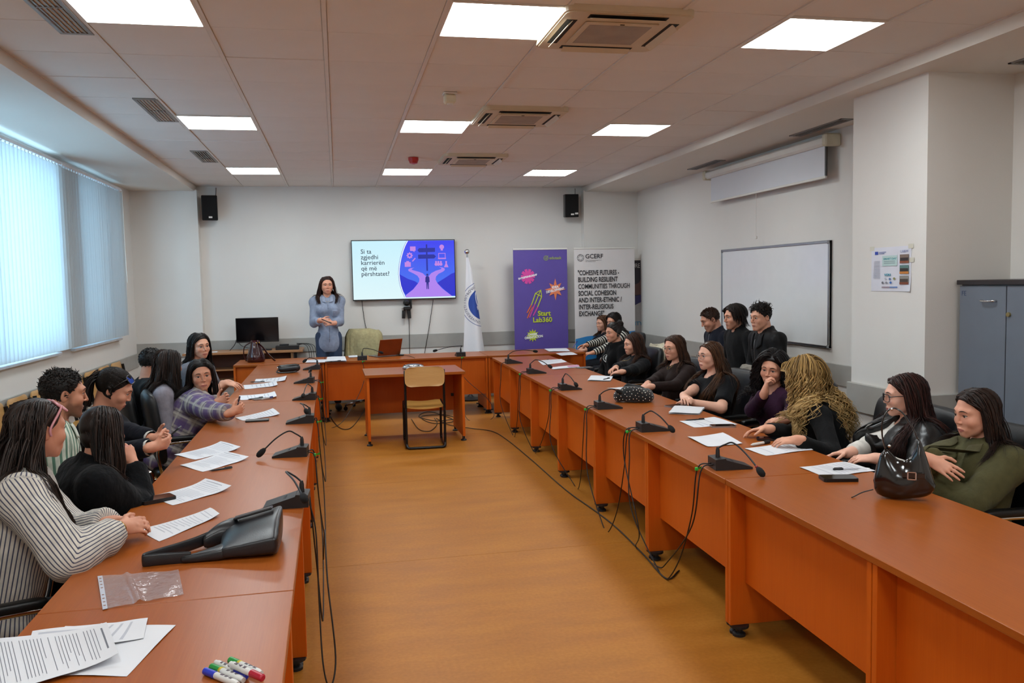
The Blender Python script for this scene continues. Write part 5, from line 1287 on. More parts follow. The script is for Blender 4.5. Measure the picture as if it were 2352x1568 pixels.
# ================================================================== flat prints on things (slides, banners, posters, emblems)
_pm = {}
def ink(c, rough=.55):
    if (c, rough) not in _pm: _pm[(c, rough)] = mat('print ink', c, rough, vary=.015)
    return _pm[(c, rough)]
_em = {}
def glow(c, k=1.0):
    if (c, k) not in _em:
        t = NT('lit screen pixels'); t.b.inputs['Base Color'].default_value = (.01, .01, .01, 1); t.b.inputs['Roughness'].default_value = .25
        t.b.inputs['Emission Color'].default_value = srgb(c); t.b.inputs['Emission Strength'].default_value = k; _em[(c, k)] = t.m
    return _em[(c, k)]
class Art:
    """prints in picture units: u right, v down; sits on the plane y=0 of 'parent', facing -y"""
    def __init__(s, parent, s_, M=None, lay=.0001): s.p = parent; s.s = s_; s.d = 0; s.M = M or Matrix(); s.lay = lay
    def pt(s, u, v): return (u*s.s, -s.d, -v*s.s)
    def up(s): s.d += s.lay; return s
    def poly(s, name, pts, m):
        s.up(); b = MB(); b.add([s.pt(u, v) for u, v in pts], [tuple(range(len(pts)))], s.M); return b.build(name, m, s.p)
    def polys(s, name, ps, m):
        s.up(); b = MB()
        for pts in ps: b.add([s.pt(u, v) for u, v in pts], [tuple(range(len(pts)))], s.M)
        return b.build(name, m, s.p)
    def rect(s, name, u0, v0, u1, v1, m): return s.poly(name, [(u0, v1), (u1, v1), (u1, v0), (u0, v0)], m)
    def disc(s, name, u, v, r, m, n=28, r2=None, a0=0, a1=2*PI):
        if r2 is None: return s.poly(name, [(u+r*math.cos(2*PI*i/n), v+r*math.sin(2*PI*i/n)) for i in range(n)], m)
        s.up(); b = MB(); vs = []
        for i in range(n+1): a = a0+(a1-a0)*i/n; vs += [s.pt(u+r*math.cos(a), v+r*math.sin(a)), s.pt(u+r2*math.cos(a), v+r2*math.sin(a))]
        b.add(vs, [(2*i, 2*i+1, 2*i+3, 2*i+2) for i in range(n)], s.M); return b.build(name, m, s.p)
    def star(s, name, u, v, r, r2, n, m, rot=0): return s.poly(name, [(u+(r if i % 2 == 0 else r2)*math.cos(rot+PI*i/n), v+(r if i % 2 == 0 else r2)*math.sin(rot+PI*i/n)) for i in range(2*n)], m)
    def line(s, name, pts, w, m, flat=True):
        s.up(); b = MB(); P = [Vector((u, v)) for u, v in pts]; vs = []
        ws = w if hasattr(w, '__len__') else [w]*len(P)
        for i, p in enumerate(P):
            d = (P[min(i+1, len(P)-1)]-P[max(i-1, 0)]).normalized(); n = Vector((-d.y, d.x))*ws[i]*.5; a, c = p+n, p-n; vs += [s.pt(a.x, a.y), s.pt(c.x, c.y)]
        b.add(vs, [(2*i, 2*i+1, 2*i+3, 2*i+2) for i in range(len(P)-1)], s.M); return b.build(name, m, s.p)
    def text(s, body, u, v, size, m, bold=0., xs=1., rot=0., align='LEFT', line=1., spacing=1., name='lettering'):
        s.up(); me = text_mesh(body, size*s.s, bold*s.s, xs, align, spacing, line, .0003)
        me.transform(s.M @ TR(*s.pt(u, v)) @ RY(rot) @ RX(PI/2)); me.materials.append(m); return put(name, me, s.p)
# ---- the big screen
tv = thing('television', 'large wall-mounted television showing a slide about choosing a career', 'television', (.205, YB-.075, 2.287), 0)
S_ = 1.455/236; W_, H_ = 1.455, .845
MB().box(0, W_, -.0, .045, -H_, 0, .004).build('housing', m_black, tv)
f = MB()
for q in ((0, W_, -.012, 0), (0, W_, -H_, -H_+.016), (0, .010, -H_, 0), (W_-.010, W_, -H_, 0)): f.box(q[0], q[1], -.004, .002, q[2], q[3], .001)
f.build('bezel', m_black, tv)
MB().box(.4, 1.05, .045, .075, -.62, -.2).build('wall_bracket', m_black, tv)
scr = MB(); scr.box(.010, W_-.010, -.0012, .0, -H_+.016, -.012); 
def screen_mat(name, top, bot, k, h):
    t = NT(name); co = t.n('ShaderNodeTexCoord'); sp = t.n('ShaderNodeSeparateXYZ'); t.l(co.outputs['Object'], sp.inputs[0]); mr = t.n('ShaderNodeMapRange'); mr.inputs[1].default_value = -h; mr.inputs[2].default_value = 0; t.l(sp.outputs[2], mr.inputs[0])
    c = t.ramp(mr.outputs[0], [(0, srgb(bot)), (1, srgb(top))]); t.b.inputs['Base Color'].default_value = (.01, .01, .01, 1); t.b.inputs['Roughness'].default_value = .25; t.l(c, t.b.inputs['Emission Color']); t.b.inputs['Emission Strength'].default_value = k; return t.m
scr.build('screen', screen_mat('slide paper', '#c8f2ff', '#e2fbff', .95, H_), tv)
A = Art(tv, S_, TR(0, -.0016, 0), .00012)
def tvp(x, y): return (101.2+x*.0893, (y-45)*.0893+1.6)   # from the close-up of the slide's picture
arcs = [(305, 52), (240, 170), (185, 300), (130, 470), (95, 620), (72, 760), (62, 900), (72, 1040), (95, 1190), (140, 1340), (205, 1500)]
right = [tvp(1498, 1495), tvp(1498, 52)]
A.line('slide_ring', [(u-2.6, v) for u, v in [tvp(*p) for p in arcs]], .8, glow('#3a40d8', .8))
A.line('slide_ring', [(u-.9, v) for u, v in [tvp(*p) for p in arcs]], 2.4, glow('#f4fdff', 1.))
A.poly('slide_picture', [tvp(*p) for p in arcs]+right, screen_mat('slide sky', '#3638ff', '#4a84ff', .85, H_))
A.poly('slide_hill', [tvp(*p) for p in ((62, 905), (280, 1030), (450, 1090), (530, 1145), (400, 1300), (205, 1440), (140, 1340), (95, 1190), (72, 1040))], glow('#2530e8', .75))
A.poly('slide_hill', [tvp(*p) for p in ((1020, 1145), (1250, 1010), (1400, 915), (1498, 880), (1498, 1490), (1390, 1480), (1200, 1320))], glow('#2b33e4', .75))
pk = glow('#b98aff', .85)
A.poly('slide_path', [tvp(*p) for p in ((215, 1440), (200, 1495), (1400, 1495), (1390, 1480), (1150, 1290), (1030, 1150), (985, 1060), (1000, 980), (1070, 910), (1180, 860), (1230, 820), (1235, 780), (1180, 750), (1080, 735), (1150, 770), (1130, 795), (1000, 830), (880, 890), (815, 960), (775, 1000), (730, 960), (660, 890), (560, 850), (420, 810), (375, 790), (400, 760), (450, 740), (340, 755), (285, 790), (300, 830), (420, 890), (520, 950), (570, 1030), (560, 1100), (520, 1160), (400, 1300))], pk)
nv = glow('#1526b4', .7); A.rect('signpost', *tvp(757, 150), *tvp(795, 830), nv)
A.poly('signpost_arm', [tvp(*p) for p in ((540, 300), (580, 352), (990, 345), (990, 240), (580, 245))], nv); A.poly('signpost_arm', [tvp(*p) for p in ((552, 410), (552, 515), (960, 515), (1012, 462), (960, 410))], nv)
mn = glow('#20259c', .7)
A.disc('walker_head', *tvp(775, 930), 2.4, mn, 14); A.poly('walker_body', [tvp(*p) for p in ((750, 965), (725, 1000), (718, 1120), (738, 1120), (745, 1130), (748, 1300), (766, 1300), (775, 1140), (785, 1300), (806, 1300), (806, 1130), (815, 1120), (832, 1120), (825, 1000), (800, 965))], mn)
pi = glow('#cf8cf0', .85)
A.poly('icon_bubble', [tvp(*p) for p in ((350, 200), (350, 310), (420, 315), (465, 345), (460, 312), (492, 308), (492, 200))], pi)
A.disc('icon_gear', *tvp(335, 430), 5.6, pi, 20, 2.6)
for q in range(8): a = q*PI/4; c = tvp(335, 430); A.rect('icon_tooth', c[0]+6*math.cos(a)-1.2, c[1]+6*math.sin(a)-1.2, c[0]+6*math.cos(a)+1.2, c[1]+6*math.sin(a)+1.2, pi)
A.rect('icon_case', *tvp(203, 600), *tvp(358, 718), pi); A.rect('icon_case_handle', *tvp(245, 572), *tvp(315, 600), pi); A.line('icon_pencil', [tvp(400, 580), tvp(478, 498)], 2.6, pi)
A.disc('icon_bulb', *tvp(1167, 220), 5.4, pi, 20); A.rect('icon_bulb_base', *tvp(1140, 270), *tvp(1195, 312), pi)
for q in ((1075, 378, 1090, 500), (1245, 378, 1260, 500), (1075, 378, 1260, 393), (1065, 500, 1270, 532)): A.rect('icon_laptop', *tvp(q[0], q[1]), *tvp(q[2], q[3]), pi)
for x in (1010, 1070, 1135): A.disc('icon_people', *tvp(x, 605), 2.3, pi, 12); A.disc('icon_people', *tvp(x, 665), 3.6, pi, 14)
A.poly('icon_flask', [tvp(*p) for p in ((1250, 585), (1255, 650), (1212, 745), (1332, 745), (1290, 650), (1295, 585))], pi)
for i, tx in enumerate(('Si ta', 'zgjedhi', 'karrier\u00ebn', 'q\u00eb m\u00eb', 'p\u00ebrshtatet?')): A.text(tx, 20.5, 30.5+12.65*i, 14.2, glow('#2b3a5c', .5), bold=.08)
# webcam below the screen, cables
wc = thing('conference_camera', 'black swivel camera hanging under the television', 'camera', (.955, YB-.06, 1.175))
MB().box(-.075, -.03, -.03, .03, 0, .12, .004, M=RY(.05)).build('mount_leg', m_black, wc); MB().box(.01, .055, -.03, .03, 0, .12, .004, M=RY(-.05)).build('mount_leg', m_black, wc)
MB().box(-.05, .055, -.05, .045, .12, .165, .01).build('camera_base', m_black, wc); MB().box(.045, .07, -.03, .03, .14, .27, .006).build('swivel_arm', m_black, wc)
MB().sphere((-.005, -.015, .225), (.05, .055, .045)).build('camera_head', m_black, wc, True); MB().lathe([(.02, 0), (.02, .02), (.015, .022)], 16, TR(-.005, -.06, .225) @ RX(PI/2)).build('lens', m_dark, wc)
MB().box(-.075, -.05, -.04, .0, .115, .155, .004).build('side_box', m_alu, wc)
def wallcable(lab, pts):
    o = thing('wall_cable', lab, 'cable', pts[0]); MB().tube(bez(pts, 6), .0045, 6).build('cable', m_cable, o, True, world=True)
c = lambda x, y, yy=YB-.02: tuple(Yp(x, y, yy))
wallcable('thin black cable hanging from the left end of the television', [c(831, 690), c(837, 735), c(844, 768), c(848, 815)])
wallcable('thin black cable hanging from the camera under the television', [c(938, 712), c(940, 760), c(941, 812), c(941, 830)])
wallcable('thin black cable hanging from the right end of the television', [c(995, 688), c(985, 755), c(975, 812), c(973, 830)])
# loudspeakers
for x, z, lab, two, rz in ((-1.635, 2.73, 'small black loudspeaker high on the left of the back wall', 0, .12), (3.365, 2.75, 'small black loudspeaker high on the right of the back wall', 1, -.1)):
    s = thing('loudspeaker', lab, 'loudspeaker', (x, YB-.16, z), rz)
    MB().box(-.10, .10, -.08, .08, -.165, .165, .008, M=RX(.06)).build('cabinet', m_black, s); MB().box(-.092, .092, -.086, -.079, -.157, .157, .003, M=RX(.06)).build('grille', mat('black speaker cloth', '#0c0c0d', .95, bump=.5, bscale=700), s)
    MB().box(-.015, .03, -.089, -.085, -.135, -.113, M=RX(.06)).build('badge', m_white, s)
    if two: MB().box(.045, .09, -.089, -.085, -.125, -.10, M=RX(.06)).build('badge', m_white, s)
    MB().box(-.02, .02, .06, .16, -.03, .03).build('wall_mount', m_black, s)
    MB().tube(bez([(.07, .08, .1), (.085, .12, .2), (.09, .14, ZC-z-.02)], 5), .004, 5).build('cable', m_cable, s)
# ---- flag on a pole
fg = thing('flag', 'white furled university flag with a blue round emblem on a pole', 'flag', (1.80, YB-.30, 0))
MB().lathe([(.014, .02), (.014, 2.02), (.010, 2.06)], 12).build('pole', m_alu, fg, True, auto=.5); MB().sphere((0, 0, 2.10), .037, 18, 12).build('finial', m_chrome, fg, True)
MB().lathe([(.16, 0), (.16, .02), (.05, .05), (.02, .08)], 24).build('stand', m_black, fg, True, auto=.5)
def flag_pt(u, v):
    z = 2.02-1.62*v; w = .035+.31*v**.85; x = -.02-.085*v**1.1+w*u; y = -.035+.035*math.sin(u*5.5+.5)*(.3+v)-.07*v*math.sin(PI*u); return (x, y, z)
def flag_mat():
    t = NT('white flag cloth with emblem'); at = t.n('ShaderNodeAttribute', attribute_name='pat'); v = t.n('ShaderNodeVectorMath', operation='DISTANCE'); v.inputs[1].default_value = (.225, .0, 1.365); t.l(at.outputs['Vector'], v.inputs[0])
    m = t.n('ShaderNodeMath', operation='MULTIPLY'); m.inputs[1].default_value = 2; t.l(v.outputs['Value'], m.inputs[0])
    W = srgb('#e2e2e6'); B = srgb('#2a4a9c')
    r = t.ramp(m.outputs[0], [(0, B), (.45, B), (.455, W), (.63, W), (.635, srgb('#5a6a9c')), (.65, W)]); r.node.color_ramp.interpolation = 'CONSTANT'
    t.l(r, t.b.inputs['Base Color']); t.b.inputs['Roughness'].default_value = .7; return t.m
fm = MB(); NU, NV = 26, 40; fm.grid(flag_pt, NU, NV); fo = fm.build('cloth', flag_mat(), fg, True)
a = fo.data.attributes.new('pat', 'FLOAT_VECTOR', 'POINT')
for i, vv in enumerate(fo.data.vertices): a.data[i].vector = (vv.co.x, 0., vv.co.z)
tx = text_mesh('UNIVERSITETI I MITROVIC\u00cbS', .052, 0, 1., 'CENTER', 1.12); 
for vv in tx.vertices:      # lettering bent round the emblem, lying on the cloth
    a_ = PI-vv.co.x/.275*1.0; r_ = .257+vv.co.y; px_, pz_ = .225+r_*math.cos(a_)*1., 1.365+r_*math.sin(a_)
    v_ = min(max((2.02-pz_)/1.62, 0), 1); w_ = .035+.31*v_**.85; u_ = (px_+.02+.085*v_**1.1)/w_
    q = flag_pt(min(u_, 1.0), v_); vv.co = (q[0], q[1]-.004+vv.co.z*.3, q[2])
tx.materials.append(ink('#5c5a74')); put('lettering', tx, fg)
wm_ = ink('#d9dbe6'); eb = MB(); eb.tube([flag_pt(.985-.10*math.sin(t_), .36+.055*math.cos(t_)) for t_ in [PI*.0+PI*i/12 for i in range(13)]], .005, 5); eb.v = [(x, y-.004, z) for x, y, z in eb.v]; eb.build('emblem_ring', wm_, fg)
eb = MB(); eb.add([flag_pt(.88, .43), flag_pt(.98, .41), flag_pt(.985, .45), flag_pt(.93, .46)], [(0, 1, 2, 3), (3, 2, 1, 0)]); eb.v = [(x, y-.005, z) for x, y, z in eb.v]; eb.build('emblem_book', wm_, fg)
# ---- roll-up banners
def banner(label, x0, x1, y, ztop, m, rz=0.):
    w = x1-x0; b = thing('roll_up_banner', label, 'banner', (x0, y, 0), rz)
    MB().box(0, w, -.06, .06, .0, .08, .01).build('cassette', m_alu, b); MB().box(-.004, w+.004, -.008, .010, ztop-.022, ztop, .003).build('top_rail', m_white, b)
    MB().tube([(w/2, .03, .05), (w/2, .02, ztop-.02)], .008, 8).build('support_pole', m_alu, b)
    g = MB(); g.grid(lambda u, v: (u*w, .0015*math.sin(9*u+3*v)+.001*math.sin(14*v), .08+(ztop-.10)*v), 12, 14); g.build('print_sheet', m, b, True); return b
b1p0, b1p1 = Yp(1178, 571, 11.72), Yp(1302, 569, 11.72)
k = (b1p1[0]-b1p0[0])/124
B1 = banner('purple roll-up banner with lime lettering for a start-up programme', b1p0[0], b1p1[0], 11.72, (b1p0[2]+b1p1[2])/2, mat('purple banner print', '#5d4d9e', .35, vary=.02))
A = Art(B1, k/6.27, TR(0, -.006, (b1p0[2]+b1p1[2])/2), .0001); o = lambda x, y: (x-52, y-62)
A.disc('logo_ring', *o(522, 200), 36, ink('#8e9a72'), 24, 28); A.disc('logo_ring', *o(522, 200), 20, ink('#8e9a72'), 20, 13); A.line('logo_tick', [o(510, 200), o(522, 214), o(555, 165)], 7, ink('#8e9a72'))
A.text('edutask', *o(570, 217), 56, ink('#99a85c'), bold=1.2)
for q in range(10): a = q*2*PI/10; A.line('splash_petal', [o(258, 452), (o(258, 452)[0]+100*math.cos(a), o(258, 452)[1]+104*math.sin(a))], [30, 44], ink('#d6479f'))
A.disc('splash', *o(258, 452), 60, ink('#d6479f')); A.text('ENTREPRENEURSHIP', *o(122, 495), 35, ink('#ece8f2'), bold=1.6, rot=-.205, xs=.86)
A.star('orange_star', *o(650, 640), 155, 42, 4, ink('#e58158')); A.star('orange_star', *o(650, 640), 125, 48, 4, ink('#e58158'), PI/4)
A.text('IDEA', *o(604, 628), 44, ink('#f1eef4'), bold=2, rot=-.12); A.text('DEVELOPMENT', *o(518, 692), 46, ink('#f1eef4'), bold=2, rot=-.19, xs=.86)
lime, pkk, org = ink('#b9c832'), ink('#c8479e'), ink('#d8683a')
for P_, w_ in (([(300, 850), (362, 690), (440, 645), (450, 735), (390, 880)], 14), ([(362, 690), (405, 715), (450, 735)], 11), ([(405, 715), (440, 645)], 11), ([(405, 715), (350, 840)], 12)): A.line('pencil_stroke', [o(*p) for p in P_], w_, lime)
for P_, m_ in (([(300, 850), (235, 960)], org), ([(320, 880), (285, 935)], org), ([(350, 840), (270, 1025)], pkk), ([(390, 880), (325, 1000)], pkk), ([(280, 940), (238, 1035)], org)): A.line('pencil_trail', [o(*p) for p in P_], 16, m_)
A.text('Start', *o(388, 1005), 96, lime, bold=3); A.text('Lab360', *o(316, 1095), 96, lime, bold=3)
A.star('lime_burst', *o(310, 1280), 92, 56, 12, lime); A.text('CAREER', *o(240, 1280), 38, ink('#eef0ea'), bold=2, rot=-.05); A.text('ORIENTATION', *o(195, 1330), 46, ink('#eef0ea'), bold=2, rot=-.09, xs=.86)
p0, p1 = Yp(1318, 569, 11.66), Yp(1457, 567, 11.66); k = (p1[0]-p0[0])/139; zt = (p0[2]+p1[2])/2
B2 = banner('tall white roll-up banner headed GCERF with black condensed lettering', p0[0], p1[0], 11.66, zt, mat('white banner print', '#d8d4d4', .4, vary=.01))
A = Art(B2, k/4.9, TR(0, -.006, zt), .0001); o = lambda x, y: (x-874, y-132); inkd = ink('#2a2a30')
A.disc('logo_ring', *o(945, 240), 38, ink('#55565c'), 26, 34); A.disc('logo_ring', *o(945, 240), 26, ink('#6a6b70'), 6, 23)
for q in range(6): a = q*PI/3; A.line('logo_spoke', [(o(945, 240)[0]+25*math.cos(a), o(945, 240)[1]+25*math.sin(a)), (o(945, 240)[0]+36*math.cos(a+.5), o(945, 240)[1]+36*math.sin(a+.5))], 3, ink('#6a6b70'))
A.text('GCERF', *o(998, 247), 66, ink('#3c3c42'), bold=.8); A.text('Global Community Engagement\nand Resilience Fund', *o(1000, 270), 14, ink('#77777c'))
for i, tx in enumerate(('"COHESIVE FUTURES -', 'BUILDING RESILIENT', 'COMMUNITIES THROUGH', 'SOCIAL COHESION', 'AND INTER-ETHNIC /', 'INTER-RELIGIOUS', 'EXCHANGE"')): A.text(tx, *o(912+i, 425+73*i), 72, inkd, bold=(1.7, 1.7, 1.1, 1.7, 1.7, 1.7, 1.7)[i], xs=(.655, .67, .685, .68, .70, .69, .70)[i])
A.poly('blue_wedge', [o(878, 1420), o(1552, 1420), o(1552, 1040), o(1300, 1060), (o(1000, 1085)), o(878, 1110)], ink('#2f86c8'))
p0, p1 = Yp(1420, 594, 11.80), Yp(1490, 594, 11.80); k = (p1[0]-p0[0])/70; zt = p1[2]
B3 = banner('grey and dark roll-up banner half hidden behind the white one', p0[0], p1[0], 11.80, zt, mat('grey banner print', '#a9a6a6', .45, vary=.01))
A = Art(B3, k/4.9, TR(0, -.006, zt), .0001); o = lambda x, y: (x-1372, y-265)
A.poly('dark_field', [o(1372, 840), o(1557, 755), o(1674, 700), o(1674, 265), o(1372, 265)], ink('#221d2a')); A.poly('violet_band', [o(1372, 850), o(1557, 757), o(1674, 702), o(1674, 640), o(1557, 660), o(1372, 700)], ink('#2f2a5c'))
A.poly('hand_picture', [o(1500, 560), o(1600, 520), o(1674, 380), o(1674, 640), o(1560, 650)], ink('#5a3d3a')); A.text('FUTURE', *o(1438, 360), 68, ink('#c9c6c4'), xs=.72); A.text('CITY', *o(1510, 975), 58, ink('#3f86ad'), bold=1)
# ---- right wall: whiteboard and projection screen
wb = thing('whiteboard', 'aluminium framed whiteboard on the right wall', 'whiteboard', (XR-.012, 9.07, 1.0), -PI/2)
WW, WH = 2.19, .985
MB().box(0, WW, -.012, .004, 0, WH).build('panel', mat('whiteboard enamel', '#e4e5e5', .16, vary=.01), wb)
f = MB()
for q in ((0, WW, 0, .025), (0, WW, WH-.025, WH), (0, .025, .025, WH-.025), (WW-.025, WW, .025, WH-.025)): f.box(q[0], q[1], -.02, .008, q[2], q[3], .003)
f.build('frame', m_alu, wb)
for x in (0, WW-.035):
    for z in (0, WH-.035): MB().box(x, x+.035, -.023, .008, z, z+.035, .005).build('corner_cap', mat('grey plastic', '#7d7f80', .5), wb)
ps = thing('projection_screen', 'wall-mounted pull-down projection screen, slightly lowered', 'screen', (XR-.10, 9.28, 2.53), -PI/2)
WW = 2.50
MB().box(.0, WW, -.045, .045, .285, .37, .02).build('casing', m_white, ps)
for x in (-.03, WW-.04): MB().box(x, x+.07, -.055, .10, .275, .385, .012).build('end_cap', mat('cream plastic', '#cfcab4', .5), ps)
MB().box(.10, WW-.06, -.003, .003, .02, .29).build('fabric', mat('screen fabric', '#d3d6dc', .8, vary=.005), ps); MB().box(WW-.066, WW-.04, -.004, .004, .02, .29).build('black_border', m_black, ps)
MB().box(.09, WW-.045, -.012, .012, 0, .022, .004).build('bottom_bar', m_white, ps); MB().tube([(1.18, -.005, 0), (1.18, -.005, -.44)], .003, 5).build('pull_cord', m_white, ps); MB().box(1.165, 1.195, -.012, .004, -.47, -.44, .004).build('pull_handle', m_white, ps)
# ---- pillar poster
po = thing('poster', 'printed paper poster with small photographs taped to the pillar', 'poster', (3.748, 5.385, 1.855), -PI/2); PW, PH = .425, .305
g = MB(); g.grid(lambda u, v: (u*PW, -.001-.012*max(0, u-.8)*max(0, .25-v)*20*.6, -PH*(1-v)), 12, 8); g.build('sheet', ink('#d9dae4', .5), po, True)
for x, z in ((-.02, .01), (PW-.03, .012), (PW-.02, -.08)): MB().box(x, x+.05, -.002, -.0008, z-.03, z).build('tape', ink('#d2cfc0', .3), po)
A = Art(po, PW/92, TR(0, -.004, 0) @ Matrix.Diagonal((1, 1, (PH/98)/(PW/92), 1)), .00008); A.rect('blue_flag', 9, 9, 17, 16, ink('#2743a6'))
for q in range(2): A.rect('print_line', 19, 10+3*q, 36-4*q, 11.3+3*q, ink('#6a78b0'))
A.text('UIBM', 68, 14, 8, ink('#8a93b8'))
A.rect('tint', 27, 19, 62, 42, ink('#b6cfcd')); A.text('SMART DAY', 30, 28, 5.6, ink('#2f8a94'), bold=.2)
for q in range(2): A.rect('print_line', 31, 31+4*q, 57, 32.4+4*q, ink('#7a8c92'))
for q in range(13): A.rect('print_line', 8-.2*q, 30+3.1*q, 22-.3*(q % 3), 31.2+3.1*q, ink('#a9acba'))
for q, (c1, c2, c3) in enumerate((('#7d6a5c', '#2b2220', '#8a4a2c'), ('#5b7d78', '#2f2824', '#c07a30'), ('#8d8a84', '#4b3c35', '#7c3f24'))):
    y = 18+23*q; A.rect('photo', 68, y, 88, y+19, ink(c1)); A.rect('photo_figures', 69, y+7, 87, y+14, ink(c2)); A.rect('photo_floor', 68, y+14, 88, y+19, ink(c3))
A.text('VOLI', 33, 64, 7, ink('#2b8ba0'), bold=.3)
for x, y, c in ((36, 70, '#b8bcc8'), (46, 71, '#5d7ba8'), (56, 70, '#8a8a58'), (29, 79, '#6a6a72'), (38, 79, '#8c8c94'), (48, 79, '#3a6ab0')): A.disc('stamp', x, y, 2.6, ink(c), 12)
A.rect('foot_bar', 27, 88, 46, 90, ink('#8a6a78')); A.rect('foot_bar', 46, 88, 64, 90, ink('#2a6ab8'))
# ---- grey steel cabinets
m_cab = mat('blue grey cabinet enamel', '#6d7480', .42, vary=.02)
for i, (y0, lab) in enumerate(((4.78, 'tall blue-grey office cabinet with dark top beside the pillar'), (3.98, 'tall blue-grey office cabinet at the frame edge, with a key lock'))):
    c = thing('cabinet', lab, 'cabinet', (3.97, y0, 0), -PI/2, 'blue grey cabinets'); w = .79
    MB().box(0, w, .02, .42, .06, 1.59).build('body', m_cab, c); MB().box(-.01, w+.005, -.015, .42, 1.59, 1.62, .003).build('top_board', mat('dark laminate', '#2a2426', .4), c); MB().box(.02, w-.02, .04, .4, 0, .06).build('plinth', m_black, c)
    for q in range(2):
        d = MB().box(.004+.394*q, .391+.394*q, -.0, .019, .07, 1.583, .002).build('door', m_cab, c); x = .26+.394*q
        MB().tube(bez([(x-.055, 0, 1.49), (x-.05, -.022, 1.49), (x, -.028, 1.488), (x+.05, -.022, 1.49), (x+.055, 0, 1.49)], 4), .007, 8).build('handle', m_chrome, d, True)
        if q: MB().lathe([(.014, 0), (.014, .012)], 14, TR(.42, 0, 1.41) @ RX(PI/2)).build('lock', mat('brass', '#b8a878', .3, 1.), d)
    if i == 0: lettering('FE', .045, ink('#3a4a6a'), c, TR(.02, -.001, 1.52) @ RX(PI/2), bold=.0)
# ================================================================== things on the desks
m_paper = mat('white copier paper', '#d8d9dd', .6, vary=.008)
m_print = ink('#b4b7c0'); m_printd = ink('#70747e')
def sheet(label, quad, curl=(0, 0), z=TH+.0008, text=0, name='paper_sheet', m=None, thick=.0006, cat='paper', group='loose paper sheets', dark=False, margin=.1, heading=False):
    """quad: four pixel corners on the desk plane, in order round the sheet; the first edge is the head of the page"""
    P = [Vector(Z(px, py, TH)) for px, py in quad]; c = sum(P, Vector())/4; c.z = z
    d = P[1]-P[0]; rz = math.atan2(d.y, d.x); T = thing(name, label, cat, tuple(c), rz, group); inv = wm(T).inverted(); L = [inv @ Vector((p.x, p.y, z)) for p in P]
    def surf(u, v, off=0.):
        a = L[0].lerp(L[1], u); b = L[3].lerp(L[2], u); p = a.lerp(b, v)
        h = curl[0]*max(0, (.35-v)/.35)**2+curl[1]*max(0, (v-.65)/.35)**2+.0015*(1+math.sin(5*u+7*v)); return (p.x, p.y, h+off)
    g = MB(); g.grid(lambda u, v: surf(u, v, thick), 8, 12); g.grid(lambda u, v: surf(1-u, v, 0), 8, 12)
    n = 8
    g.build('page', m or m_paper, T, True)
    if text:
        t = MB(); rs = random.Random(len(label)+text)
        for q in range(text):
            v = margin+(.86-margin)*q/text; w = rs.uniform(.45, .8) if rs.random() < .4 else .8; a0 = .1
            if rs.random() < .12: continue
            h_ = (.15 if dark else .2)/text
            vs = []; N_ = 6
            for i in range(N_+1): u = a0+(w)*i/N_; vs += [surf(u, v, thick+.0006), surf(u, v+h_, thick+.0006)]
            t.add(vs, [(2*i, 2*i+1, 2*i+3, 2*i+2) for i in range(N_)]); 
        o = t.build('printed_text', m_printd if dark else m_print, T); o['kind'] = 'stuff'
        if heading:
            t = MB(); vs = []
            for i in range(5): u = .15+.6*i/4; vs += [surf(u, .045, thick+.0006), surf(u, .058, thick+.0006)]
            t.add(vs, [(2*i, 2*i+1, 2*i+3, 2*i+2) for i in range(4)]); t.build('printed_heading', m_printd if dark else ink('#8c909a'), T)
    return T
# left row, from the viewer
sheet('large white sheet under the printed pages nearest the viewer', [(404, 1437), (291, 1554), (60, 1552), (150, 1440)], (.0, .0), z=TH+.0006)
sheet('white page with handwriting and a folded corner by the printed page', [(340, 1424), (330, 1470), (150, 1500), (232, 1436)], (.002, 0), z=TH+.0035, text=4)
sheet('white page with a scribbled signature at the far left', [(75, 1458), (230, 1440), (250, 1500), (55, 1520)], (.004, .0), z=TH+.0055, text=3)
sheet('printed text page lying on top of the nearest sheets', [(246, 1452), (273, 1524), (-60, 1620), (-80, 1480)], (.018, 0), z=TH+.009, text=30, dark=True, heading=True)
sheet('white page half under the slouchy leather bag', [(483, 1173), (505, 1186), (366, 1244), (316, 1218)], (.012, 0), text=14)
sheet('white printed page beside the dark phone, left row', [(472, 1109), (532, 1125), (397, 1161), (345, 1141)], (.020, 0), text=16, heading=True)
sheet('white printed page with a black pen on its edge', [(511, 1043), (572, 1055), (466, 1084), (413, 1069)], (.016, 0), text=16, heading=True)
sheet('white printed page behind the one with a black pen', [(507, 1020), (553, 1032), (449, 1056), (400, 1045)], (.016, 0), text=16, heading=True)
sheet('white page in front of the woman in plaid', [(627, 942), (643, 954), (558, 966), (540, 960)], (.014, 0), text=10)
sheet('white page with two pens, left row', [(631, 903), (636, 914), (553, 919), (549, 909)], (.016, 0), text=8)
sheet('white page without a pen at the far part of the left row', [(634, 878), (638, 887), (562, 894), (559, 885)], (.014, 0), text=6)
sheet('white page with a pen across its corner, farthest of the left row', [(659, 866), (655, 876), (583, 879), (588, 871)], (.014, 0), text=6)
sheet('white sheets on the head desk before the standing woman', [(703, 827), (752, 825), (746, 832), (702, 833)], text=4)
sheet('thick stack of white pages on the head desk left of the laptop', [(752, 822), (792, 820), (796, 830), (748, 832)], thick=.012)
sheet('small white sheet between the laptop and its microphone', [(800, 818), (820, 816), (822, 820), (802, 822)], thick=.004)
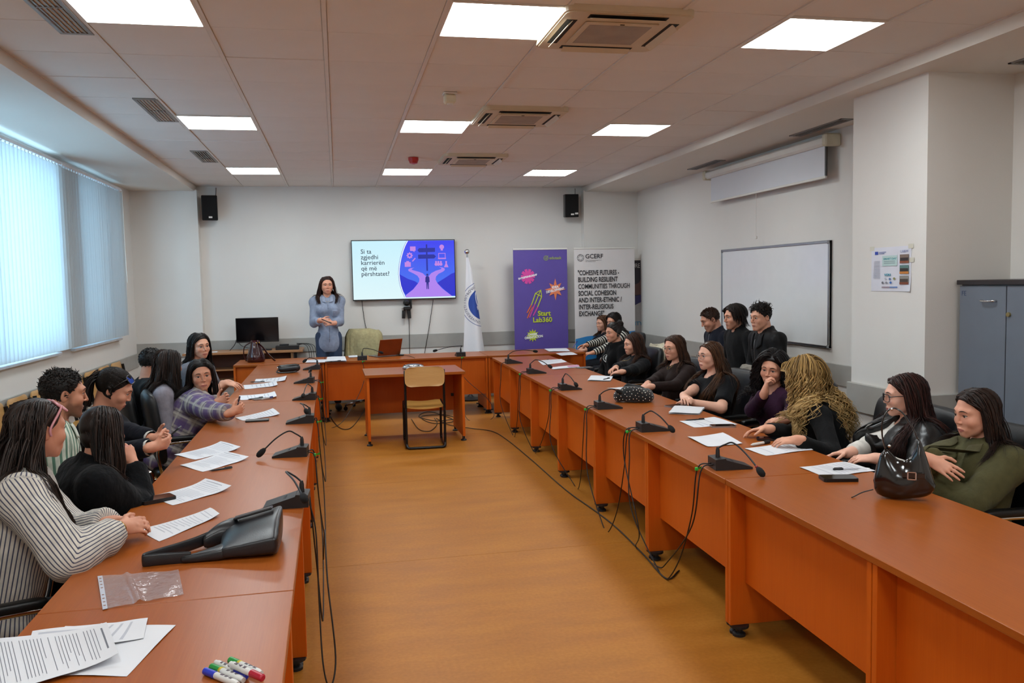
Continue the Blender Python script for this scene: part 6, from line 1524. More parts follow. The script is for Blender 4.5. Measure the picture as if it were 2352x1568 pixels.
# right row
sheet('white handwritten sheet with a pen on it, nearest on the right row', [(1940, 1061), (2012, 1081), (1900, 1097), (1836, 1074)], text=10)
sheet('white printed sheet beside the white marker, right row', [(1832, 1014), (1868, 1033), (1760, 1047), (1710, 1031)], text=10)
sheet('plain white page with a lifted edge beside the sixth microphone', [(1660, 996), (1705, 1020), (1625, 1027), (1579, 1005)], (.006, .004))
sheet('white page under the silver-cased phone', [(1640, 959), (1694, 976), (1595, 982), (1560, 968)], (.004, .0), text=6)
sheet('folded white booklet before the woman in a black T-shirt', [(1550, 935), (1619, 938), (1606, 953), (1535, 951)], thick=.010)
sheet('white page half hidden behind the studded bag', [(1462, 886), (1486, 893), (1468, 898), (1393, 892)], text=3)
sheet('small white notebook before the woman in brown', [(1358, 864), (1408, 866), (1402, 876), (1349, 875)], thick=.008)
m_pink = ink('#c98aa8')
sheet('white page with a pink strip near the far right microphones', [(1262, 845), (1325, 838), (1332, 843), (1272, 849)], thick=.003)
sheet('white page in the far right corner, curled', [(1236, 830), (1290, 826), (1303, 831), (1248, 839)], (.008, 0), text=4)
sheet('white page on the head desk under the writing hand', [(1276, 812), (1310, 808), (1327, 814), (1290, 817)], text=3)
sheet('pink edged pages on the head desk behind the purple banner base', [(1250, 802), (1300, 800), (1310, 807), (1262, 808)], thick=.005)
sheet('narrow pink slip on the page near the far right microphones', [(1302, 842), (1328, 839), (1331, 842), (1306, 845)], z=TH+.006, m=m_pink, name='paper_slip')
# phones
def phone(label, a, b, w=.074, col=None, case=None, t=.009, z=TH):
    A_, B_ = Vector(Z(a[0], a[1], z)), Vector(Z(b[0], b[1], z)); d = B_-A_; L = min(max(d.length, .12), .168)
    T = thing('smartphone', label, 'phone', tuple((A_+B_)/2), math.atan2(d.y, d.x)); T.location.z = z+.0005
    P = []; r = .011
    for cx, cy, a0 in ((L/2-r, w/2-r, 0), (-L/2+r, w/2-r, 90), (-L/2+r, -w/2+r, 180), (L/2-r, -w/2+r, 270)):
        for q in range(4): g = math.radians(a0+30*q); P.append((cx+r*math.cos(g), cy+r*math.sin(g)))
    b_ = MB(); b_.prism(P, 0, t); b_.build('body', case or m_black, T)
    b_ = MB(); b_.prism([(x*.96, y*.94) for x, y in P], t, t+.0006); b_.build('screen', mat('dark phone glass', '#0b0c0f', .08), T); return T
m_silver = mat('silver phone case', '#a9a9ab', .3, .8)
phone('dark smartphone beside the printed page, under the black coat sleeve', (322, 1157), (398, 1143), .09, t=.016)
phone('black smartphone in front of the woman in plaid', (564, 968), (618, 965), .085)
phone('grey smartphone beside the pair of pens, left row', (582, 919), (624, 915), .075, case=m_silver)
phone('black smartphone on the desk left of the shiny handbag', (1886, 1102), (1965, 1101), .09, t=.014)
phone('black smartphone in a case above the white marker', (1738, 1009), (1802, 1010), .085)
phone('smartphone in a silver case on the white page', (1632, 980), (1688, 979), .085, case=m_silver)
phone('silver smartphone before the woman in a black T-shirt', (1532, 935), (1572, 930), .075, case=m_silver)
phone('silver-edged tablet at the far end of the right row', (1326, 846), (1358, 844), .10, case=m_silver)
# pens
def pen(label, a, b, col='#1c1c20', cap=None, r=.0045, z=TH+.0055, name='pen', yy=None):
    A_, B_ = (Vector(Z(a[0], a[1], z)), Vector(Z(b[0], b[1], z))) if yy is None else (Vector(Yp(a[0], a[1], yy)), Vector(Yp(b[0], b[1], yy)))
    d = B_-A_; L = min(max(d.length, .12), .15); c = (A_+B_)/2
    T = bpy.data.objects.new(name, None); COL.objects.link(T); tag(T, label, 'pen'); T.matrix_basis = Matrix.Translation(c) @ d.to_track_quat('X', 'Z').to_matrix().to_4x4()
    Mx = RY(PI/2)
    MB().lathe([(.001, -L/2), (r*.6, -L/2+.012), (r, -L/2+.018), (r, L/2-.005), (r*.7, L/2)], 12, Mx).build('barrel', mat('pen barrel', col, .35), T, True, auto=.6)
    if cap: MB().lathe([(r*1.15, L/2-.045), (r*1.2, L/2-.04), (r*1.2, L/2), (r*.6, L/2+.004)], 12, Mx).build('cap', mat('pen cap', cap, .35), T, True, auto=.6)
    MB().box(L/2-.04, L/2-.002, -.0012, .0012, r, r+.003).build('clip', m_black, T); return T
pen('black pen at the edge of the printed page, left row', (480, 1081), (533, 1073))
pen('black pen on the page with two pens', (569, 917), (604, 912)); pen('blue-capped pen tip beside the grey phone, left row', (600, 917), (627, 911), '#b8b8bc', '#2a3a8a', z=TH+.016)
pen('black pen across the corner of the farthest left page', (574, 877), (608, 876))
pen('white pen with a black cap lying on the handwritten sheet', (1978, 1075), (1915, 1077), '#cfd0d8', '#15151a', z=TH+.009)
pen('white marker with a black cap beside the black phone', (1722, 1022), (1768, 1014), '#d4d2cc', '#18181c', r=.008, z=TH+.009, name='marker_pen')
pen('dark pen behind the page with the silver phone', (1572, 965), (1618, 962)); pen('thin black pen on the small white notebook', (1385, 871), (1400, 868), z=TH+.014)
pen('black pen at the pages left of the laptop', (757, 830), (783, 828), z=TH+.018)
pen('dark pen at the far right microphones', (1240, 829), (1262, 826))
pen('black pen held by the standing woman', (735, 731), (763, 743), r=.006, yy=11.02)
pen('blue pen held by the woman in the striped sweater', (1316, 799), (1326, 784), '#2536a0', yy=10.72)
pen('dark pen in the hands of the woman in plaid', (543, 941), (550, 915), '#2a2a3a', yy=6.30)
# whiteboard markers
def marker(label, a, b, cap, band=None, z=TH+.009):
    A_, B_ = Vector(Z(a[0], a[1], z)), Vector(Z(b[0], b[1], z)); d = B_-A_; L = .128; c = (A_+B_)/2
    T = bpy.data.objects.new('whiteboard_marker', None); COL.objects.link(T); tag(T, label, 'marker', 'whiteboard markers'); T.matrix_basis = Matrix.Translation(c) @ d.to_track_quat('X', 'Z').to_matrix().to_4x4(); Mx = RY(PI/2)
    MB().lathe([(.0075, -.02), (.0085, -.018), (.0085, L/2-.012), (.0065, L/2-.004), (.0065, L/2)], 16, Mx).build('barrel', mat('white marker barrel', '#d6d6d2', .35), T, True, auto=.5)
    MB().lathe([(.0055, -L/2), (.0088, -L/2+.003), (.0092, -.021), (.0092, -.02)], 16, Mx).build('cap', mat('marker cap', cap, .3), T, True, auto=.5)
    if band: MB().lathe([(.0093, -.026), (.0093, -.019)], 16, Mx).build('band', mat('marker band', band, .4), T, True)
    lb = MB(); rs = random.Random(len(label))
    for q in range(3):
        for k_ in range(3): a_ = .5+.28*q; lb.box(-.0+.016*k_, -.0+.016*k_+rs.uniform(.006, .013), -.0012, .0012, .0086, .0089, M=RX(a_-.9))
    lb.build('label_print', ink('#5a4f56'), T)['kind'] = 'stuff'
marker('green-capped marker farthest in the marker group', (526, 1514), (602, 1547), '#1f8a3a', '#c8b020')
marker('blue-capped marker with its cap towards the aisle', (566, 1553), (496, 1521), '#2a3ab8')
marker('red-capped marker with its cap towards the aisle', (604, 1557), (530, 1524), '#b01c34', z=TH+.0255)
marker('green-capped marker beside the blue one', (484, 1530), (560, 1562), '#1f8a3a', '#c8b020')
marker('blue-capped marker nearest the viewer', (468, 1539), (548, 1572), '#2a3ab8')
# punched plastic sleeve
def film_mat():
    t = NT('clear plastic film'); g = t.n('ShaderNodeBsdfGlossy'); g.inputs['Roughness'].default_value = .12; tr = t.n('ShaderNodeBsdfTransparent'); tr.inputs[0].default_value = (.93, .93, .94, 1)
    df = t.n('ShaderNodeBsdfDiffuse'); df.inputs[0].default_value = (.75, .75, .8, 1); m1 = t.n('ShaderNodeMixShader'); m1.inputs[0].default_value = .2; m2 = t.n('ShaderNodeMixShader'); m2.inputs[0].default_value = .15
    co = t.coords((1, 1, 1)); nz = t.n('ShaderNodeTexNoise'); nz.inputs['Scale'].default_value = 28; nz.inputs['Detail'].default_value = 3; t.l(co, nz.inputs['Vector']); bp = t.n('ShaderNodeBump'); bp.inputs['Strength'].default_value = .5; bp.inputs['Distance'].default_value = .01; t.l(nz.outputs[0], bp.inputs['Height']); t.l(bp.outputs[0], g.inputs['Normal'])
    t.l(tr.outputs[0], m1.inputs[1]); t.l(df.outputs[0], m1.inputs[2]); t.l(m1.outputs[0], m2.inputs[1]); t.l(g.outputs[0], m2.inputs[2]); t.l(m2.outputs[0], t.out.inputs[0]); return t.m
Q = [Vector(Z(*q, TH)) for q in ((224, 1326), (410, 1311), (422, 1367), (236, 1402))]; cQ = sum(Q, Vector())/4
ps_ = thing('plastic_sleeve', 'empty clear plastic document sleeve with a punched white edge', 'plastic sleeve', tuple(cQ)); lq = [q-cQ for q in Q]
def film(u, v, o=0):
    p = lq[0].lerp(lq[1], u).lerp(lq[3].lerp(lq[2], u), v); h = .002+.009*math.exp(-((u-.36-.08*v)/.035)**2)+.004*math.exp(-((u-.47)/.05)**2)*v+.0015*math.sin(13*u+5*v)+.004*max(0, u-.9)*10*.3; return (p.x, p.y, h+o)
g = MB(); g.grid(lambda u, v: film(u, v, .002), 40, 14); g.build('film', film_mat(), ps_, True)
g = MB(); g.grid(lambda u, v: film(u*.06, v, .0028), 2, 14); g.build('punched_edge', ink('#b9bcc8', .4), ps_, True)
for q in range(9):
    if q == 4: continue
    c_ = Vector(film(.03, .1+.1*q, .0034)); MB().add([tuple(c_+Vector((.004*math.cos(a), .004*math.sin(a), 0))) for a in [i*PI/4 for i in range(8)]], [tuple(range(8))]).build('punch_hole', ink('#8a5a3c'), ps_)

# ================================================================== bags
m_bag = mat('black grained leather', '#17191d', .36, bump=.10, bscale=300, vary=.12, spec=.6)
m_patent = mat('black patent leather', '#0d0d0f', .14, spec=.6, coat=.6, bump=.1, bscale=18)
m_burg = mat('burgundy patent leather', '#34090f', .16, coat=.5, bump=.35, bscale=16)
m_gold = mat('gold metal', '#c9a24a', .25, 1.)
def organic(prims, step, name, m, parent, noise=0., nf=60, seed=1, zmin=None):
    lo = np.min([p.box()[0] for p in prims if not p.sub], 0)-.03; hi = np.max([p.box()[1] for p in prims if not p.sub], 0)+.03
    F_ = Field([axis([(lo[q], hi[q], None)], step) for q in range(3)])
    for p in prims: F_.apply(p)
    X = F_.P((slice(None),)*3)
    if noise: F_.D = (F_.D+noise*wob(X, seed, nf)).astype(f32)
    if zmin is not None: F_.D = np.maximum(F_.D, zmin-X[2]+0*F_.D)
    V, Fq = nets(F_.D, F_.ax); return mesh_from(relax(V, Fq, 1), Fq, name, m, parent)
class Plane:
    """upright plane through a point on the desk, facing the viewer: gives true-size local (across, depth, up) points"""
    def __init__(s, px, py, z=TH): s.o = Vector(Z(px, py, z)); n = Vector((s.o.x, s.o.y, 0)).normalized(); s.n = n; s.rz = math.atan2(n.y, n.x)-PI/2
    def loc(s, px, py, dep=0.):
        d = Vector(_ray(px, py)); t = (s.o.x*s.n.x+s.o.y*s.n.y+dep)/(d.x*s.n.x+d.y*s.n.y); p = d*t+Vector((0, 0, CAM_H))-s.o; r = Vector((math.cos(s.rz), math.sin(s.rz), 0)); return Vector((p.dot(r), dep, p.z))
# slouchy black bag on the left row
o0 = Vector(Z(646, 1281, TH)); tip = Vector(Z(326, 1303, TH)); e = (tip-o0).normalized(); ln_ = (tip-o0).length
hb = thing('slouchy_handbag', 'large slouchy black leather shoulder bag lying on the left desks', 'bag', tuple(o0), math.atan2(e.y, e.x))
# local x runs to the strap tip, local -y to the far side (the bag lies on its side, its base towards the aisle)
W = .235
def loft(secs, name, m, parent, flat=True):
    b = MB(); n = len(secs[0]); vs = [p for q in secs for p in q]; fs = []
    for i in range(len(secs)-1):
        for k_ in range(n): k2 = (k_+1) % n; fs.append((i*n+k_, (i+1)*n+k_, (i+1)*n+k2, i*n+k2))
    fs.append(tuple(range(n))); fs.append(tuple(range(len(secs)*n-1, (len(secs)-1)*n-1, -1))); b.add(vs, fs); o = b.build(name, m, parent, True, auto=.75)
    sb = o.modifiers.new('soft', 'SUBSURF'); sb.levels = 1; sb.render_levels = 2; return o
def bsec(x, y0, h1, y1, h2, y2, h3, dx=0.):     # near wall, ridge, top face, far edge
    return [(x, y0, .001), (x, y0+.002, h1*.5), (x, y0, h1*.97), (x, y0-.006, h1), (x+dx*.3, y0+(y1-y0)*.35, h1*.6+h2*.4+.004), (x+dx*.6, y1, h2), (x+dx*.85, y1+(y2-y1)*.6, h2*.35+h3*.65), (x+dx, y2+.006, h3), (x+dx, y2, h3*.9), (x+dx, y2+.01, .001), (x+dx*.5, (y0+y2)/2, .001)]
W = .30
bodyL = [bsec(.004, .0, .072, -W*.45, .112, -W, .118, .012), bsec(.03, .0, .070, -W*.45, .112, -W-.006, .108, .012), bsec(.09, -.002, .060, -W*.45, .098, -W+.004, .088, .012), bsec(.15, -.004, .050, -W*.45, .080, -W+.008, .078, .014), bsec(.19, -.006, .044, -W*.42, .058, -W+.012, .080, .02), bsec(.205, -.006, .038, -W*.40, .030, -W+.02, .076, .03)]
loft(bodyL, 'body', m_bag, hb)
loft([bsec(x, -.006, h, -.006-w_*.5, h2, -.006-w_, h2*.8) for x, h, w_, h2 in ((.17, .044, .13, .056), (.215, .036, .095, .044), (.26, .028, .060, .034), (.30, .024, .040, .028), (.335, .022, .030, .022))], 'near_horn', m_bag, hb)
loft([bsec(x, y0, h, y0-w_*.5, h2, y0-w_, h*.9) for x, y0, h, w_, h2 in ((.16, -W+.13, .050, .12, .088), (.20, -W+.125, .062, .105, .096), (.235, -W+.13, .060, .085, .088), (.265, -W+.14, .046, .06, .068), (.29, -W+.15, .036, .04, .046))], 'far_horn', m_bag, hb)
st = MB(); sp_ = bez([(.27, -W+.11, .034), (.31, -W+.14, .026), (.36, -W+.185, .022), (ln_-.03, -.05, .022), (ln_-.004, -.022, .021), (ln_-.006, -.004, .02), (ln_-.05, -.010, .02), (.33, -.016, .018), (.30, -.020, .016)], 8); st.tube(sp_, .0035, 8, ry=.022, up=(0, 0, 1)); st.build('strap', m_bag, hb, True)
fl_ = MB(); fl_.box(-.07, .07, -.03, .03, -.004, .004, .003, M=TR(.12, -W+.075, .104) @ RZ(.05) @ RX(.12) @ RY(.22)); fl_.build('pocket_flap', m_bag, hb)
# shiny crescent handbag on the right row
pl = Plane(2077, 1146); sh_ = thing('crescent_handbag', 'shiny black patent crescent handbag with a silver buckle on the right desks', 'bag', tuple(pl.o), pl.rz)
top_ = [(2006, 1112), (2012, 1085), (2022, 1055), (2034, 1042), (2046, 1052), (2062, 1068), (2078, 1072), (2092, 1062), (2103, 1040), (2108, 1018), (2116, 1028), (2128, 1062), (2140, 1100), (2148, 1125)]
bot_ = [(2006, 1118), (2008, 1135), (2015, 1146), (2028, 1152), (2045, 1156), (2060, 1157), (2078, 1157), (2095, 1156), (2108, 1155), (2118, 1154), (2128, 1152), (2138, 1147), (2146, 1138), (2149, 1128)]
nb = len(top_); sec = MB()
Tt = [pl.loc(*p) for p in top_]; Bb = [pl.loc(*p) for p in bot_]; zb = min(b.z for b in Bb)
def bagpt(u, v):
    i = min(int(u*(nb-1)), nb-2); f_ = u*(nb-1)-i; t_ = Tt[i].lerp(Tt[i+1], f_); b_ = Bb[i].lerp(Bb[i+1], f_); ang = 2*PI*v
    s_ = .5+.5*math.cos(ang); p = b_.lerp(t_, s_); th = .058*(max(0, math.sin(PI*min(max(u, .02), .98)))**.5)*(1-.55*s_**1.5)*math.copysign(abs(math.sin(ang))**.7, math.sin(ang)); return (p.x, th, p.z-zb+.001)
sec.grid(bagpt, 40, 28); sec.build('body', m_patent, sh_, True)
hp_ = [pl.loc(*p) for p in ((2034, 1044), (2026, 1010), (2028, 975), (2040, 955), (2054, 950), (2072, 960), (2088, 982), (2100, 1003), (2107, 1020))]
st = MB(); st.tube(bez([(p.x, 0, p.z-zb) for p in hp_], 5), .0035, 8, ry=.010, up=(0, 1, 0)); st.build('handle', m_patent, sh_, True)
bk = MB(); q = pl.loc(2094, 1098); q = Vector((q.x, -.062, q.z-zb)); w_ = .017
for a_ in ((-w_, w_, w_-.005, w_), (-w_, w_, -w_, -w_+.005), (-w_, -w_+.005, -w_, w_), (w_-.005, w_, -w_, w_)): bk.box(q.x+a_[0], q.x+a_[1], q.y-.004, q.y+.004, q.z+a_[2], q.z+a_[3], .001)
bk.build('buckle', m_chrome, sh_); MB().box(q.x-.035, q.x+.05, q.y+.004, q.y+.012, q.z-.012, q.z+.012, .003).build('buckle_strap', m_patent, sh_)
q = pl.loc(2043, 1035); MB().sphere((q.x, -.02, q.z-zb), .007).build('stud', m_chrome, sh_, True); q = pl.loc(2048, 952); MB().sphere((q.x, -.008, q.z-zb), .006).build('stud', m_chrome, sh_, True)
t_ = MB(); A_, B_ = pl.loc(2006, 1140), pl.loc(1958, 1161); t_.tube(bez([(A_.x, -.02, .035), ((A_.x+B_.x)/2, -.03, .022), (B_.x+.01, -.045, .006), (B_.x, -.06, .004)], 6), .0025, 6); t_.build('loose_cord', m_bag, sh_, True)
# studded bag
pl = Plane(1455, 923); sb_ = thing('studded_bag', 'soft black velvet bag covered with silver studs', 'bag', tuple(pl.o), pl.rz); k_ = pl.loc(1465, 923).x/10
m_vel = mat('black velvet', '#0b0b0d', .9, sheen=.25)
P_ = []
for (x, z, rx, rz_, y) in ((-32, 14, 14, 14, 0), (-16, 17, 18, 18, .01), (4, 18, 20, 18, -.0), (24, 14, 18, 14, .01), (38, 10, 10, 10, .02), (0, 12, 34, 12, 0), (-10, 28, 16, 9, .03), (8, 27, 14, 8, .03), (30, 16, 14, 12, .05)): P_.append(Prim('e', v3(x*k_, y, z*k_), (rx*k_, .07, rz_*k_), None, k=.018))
bo = organic(P_, .008, 'body', m_vel, sb_, .010, 36, 7, .001)
me = bo.data; nn = [v for v in me.vertices if v.normal.y < -.35 and v.co.z > .02]; rs = random.Random(4); rs.shuffle(nn); used = []; s_ = MB()
for v in nn:
    if all((v.co-u).length > .021 for u in used): used.append(v.co.copy()); s_.sphere(v.co+v.normal*.001, .0048, 8, 5)
    if len(used) > 60: break
s_.build('studs', mat('silver stud', '#cfcfca', .15, 1.), sb_, True)['kind'] = 'stuff'
hd = MB(); hd.tube(bez([(-22*k_, .03, 30*k_), (-14*k_, .04, 38*k_), (0, .04, 36*k_), (14*k_, .05, 33*k_), (34*k_, .07, 22*k_)], 6), .012, 7, ry=.02, up=(0, 1, 0)); hd.build('handle', m_vel, sb_, True)
# burgundy bag
pl = Plane(588, 828); pl.o.y = 10.78; pl.o = Vector(Yp(588, 830, 10.78)); pl.o.z = TH; bb_ = thing('burgundy_handbag', 'burgundy patent bucket handbag with gold fittings on the left head desk', 'bag', tuple(pl.o), pl.rz)
k_ = pl.loc(598, 828).x/10; sec = MB()
prof = [(0, 19, .07), (.025, 21.5, .085), (.07, 20.5, .085), (.13, 16.5, .07), (.19, 13, .055), (.245, 10.5, .045), (.27, 9.5, .03)]
sec.grid(lambda u, v: (lambda i, f_: (lambda z, w, d: ((w*k_)*math.cos(2*PI*u)*(1+.05*math.sin(6*PI*u)*(z > .1)), d*math.sin(2*PI*u)*(1+.12*math.sin(10*PI*u)*min(1, z*5)), z))(*[prof[i][q]+(prof[min(i+1, 6)][q]-prof[i][q])*f_ for q in range(3)]))(min(int(v*6), 5), v*6-min(int(v*6), 5)), 30, 18)
sec.add([(19*k_*math.cos(2*PI*i/30), .075*math.sin(2*PI*i/30), .001) for i in range(30)], [tuple(range(29, -1, -1))]); sec.build('body', m_burg, bb_, True)
st = MB(); st.tube(bez([(-9*k_, -.03, .25), (-24*k_, -.02, .20), (-27*k_, 0, .10), (-22*k_, .01, .015)], 6), .007, 7); st.build('handle', m_burg, bb_, True)
st = MB(); st.tube(bez([(4*k_, -.045, .25), (16*k_, -.07, .19), (28*k_, -.09, .10), (40*k_, -.10, .03), (44*k_, -.10, .014)], 6), .006, 8, ry=.022, up=(.3, -1, .5)); sp_ = st.build('flat_strap', m_burg, bb_, True)
for x, z in ((3, .24), (9, .245), (14, .21)): MB().sphere((x*k_, -.07, z), .008, 10, 6).build('gold_ring', m_gold, bb_, True)
# small black bag
pl = Plane(662, 856); kb = thing('small_shoulder_bag', 'small black leather camera bag lying near the corner of the left row', 'bag', tuple(pl.o), pl.rz+.12); k_ = pl.loc(672, 856).x/10
organic([Prim('c', v3(-14*k_, .03, .04), v3(20*k_, .0, .05), .035, .04, k=.02), Prim('c', v3(-14*k_, .10, .045), v3(20*k_, .07, .05), .035, .038, k=.03)], .008, 'body', m_bag, kb, .001, 60, 5, .001)
MB().tube([(-24*k_, .0, .075), (26*k_, -.02, .085)], .004, 6).build('zip', m_dark, kb); MB().tube(bez([(-20*k_, -.02, .05), (-27*k_, -.03, .02), (-20*k_, -.07, .012), (4*k_, -.08, .012), (18*k_, -.05, .015)], 6), .008, 7).build('strap', m_bag, kb, True); MB().lathe([(.014, -.004), (.014, .004)], 12, TR(-24*k_, -.01, .06) @ RY(.9)).build('ring', m_chrome, kb)

# ================================================================== laptop, coats, conference phone, side desk
hA, hB = Vector(Yp(867, 820, 10.78)), Vector(Yp(915, 817, 10.92)); hA.z = hB.z = TH+.012; d_ = hB-hA; Lw = .33
lp = thing('laptop', 'open laptop with a copper coloured lid on the head desk', 'laptop', (hA.x, hA.y, TH), math.atan2(d_.y, d_.x))
m_cop = mat('copper anodised lid', '#8a4a26', .35, .6)
MB().box(0, Lw, -.0, .23, .002, .016, .004).build('base', m_alu, lp); MB().box(.02, Lw-.02, .03, .12, .016, .0175).build('keyboard', m_black, lp)
Ml = TR(0, -.002, .016) @ RX(.35) ; MB().box(0, Lw, -.005, .003, 0, .225, .003, M=Ml).build('lid', m_cop, lp); MB().box(.008, Lw-.008, .003, .004, .012, .215, M=Ml).build('display', glow('#8fa0c0', .4), lp)
m_jack = cloth('#b0a67c', .85, bump=.4)
def coat(label, loc, rz, w, h, d, m, seed, hang=0.):
    T = thing('coat', label, 'coat', loc, rz); b = MB()
    def pt(u, v):
        a = 2*PI*u; e = .5; cx = math.copysign(abs(math.cos(a))**e, math.cos(a)); cy = math.copysign(abs(math.sin(a))**e, math.sin(a)); s_ = 1-(.18 if v > .8 else 0)*((v-.8)/.2)**2
        n = wob((np.float64(cx*w), np.float64(cy*d*3), np.float64(v*h*.5)), seed, 26)*.012*(1.2-v*.6)
        x = cx*(w/2+.015*math.sin(9*u*2+seed))*(1.12-.16*v)*s_; y = cy*(d/2*s_+.0)+n*(1 if cy > 0 else -1)*1.6+.01*math.sin(17*u+4*v); return (x, y, h*v+.012*math.sin(3*x*9+seed)*v-(.0 if v else 0))
    b.grid(pt, 64, 24); top = [pt(i/64, 1) for i in range(64)]; b.add(top, [tuple(range(64))]); b.build('garment', m, T, True)
    c = MB(); c.tube(bez([(-w*.30, -d*.5, h*.96), (-w*.12, -d*.75, h*.78), (0, -d*.85, h*.62), (w*.05, -d*.8, h*.3)], 6), [.02]*6+[.018]*13, 8, ry=.008); c.build('lapel', m, T, True); return T
CH = None
def seat_for(I, label, back=.05, dz=0., side=0.):
    global CH
    r = I['root']; Rw = I['Rw']; p = Vector((r[0], r[1], 0))+Vector((Rw@v3(side, -back, 0)).tolist()); z = dz
    c = office_chair(CH, label, (p.x, p.y, 0), I['T'].rotation_euler.z); CH = CH or c; return c
# ================================================================== conference chairs under and behind the people
for I, lab in ((q_R10, 'black conference chair with chrome arms under the woman in olive green'), (q_R9, 'black conference chair under the woman in a leather jacket'), (q_R8, 'black conference chair under the woman with blonde curls'), (q_R7, 'black conference chair under the woman in purple'),
               (q_R6, 'black conference chair with a beige coat on its back'), (q_R5, 'black conference chair under the woman in dark brown'), (q_R4, 'black conference chair with a cream coat on its back'), (q_R3, 'black conference chair under the woman in the hooded sweatshirt'),
               (q_R2, 'black conference chair under the woman in black and white stripes'), (q_R1, 'black conference chair under the farthest woman on the right'),
               (q_L1, 'black conference chair under the woman in the striped blouse'), (q_L2, 'black conference chair under the woman in the black coat'), (q_L3, 'black conference chair under the bearded man'), (q_L4, 'black conference chair under the woman with the ponytail'),
               (q_L5, 'black conference chair under the woman in plaid'), (q_L6, 'black conference chair under the woman in lavender grey'), (q_L7, 'tall black leather chair under the person in dark clothes'), (q_L8, 'black conference chair under the woman with shoulder-length black hair')):
    seat_for(I, lab, {'L5': -.16, 'L7': -.10, 'L6': -.06, 'L4': -.04}.get(next((k[2:] for k, v in globals().items() if v is I and k.startswith('q_')), ''), 0.))
hc = Vector(Yp(838, 800, 11.62)); office_chair(CH, 'black chair behind the laptop, hidden under an olive jacket', (hc.x, 11.40, 0), -PI/2-PI/2)
coat('olive beige jacket draped over the chair behind the laptop', (hc.x, 11.60, .56), PI, .50, .50, .17, m_jack, 3)
r = q_R4; p = Vector(r['root'].tolist())+Vector((r['Rw']@v3(0, -.36, 0)).tolist()); coat('cream fluffy coat hanging on the chair of the woman in the half-zip', (p.x, p.y, .50), r['T'].rotation_euler.z, .50, .47, .17, cloth('#cfc6ae', .95, bump=.7, bscale=120), 5)
r = q_R6; p = Vector(r['root'].tolist())+Vector((r['Rw']@v3(-.02, -.38, 0)).tolist()); coat('beige grey coat hanging on the chair of the woman in a black T-shirt', (p.x, p.y, .46), r['T'].rotation_euler.z, .46, .50, .16, cloth('#8d877d', .95, bump=.5), 8)
for x, y, rz, lab in ((-1.55, 5.55, -PI/2, 'empty black chair behind the woman in plaid'), (-1.30, 2.35, -PI/2+.2, 'black conference chair at the near left frame edge')):
    office_chair(CH, lab, (x, y, 0), rz)
# conference phone on the lone desk
c_ = Yp(950, 838, 9.12); cp = thing('conference_speaker', 'silver oval conference speakerphone on the lone small desk', 'speakerphone', (c_[0], 9.12, TH))
cp.location.x = float(Yp(949, 838, 9.12)[0])
MB().lathe([(.09, 0), (.115, .008), (.12, .02), (.11, .038), (.08, .052), (.03, .056)], 32, Matrix.Diagonal((1, .75, 1, 1))).build('body', m_alu, cp, True, auto=.7)
MB().lathe([(.075, .054), (.05, .0585), (.0, .059)], 24, Matrix.Diagonal((1, .75, 1, 1)), cap=False).build('keypad', mat('grey keypad', '#4a4d50', .4), cp, True)
gp = MB()
for q in range(12): a_ = 2*PI*q/12; gp.box(-.004, .004, -.012, .012, -.001, .002, M=TR(.1*math.cos(a_), .075*math.sin(a_), .044) @ RZ(a_-PI/2) @ RX(.6))
gp.build('speaker_slots', m_black, cp)
# gadget by the laptop
gd = thing('card_reader', 'small black gadget with a thin lead beside the laptop', 'gadget', (float(Yp(922, 813, 10.9)[0]), 10.9, TH)); MB().box(-.035, .03, -.02, .02, 0, .022, .006).build('body', m_black, gd); MB().tube(bez([(.03, 0, .01), (.08, -.1, .006), (.12, -.3, .004), (.13, -.46, .004)], 5), .003, 5).build('lead', m_cable, gd, True)
# side desk with monitor by the back wall
sd = thing('side_desk', 'light wooden computer desk against the back wall', 'desk', (-2.0, 11.48, 0)); m_sd = wood('light beech laminate', '#a07048', '#b07e54', 'x', .4)
MB().box(0, 1.52, 0, .52, .79, .82, .003).build('desktop', m_sd, sd); MB().box(.12, 1.36, .40, .42, .44, .79).build('back_panel', mat('brown panel', '#5a2a10', .5), sd); MB().box(.12, 1.36, .08, .42, .57, .59, .002).build('shelf', m_sd, sd)
for x in (.10, 1.36): MB().box(x, x+.025, .04, .46, .0, .79, .002).build('side_panel', m_sd, sd)
MB().box(.08, .12, .06, .1, 0, .6).build('leg', m_tube, sd); MB().box(1.40, 1.44, .06, .1, 0, .78).build('leg', m_tube, sd)
p_ = Yp(592, 790, 11.70); mo = thing('monitor', 'black computer monitor switched off on the side desk', 'monitor', (float(p_[0]), 11.74, .82), .06)
MB().box(-.275, .275, -.02, .02, .105, .435, .005).build('housing', m_black, mo); MB().box(-.268, .268, -.0215, -.019, .122, .428).build('screen', mat('dark screen glass', '#07070a', .1), mo); MB().box(-.03, .03, .0, .03, .01, .2, .004).build('neck', m_black, mo); MB().box(-.12, .12, -.08, .09, 0, .012, .004).build('stand', m_black, mo)
MB().tube(bez([(-.27, .02, .16), (-.30, .0, .08), (-.36, -.05, .01)], 5), .005, 5).build('cable', m_cable, mo); MB().tube(bez([(-.26, .02, .12), (-.2, -.03, .06), (-.1, -.06, .03)], 5), .004, 5).build('cable', m_cable, mo)
p_ = Yp(660, 799, 11.62); pc_ = thing('mini_computer', 'black computer box with cables on the side desk', 'computer', (float(p_[0]), 11.66, .82)); MB().box(-.15, .15, -.09, .10, 0, .055, .004).build('housing', m_black, pc_)
MB().box(-.10, .02, -.05, .04, .055, .075, .004).build('adapter', m_black, pc_)
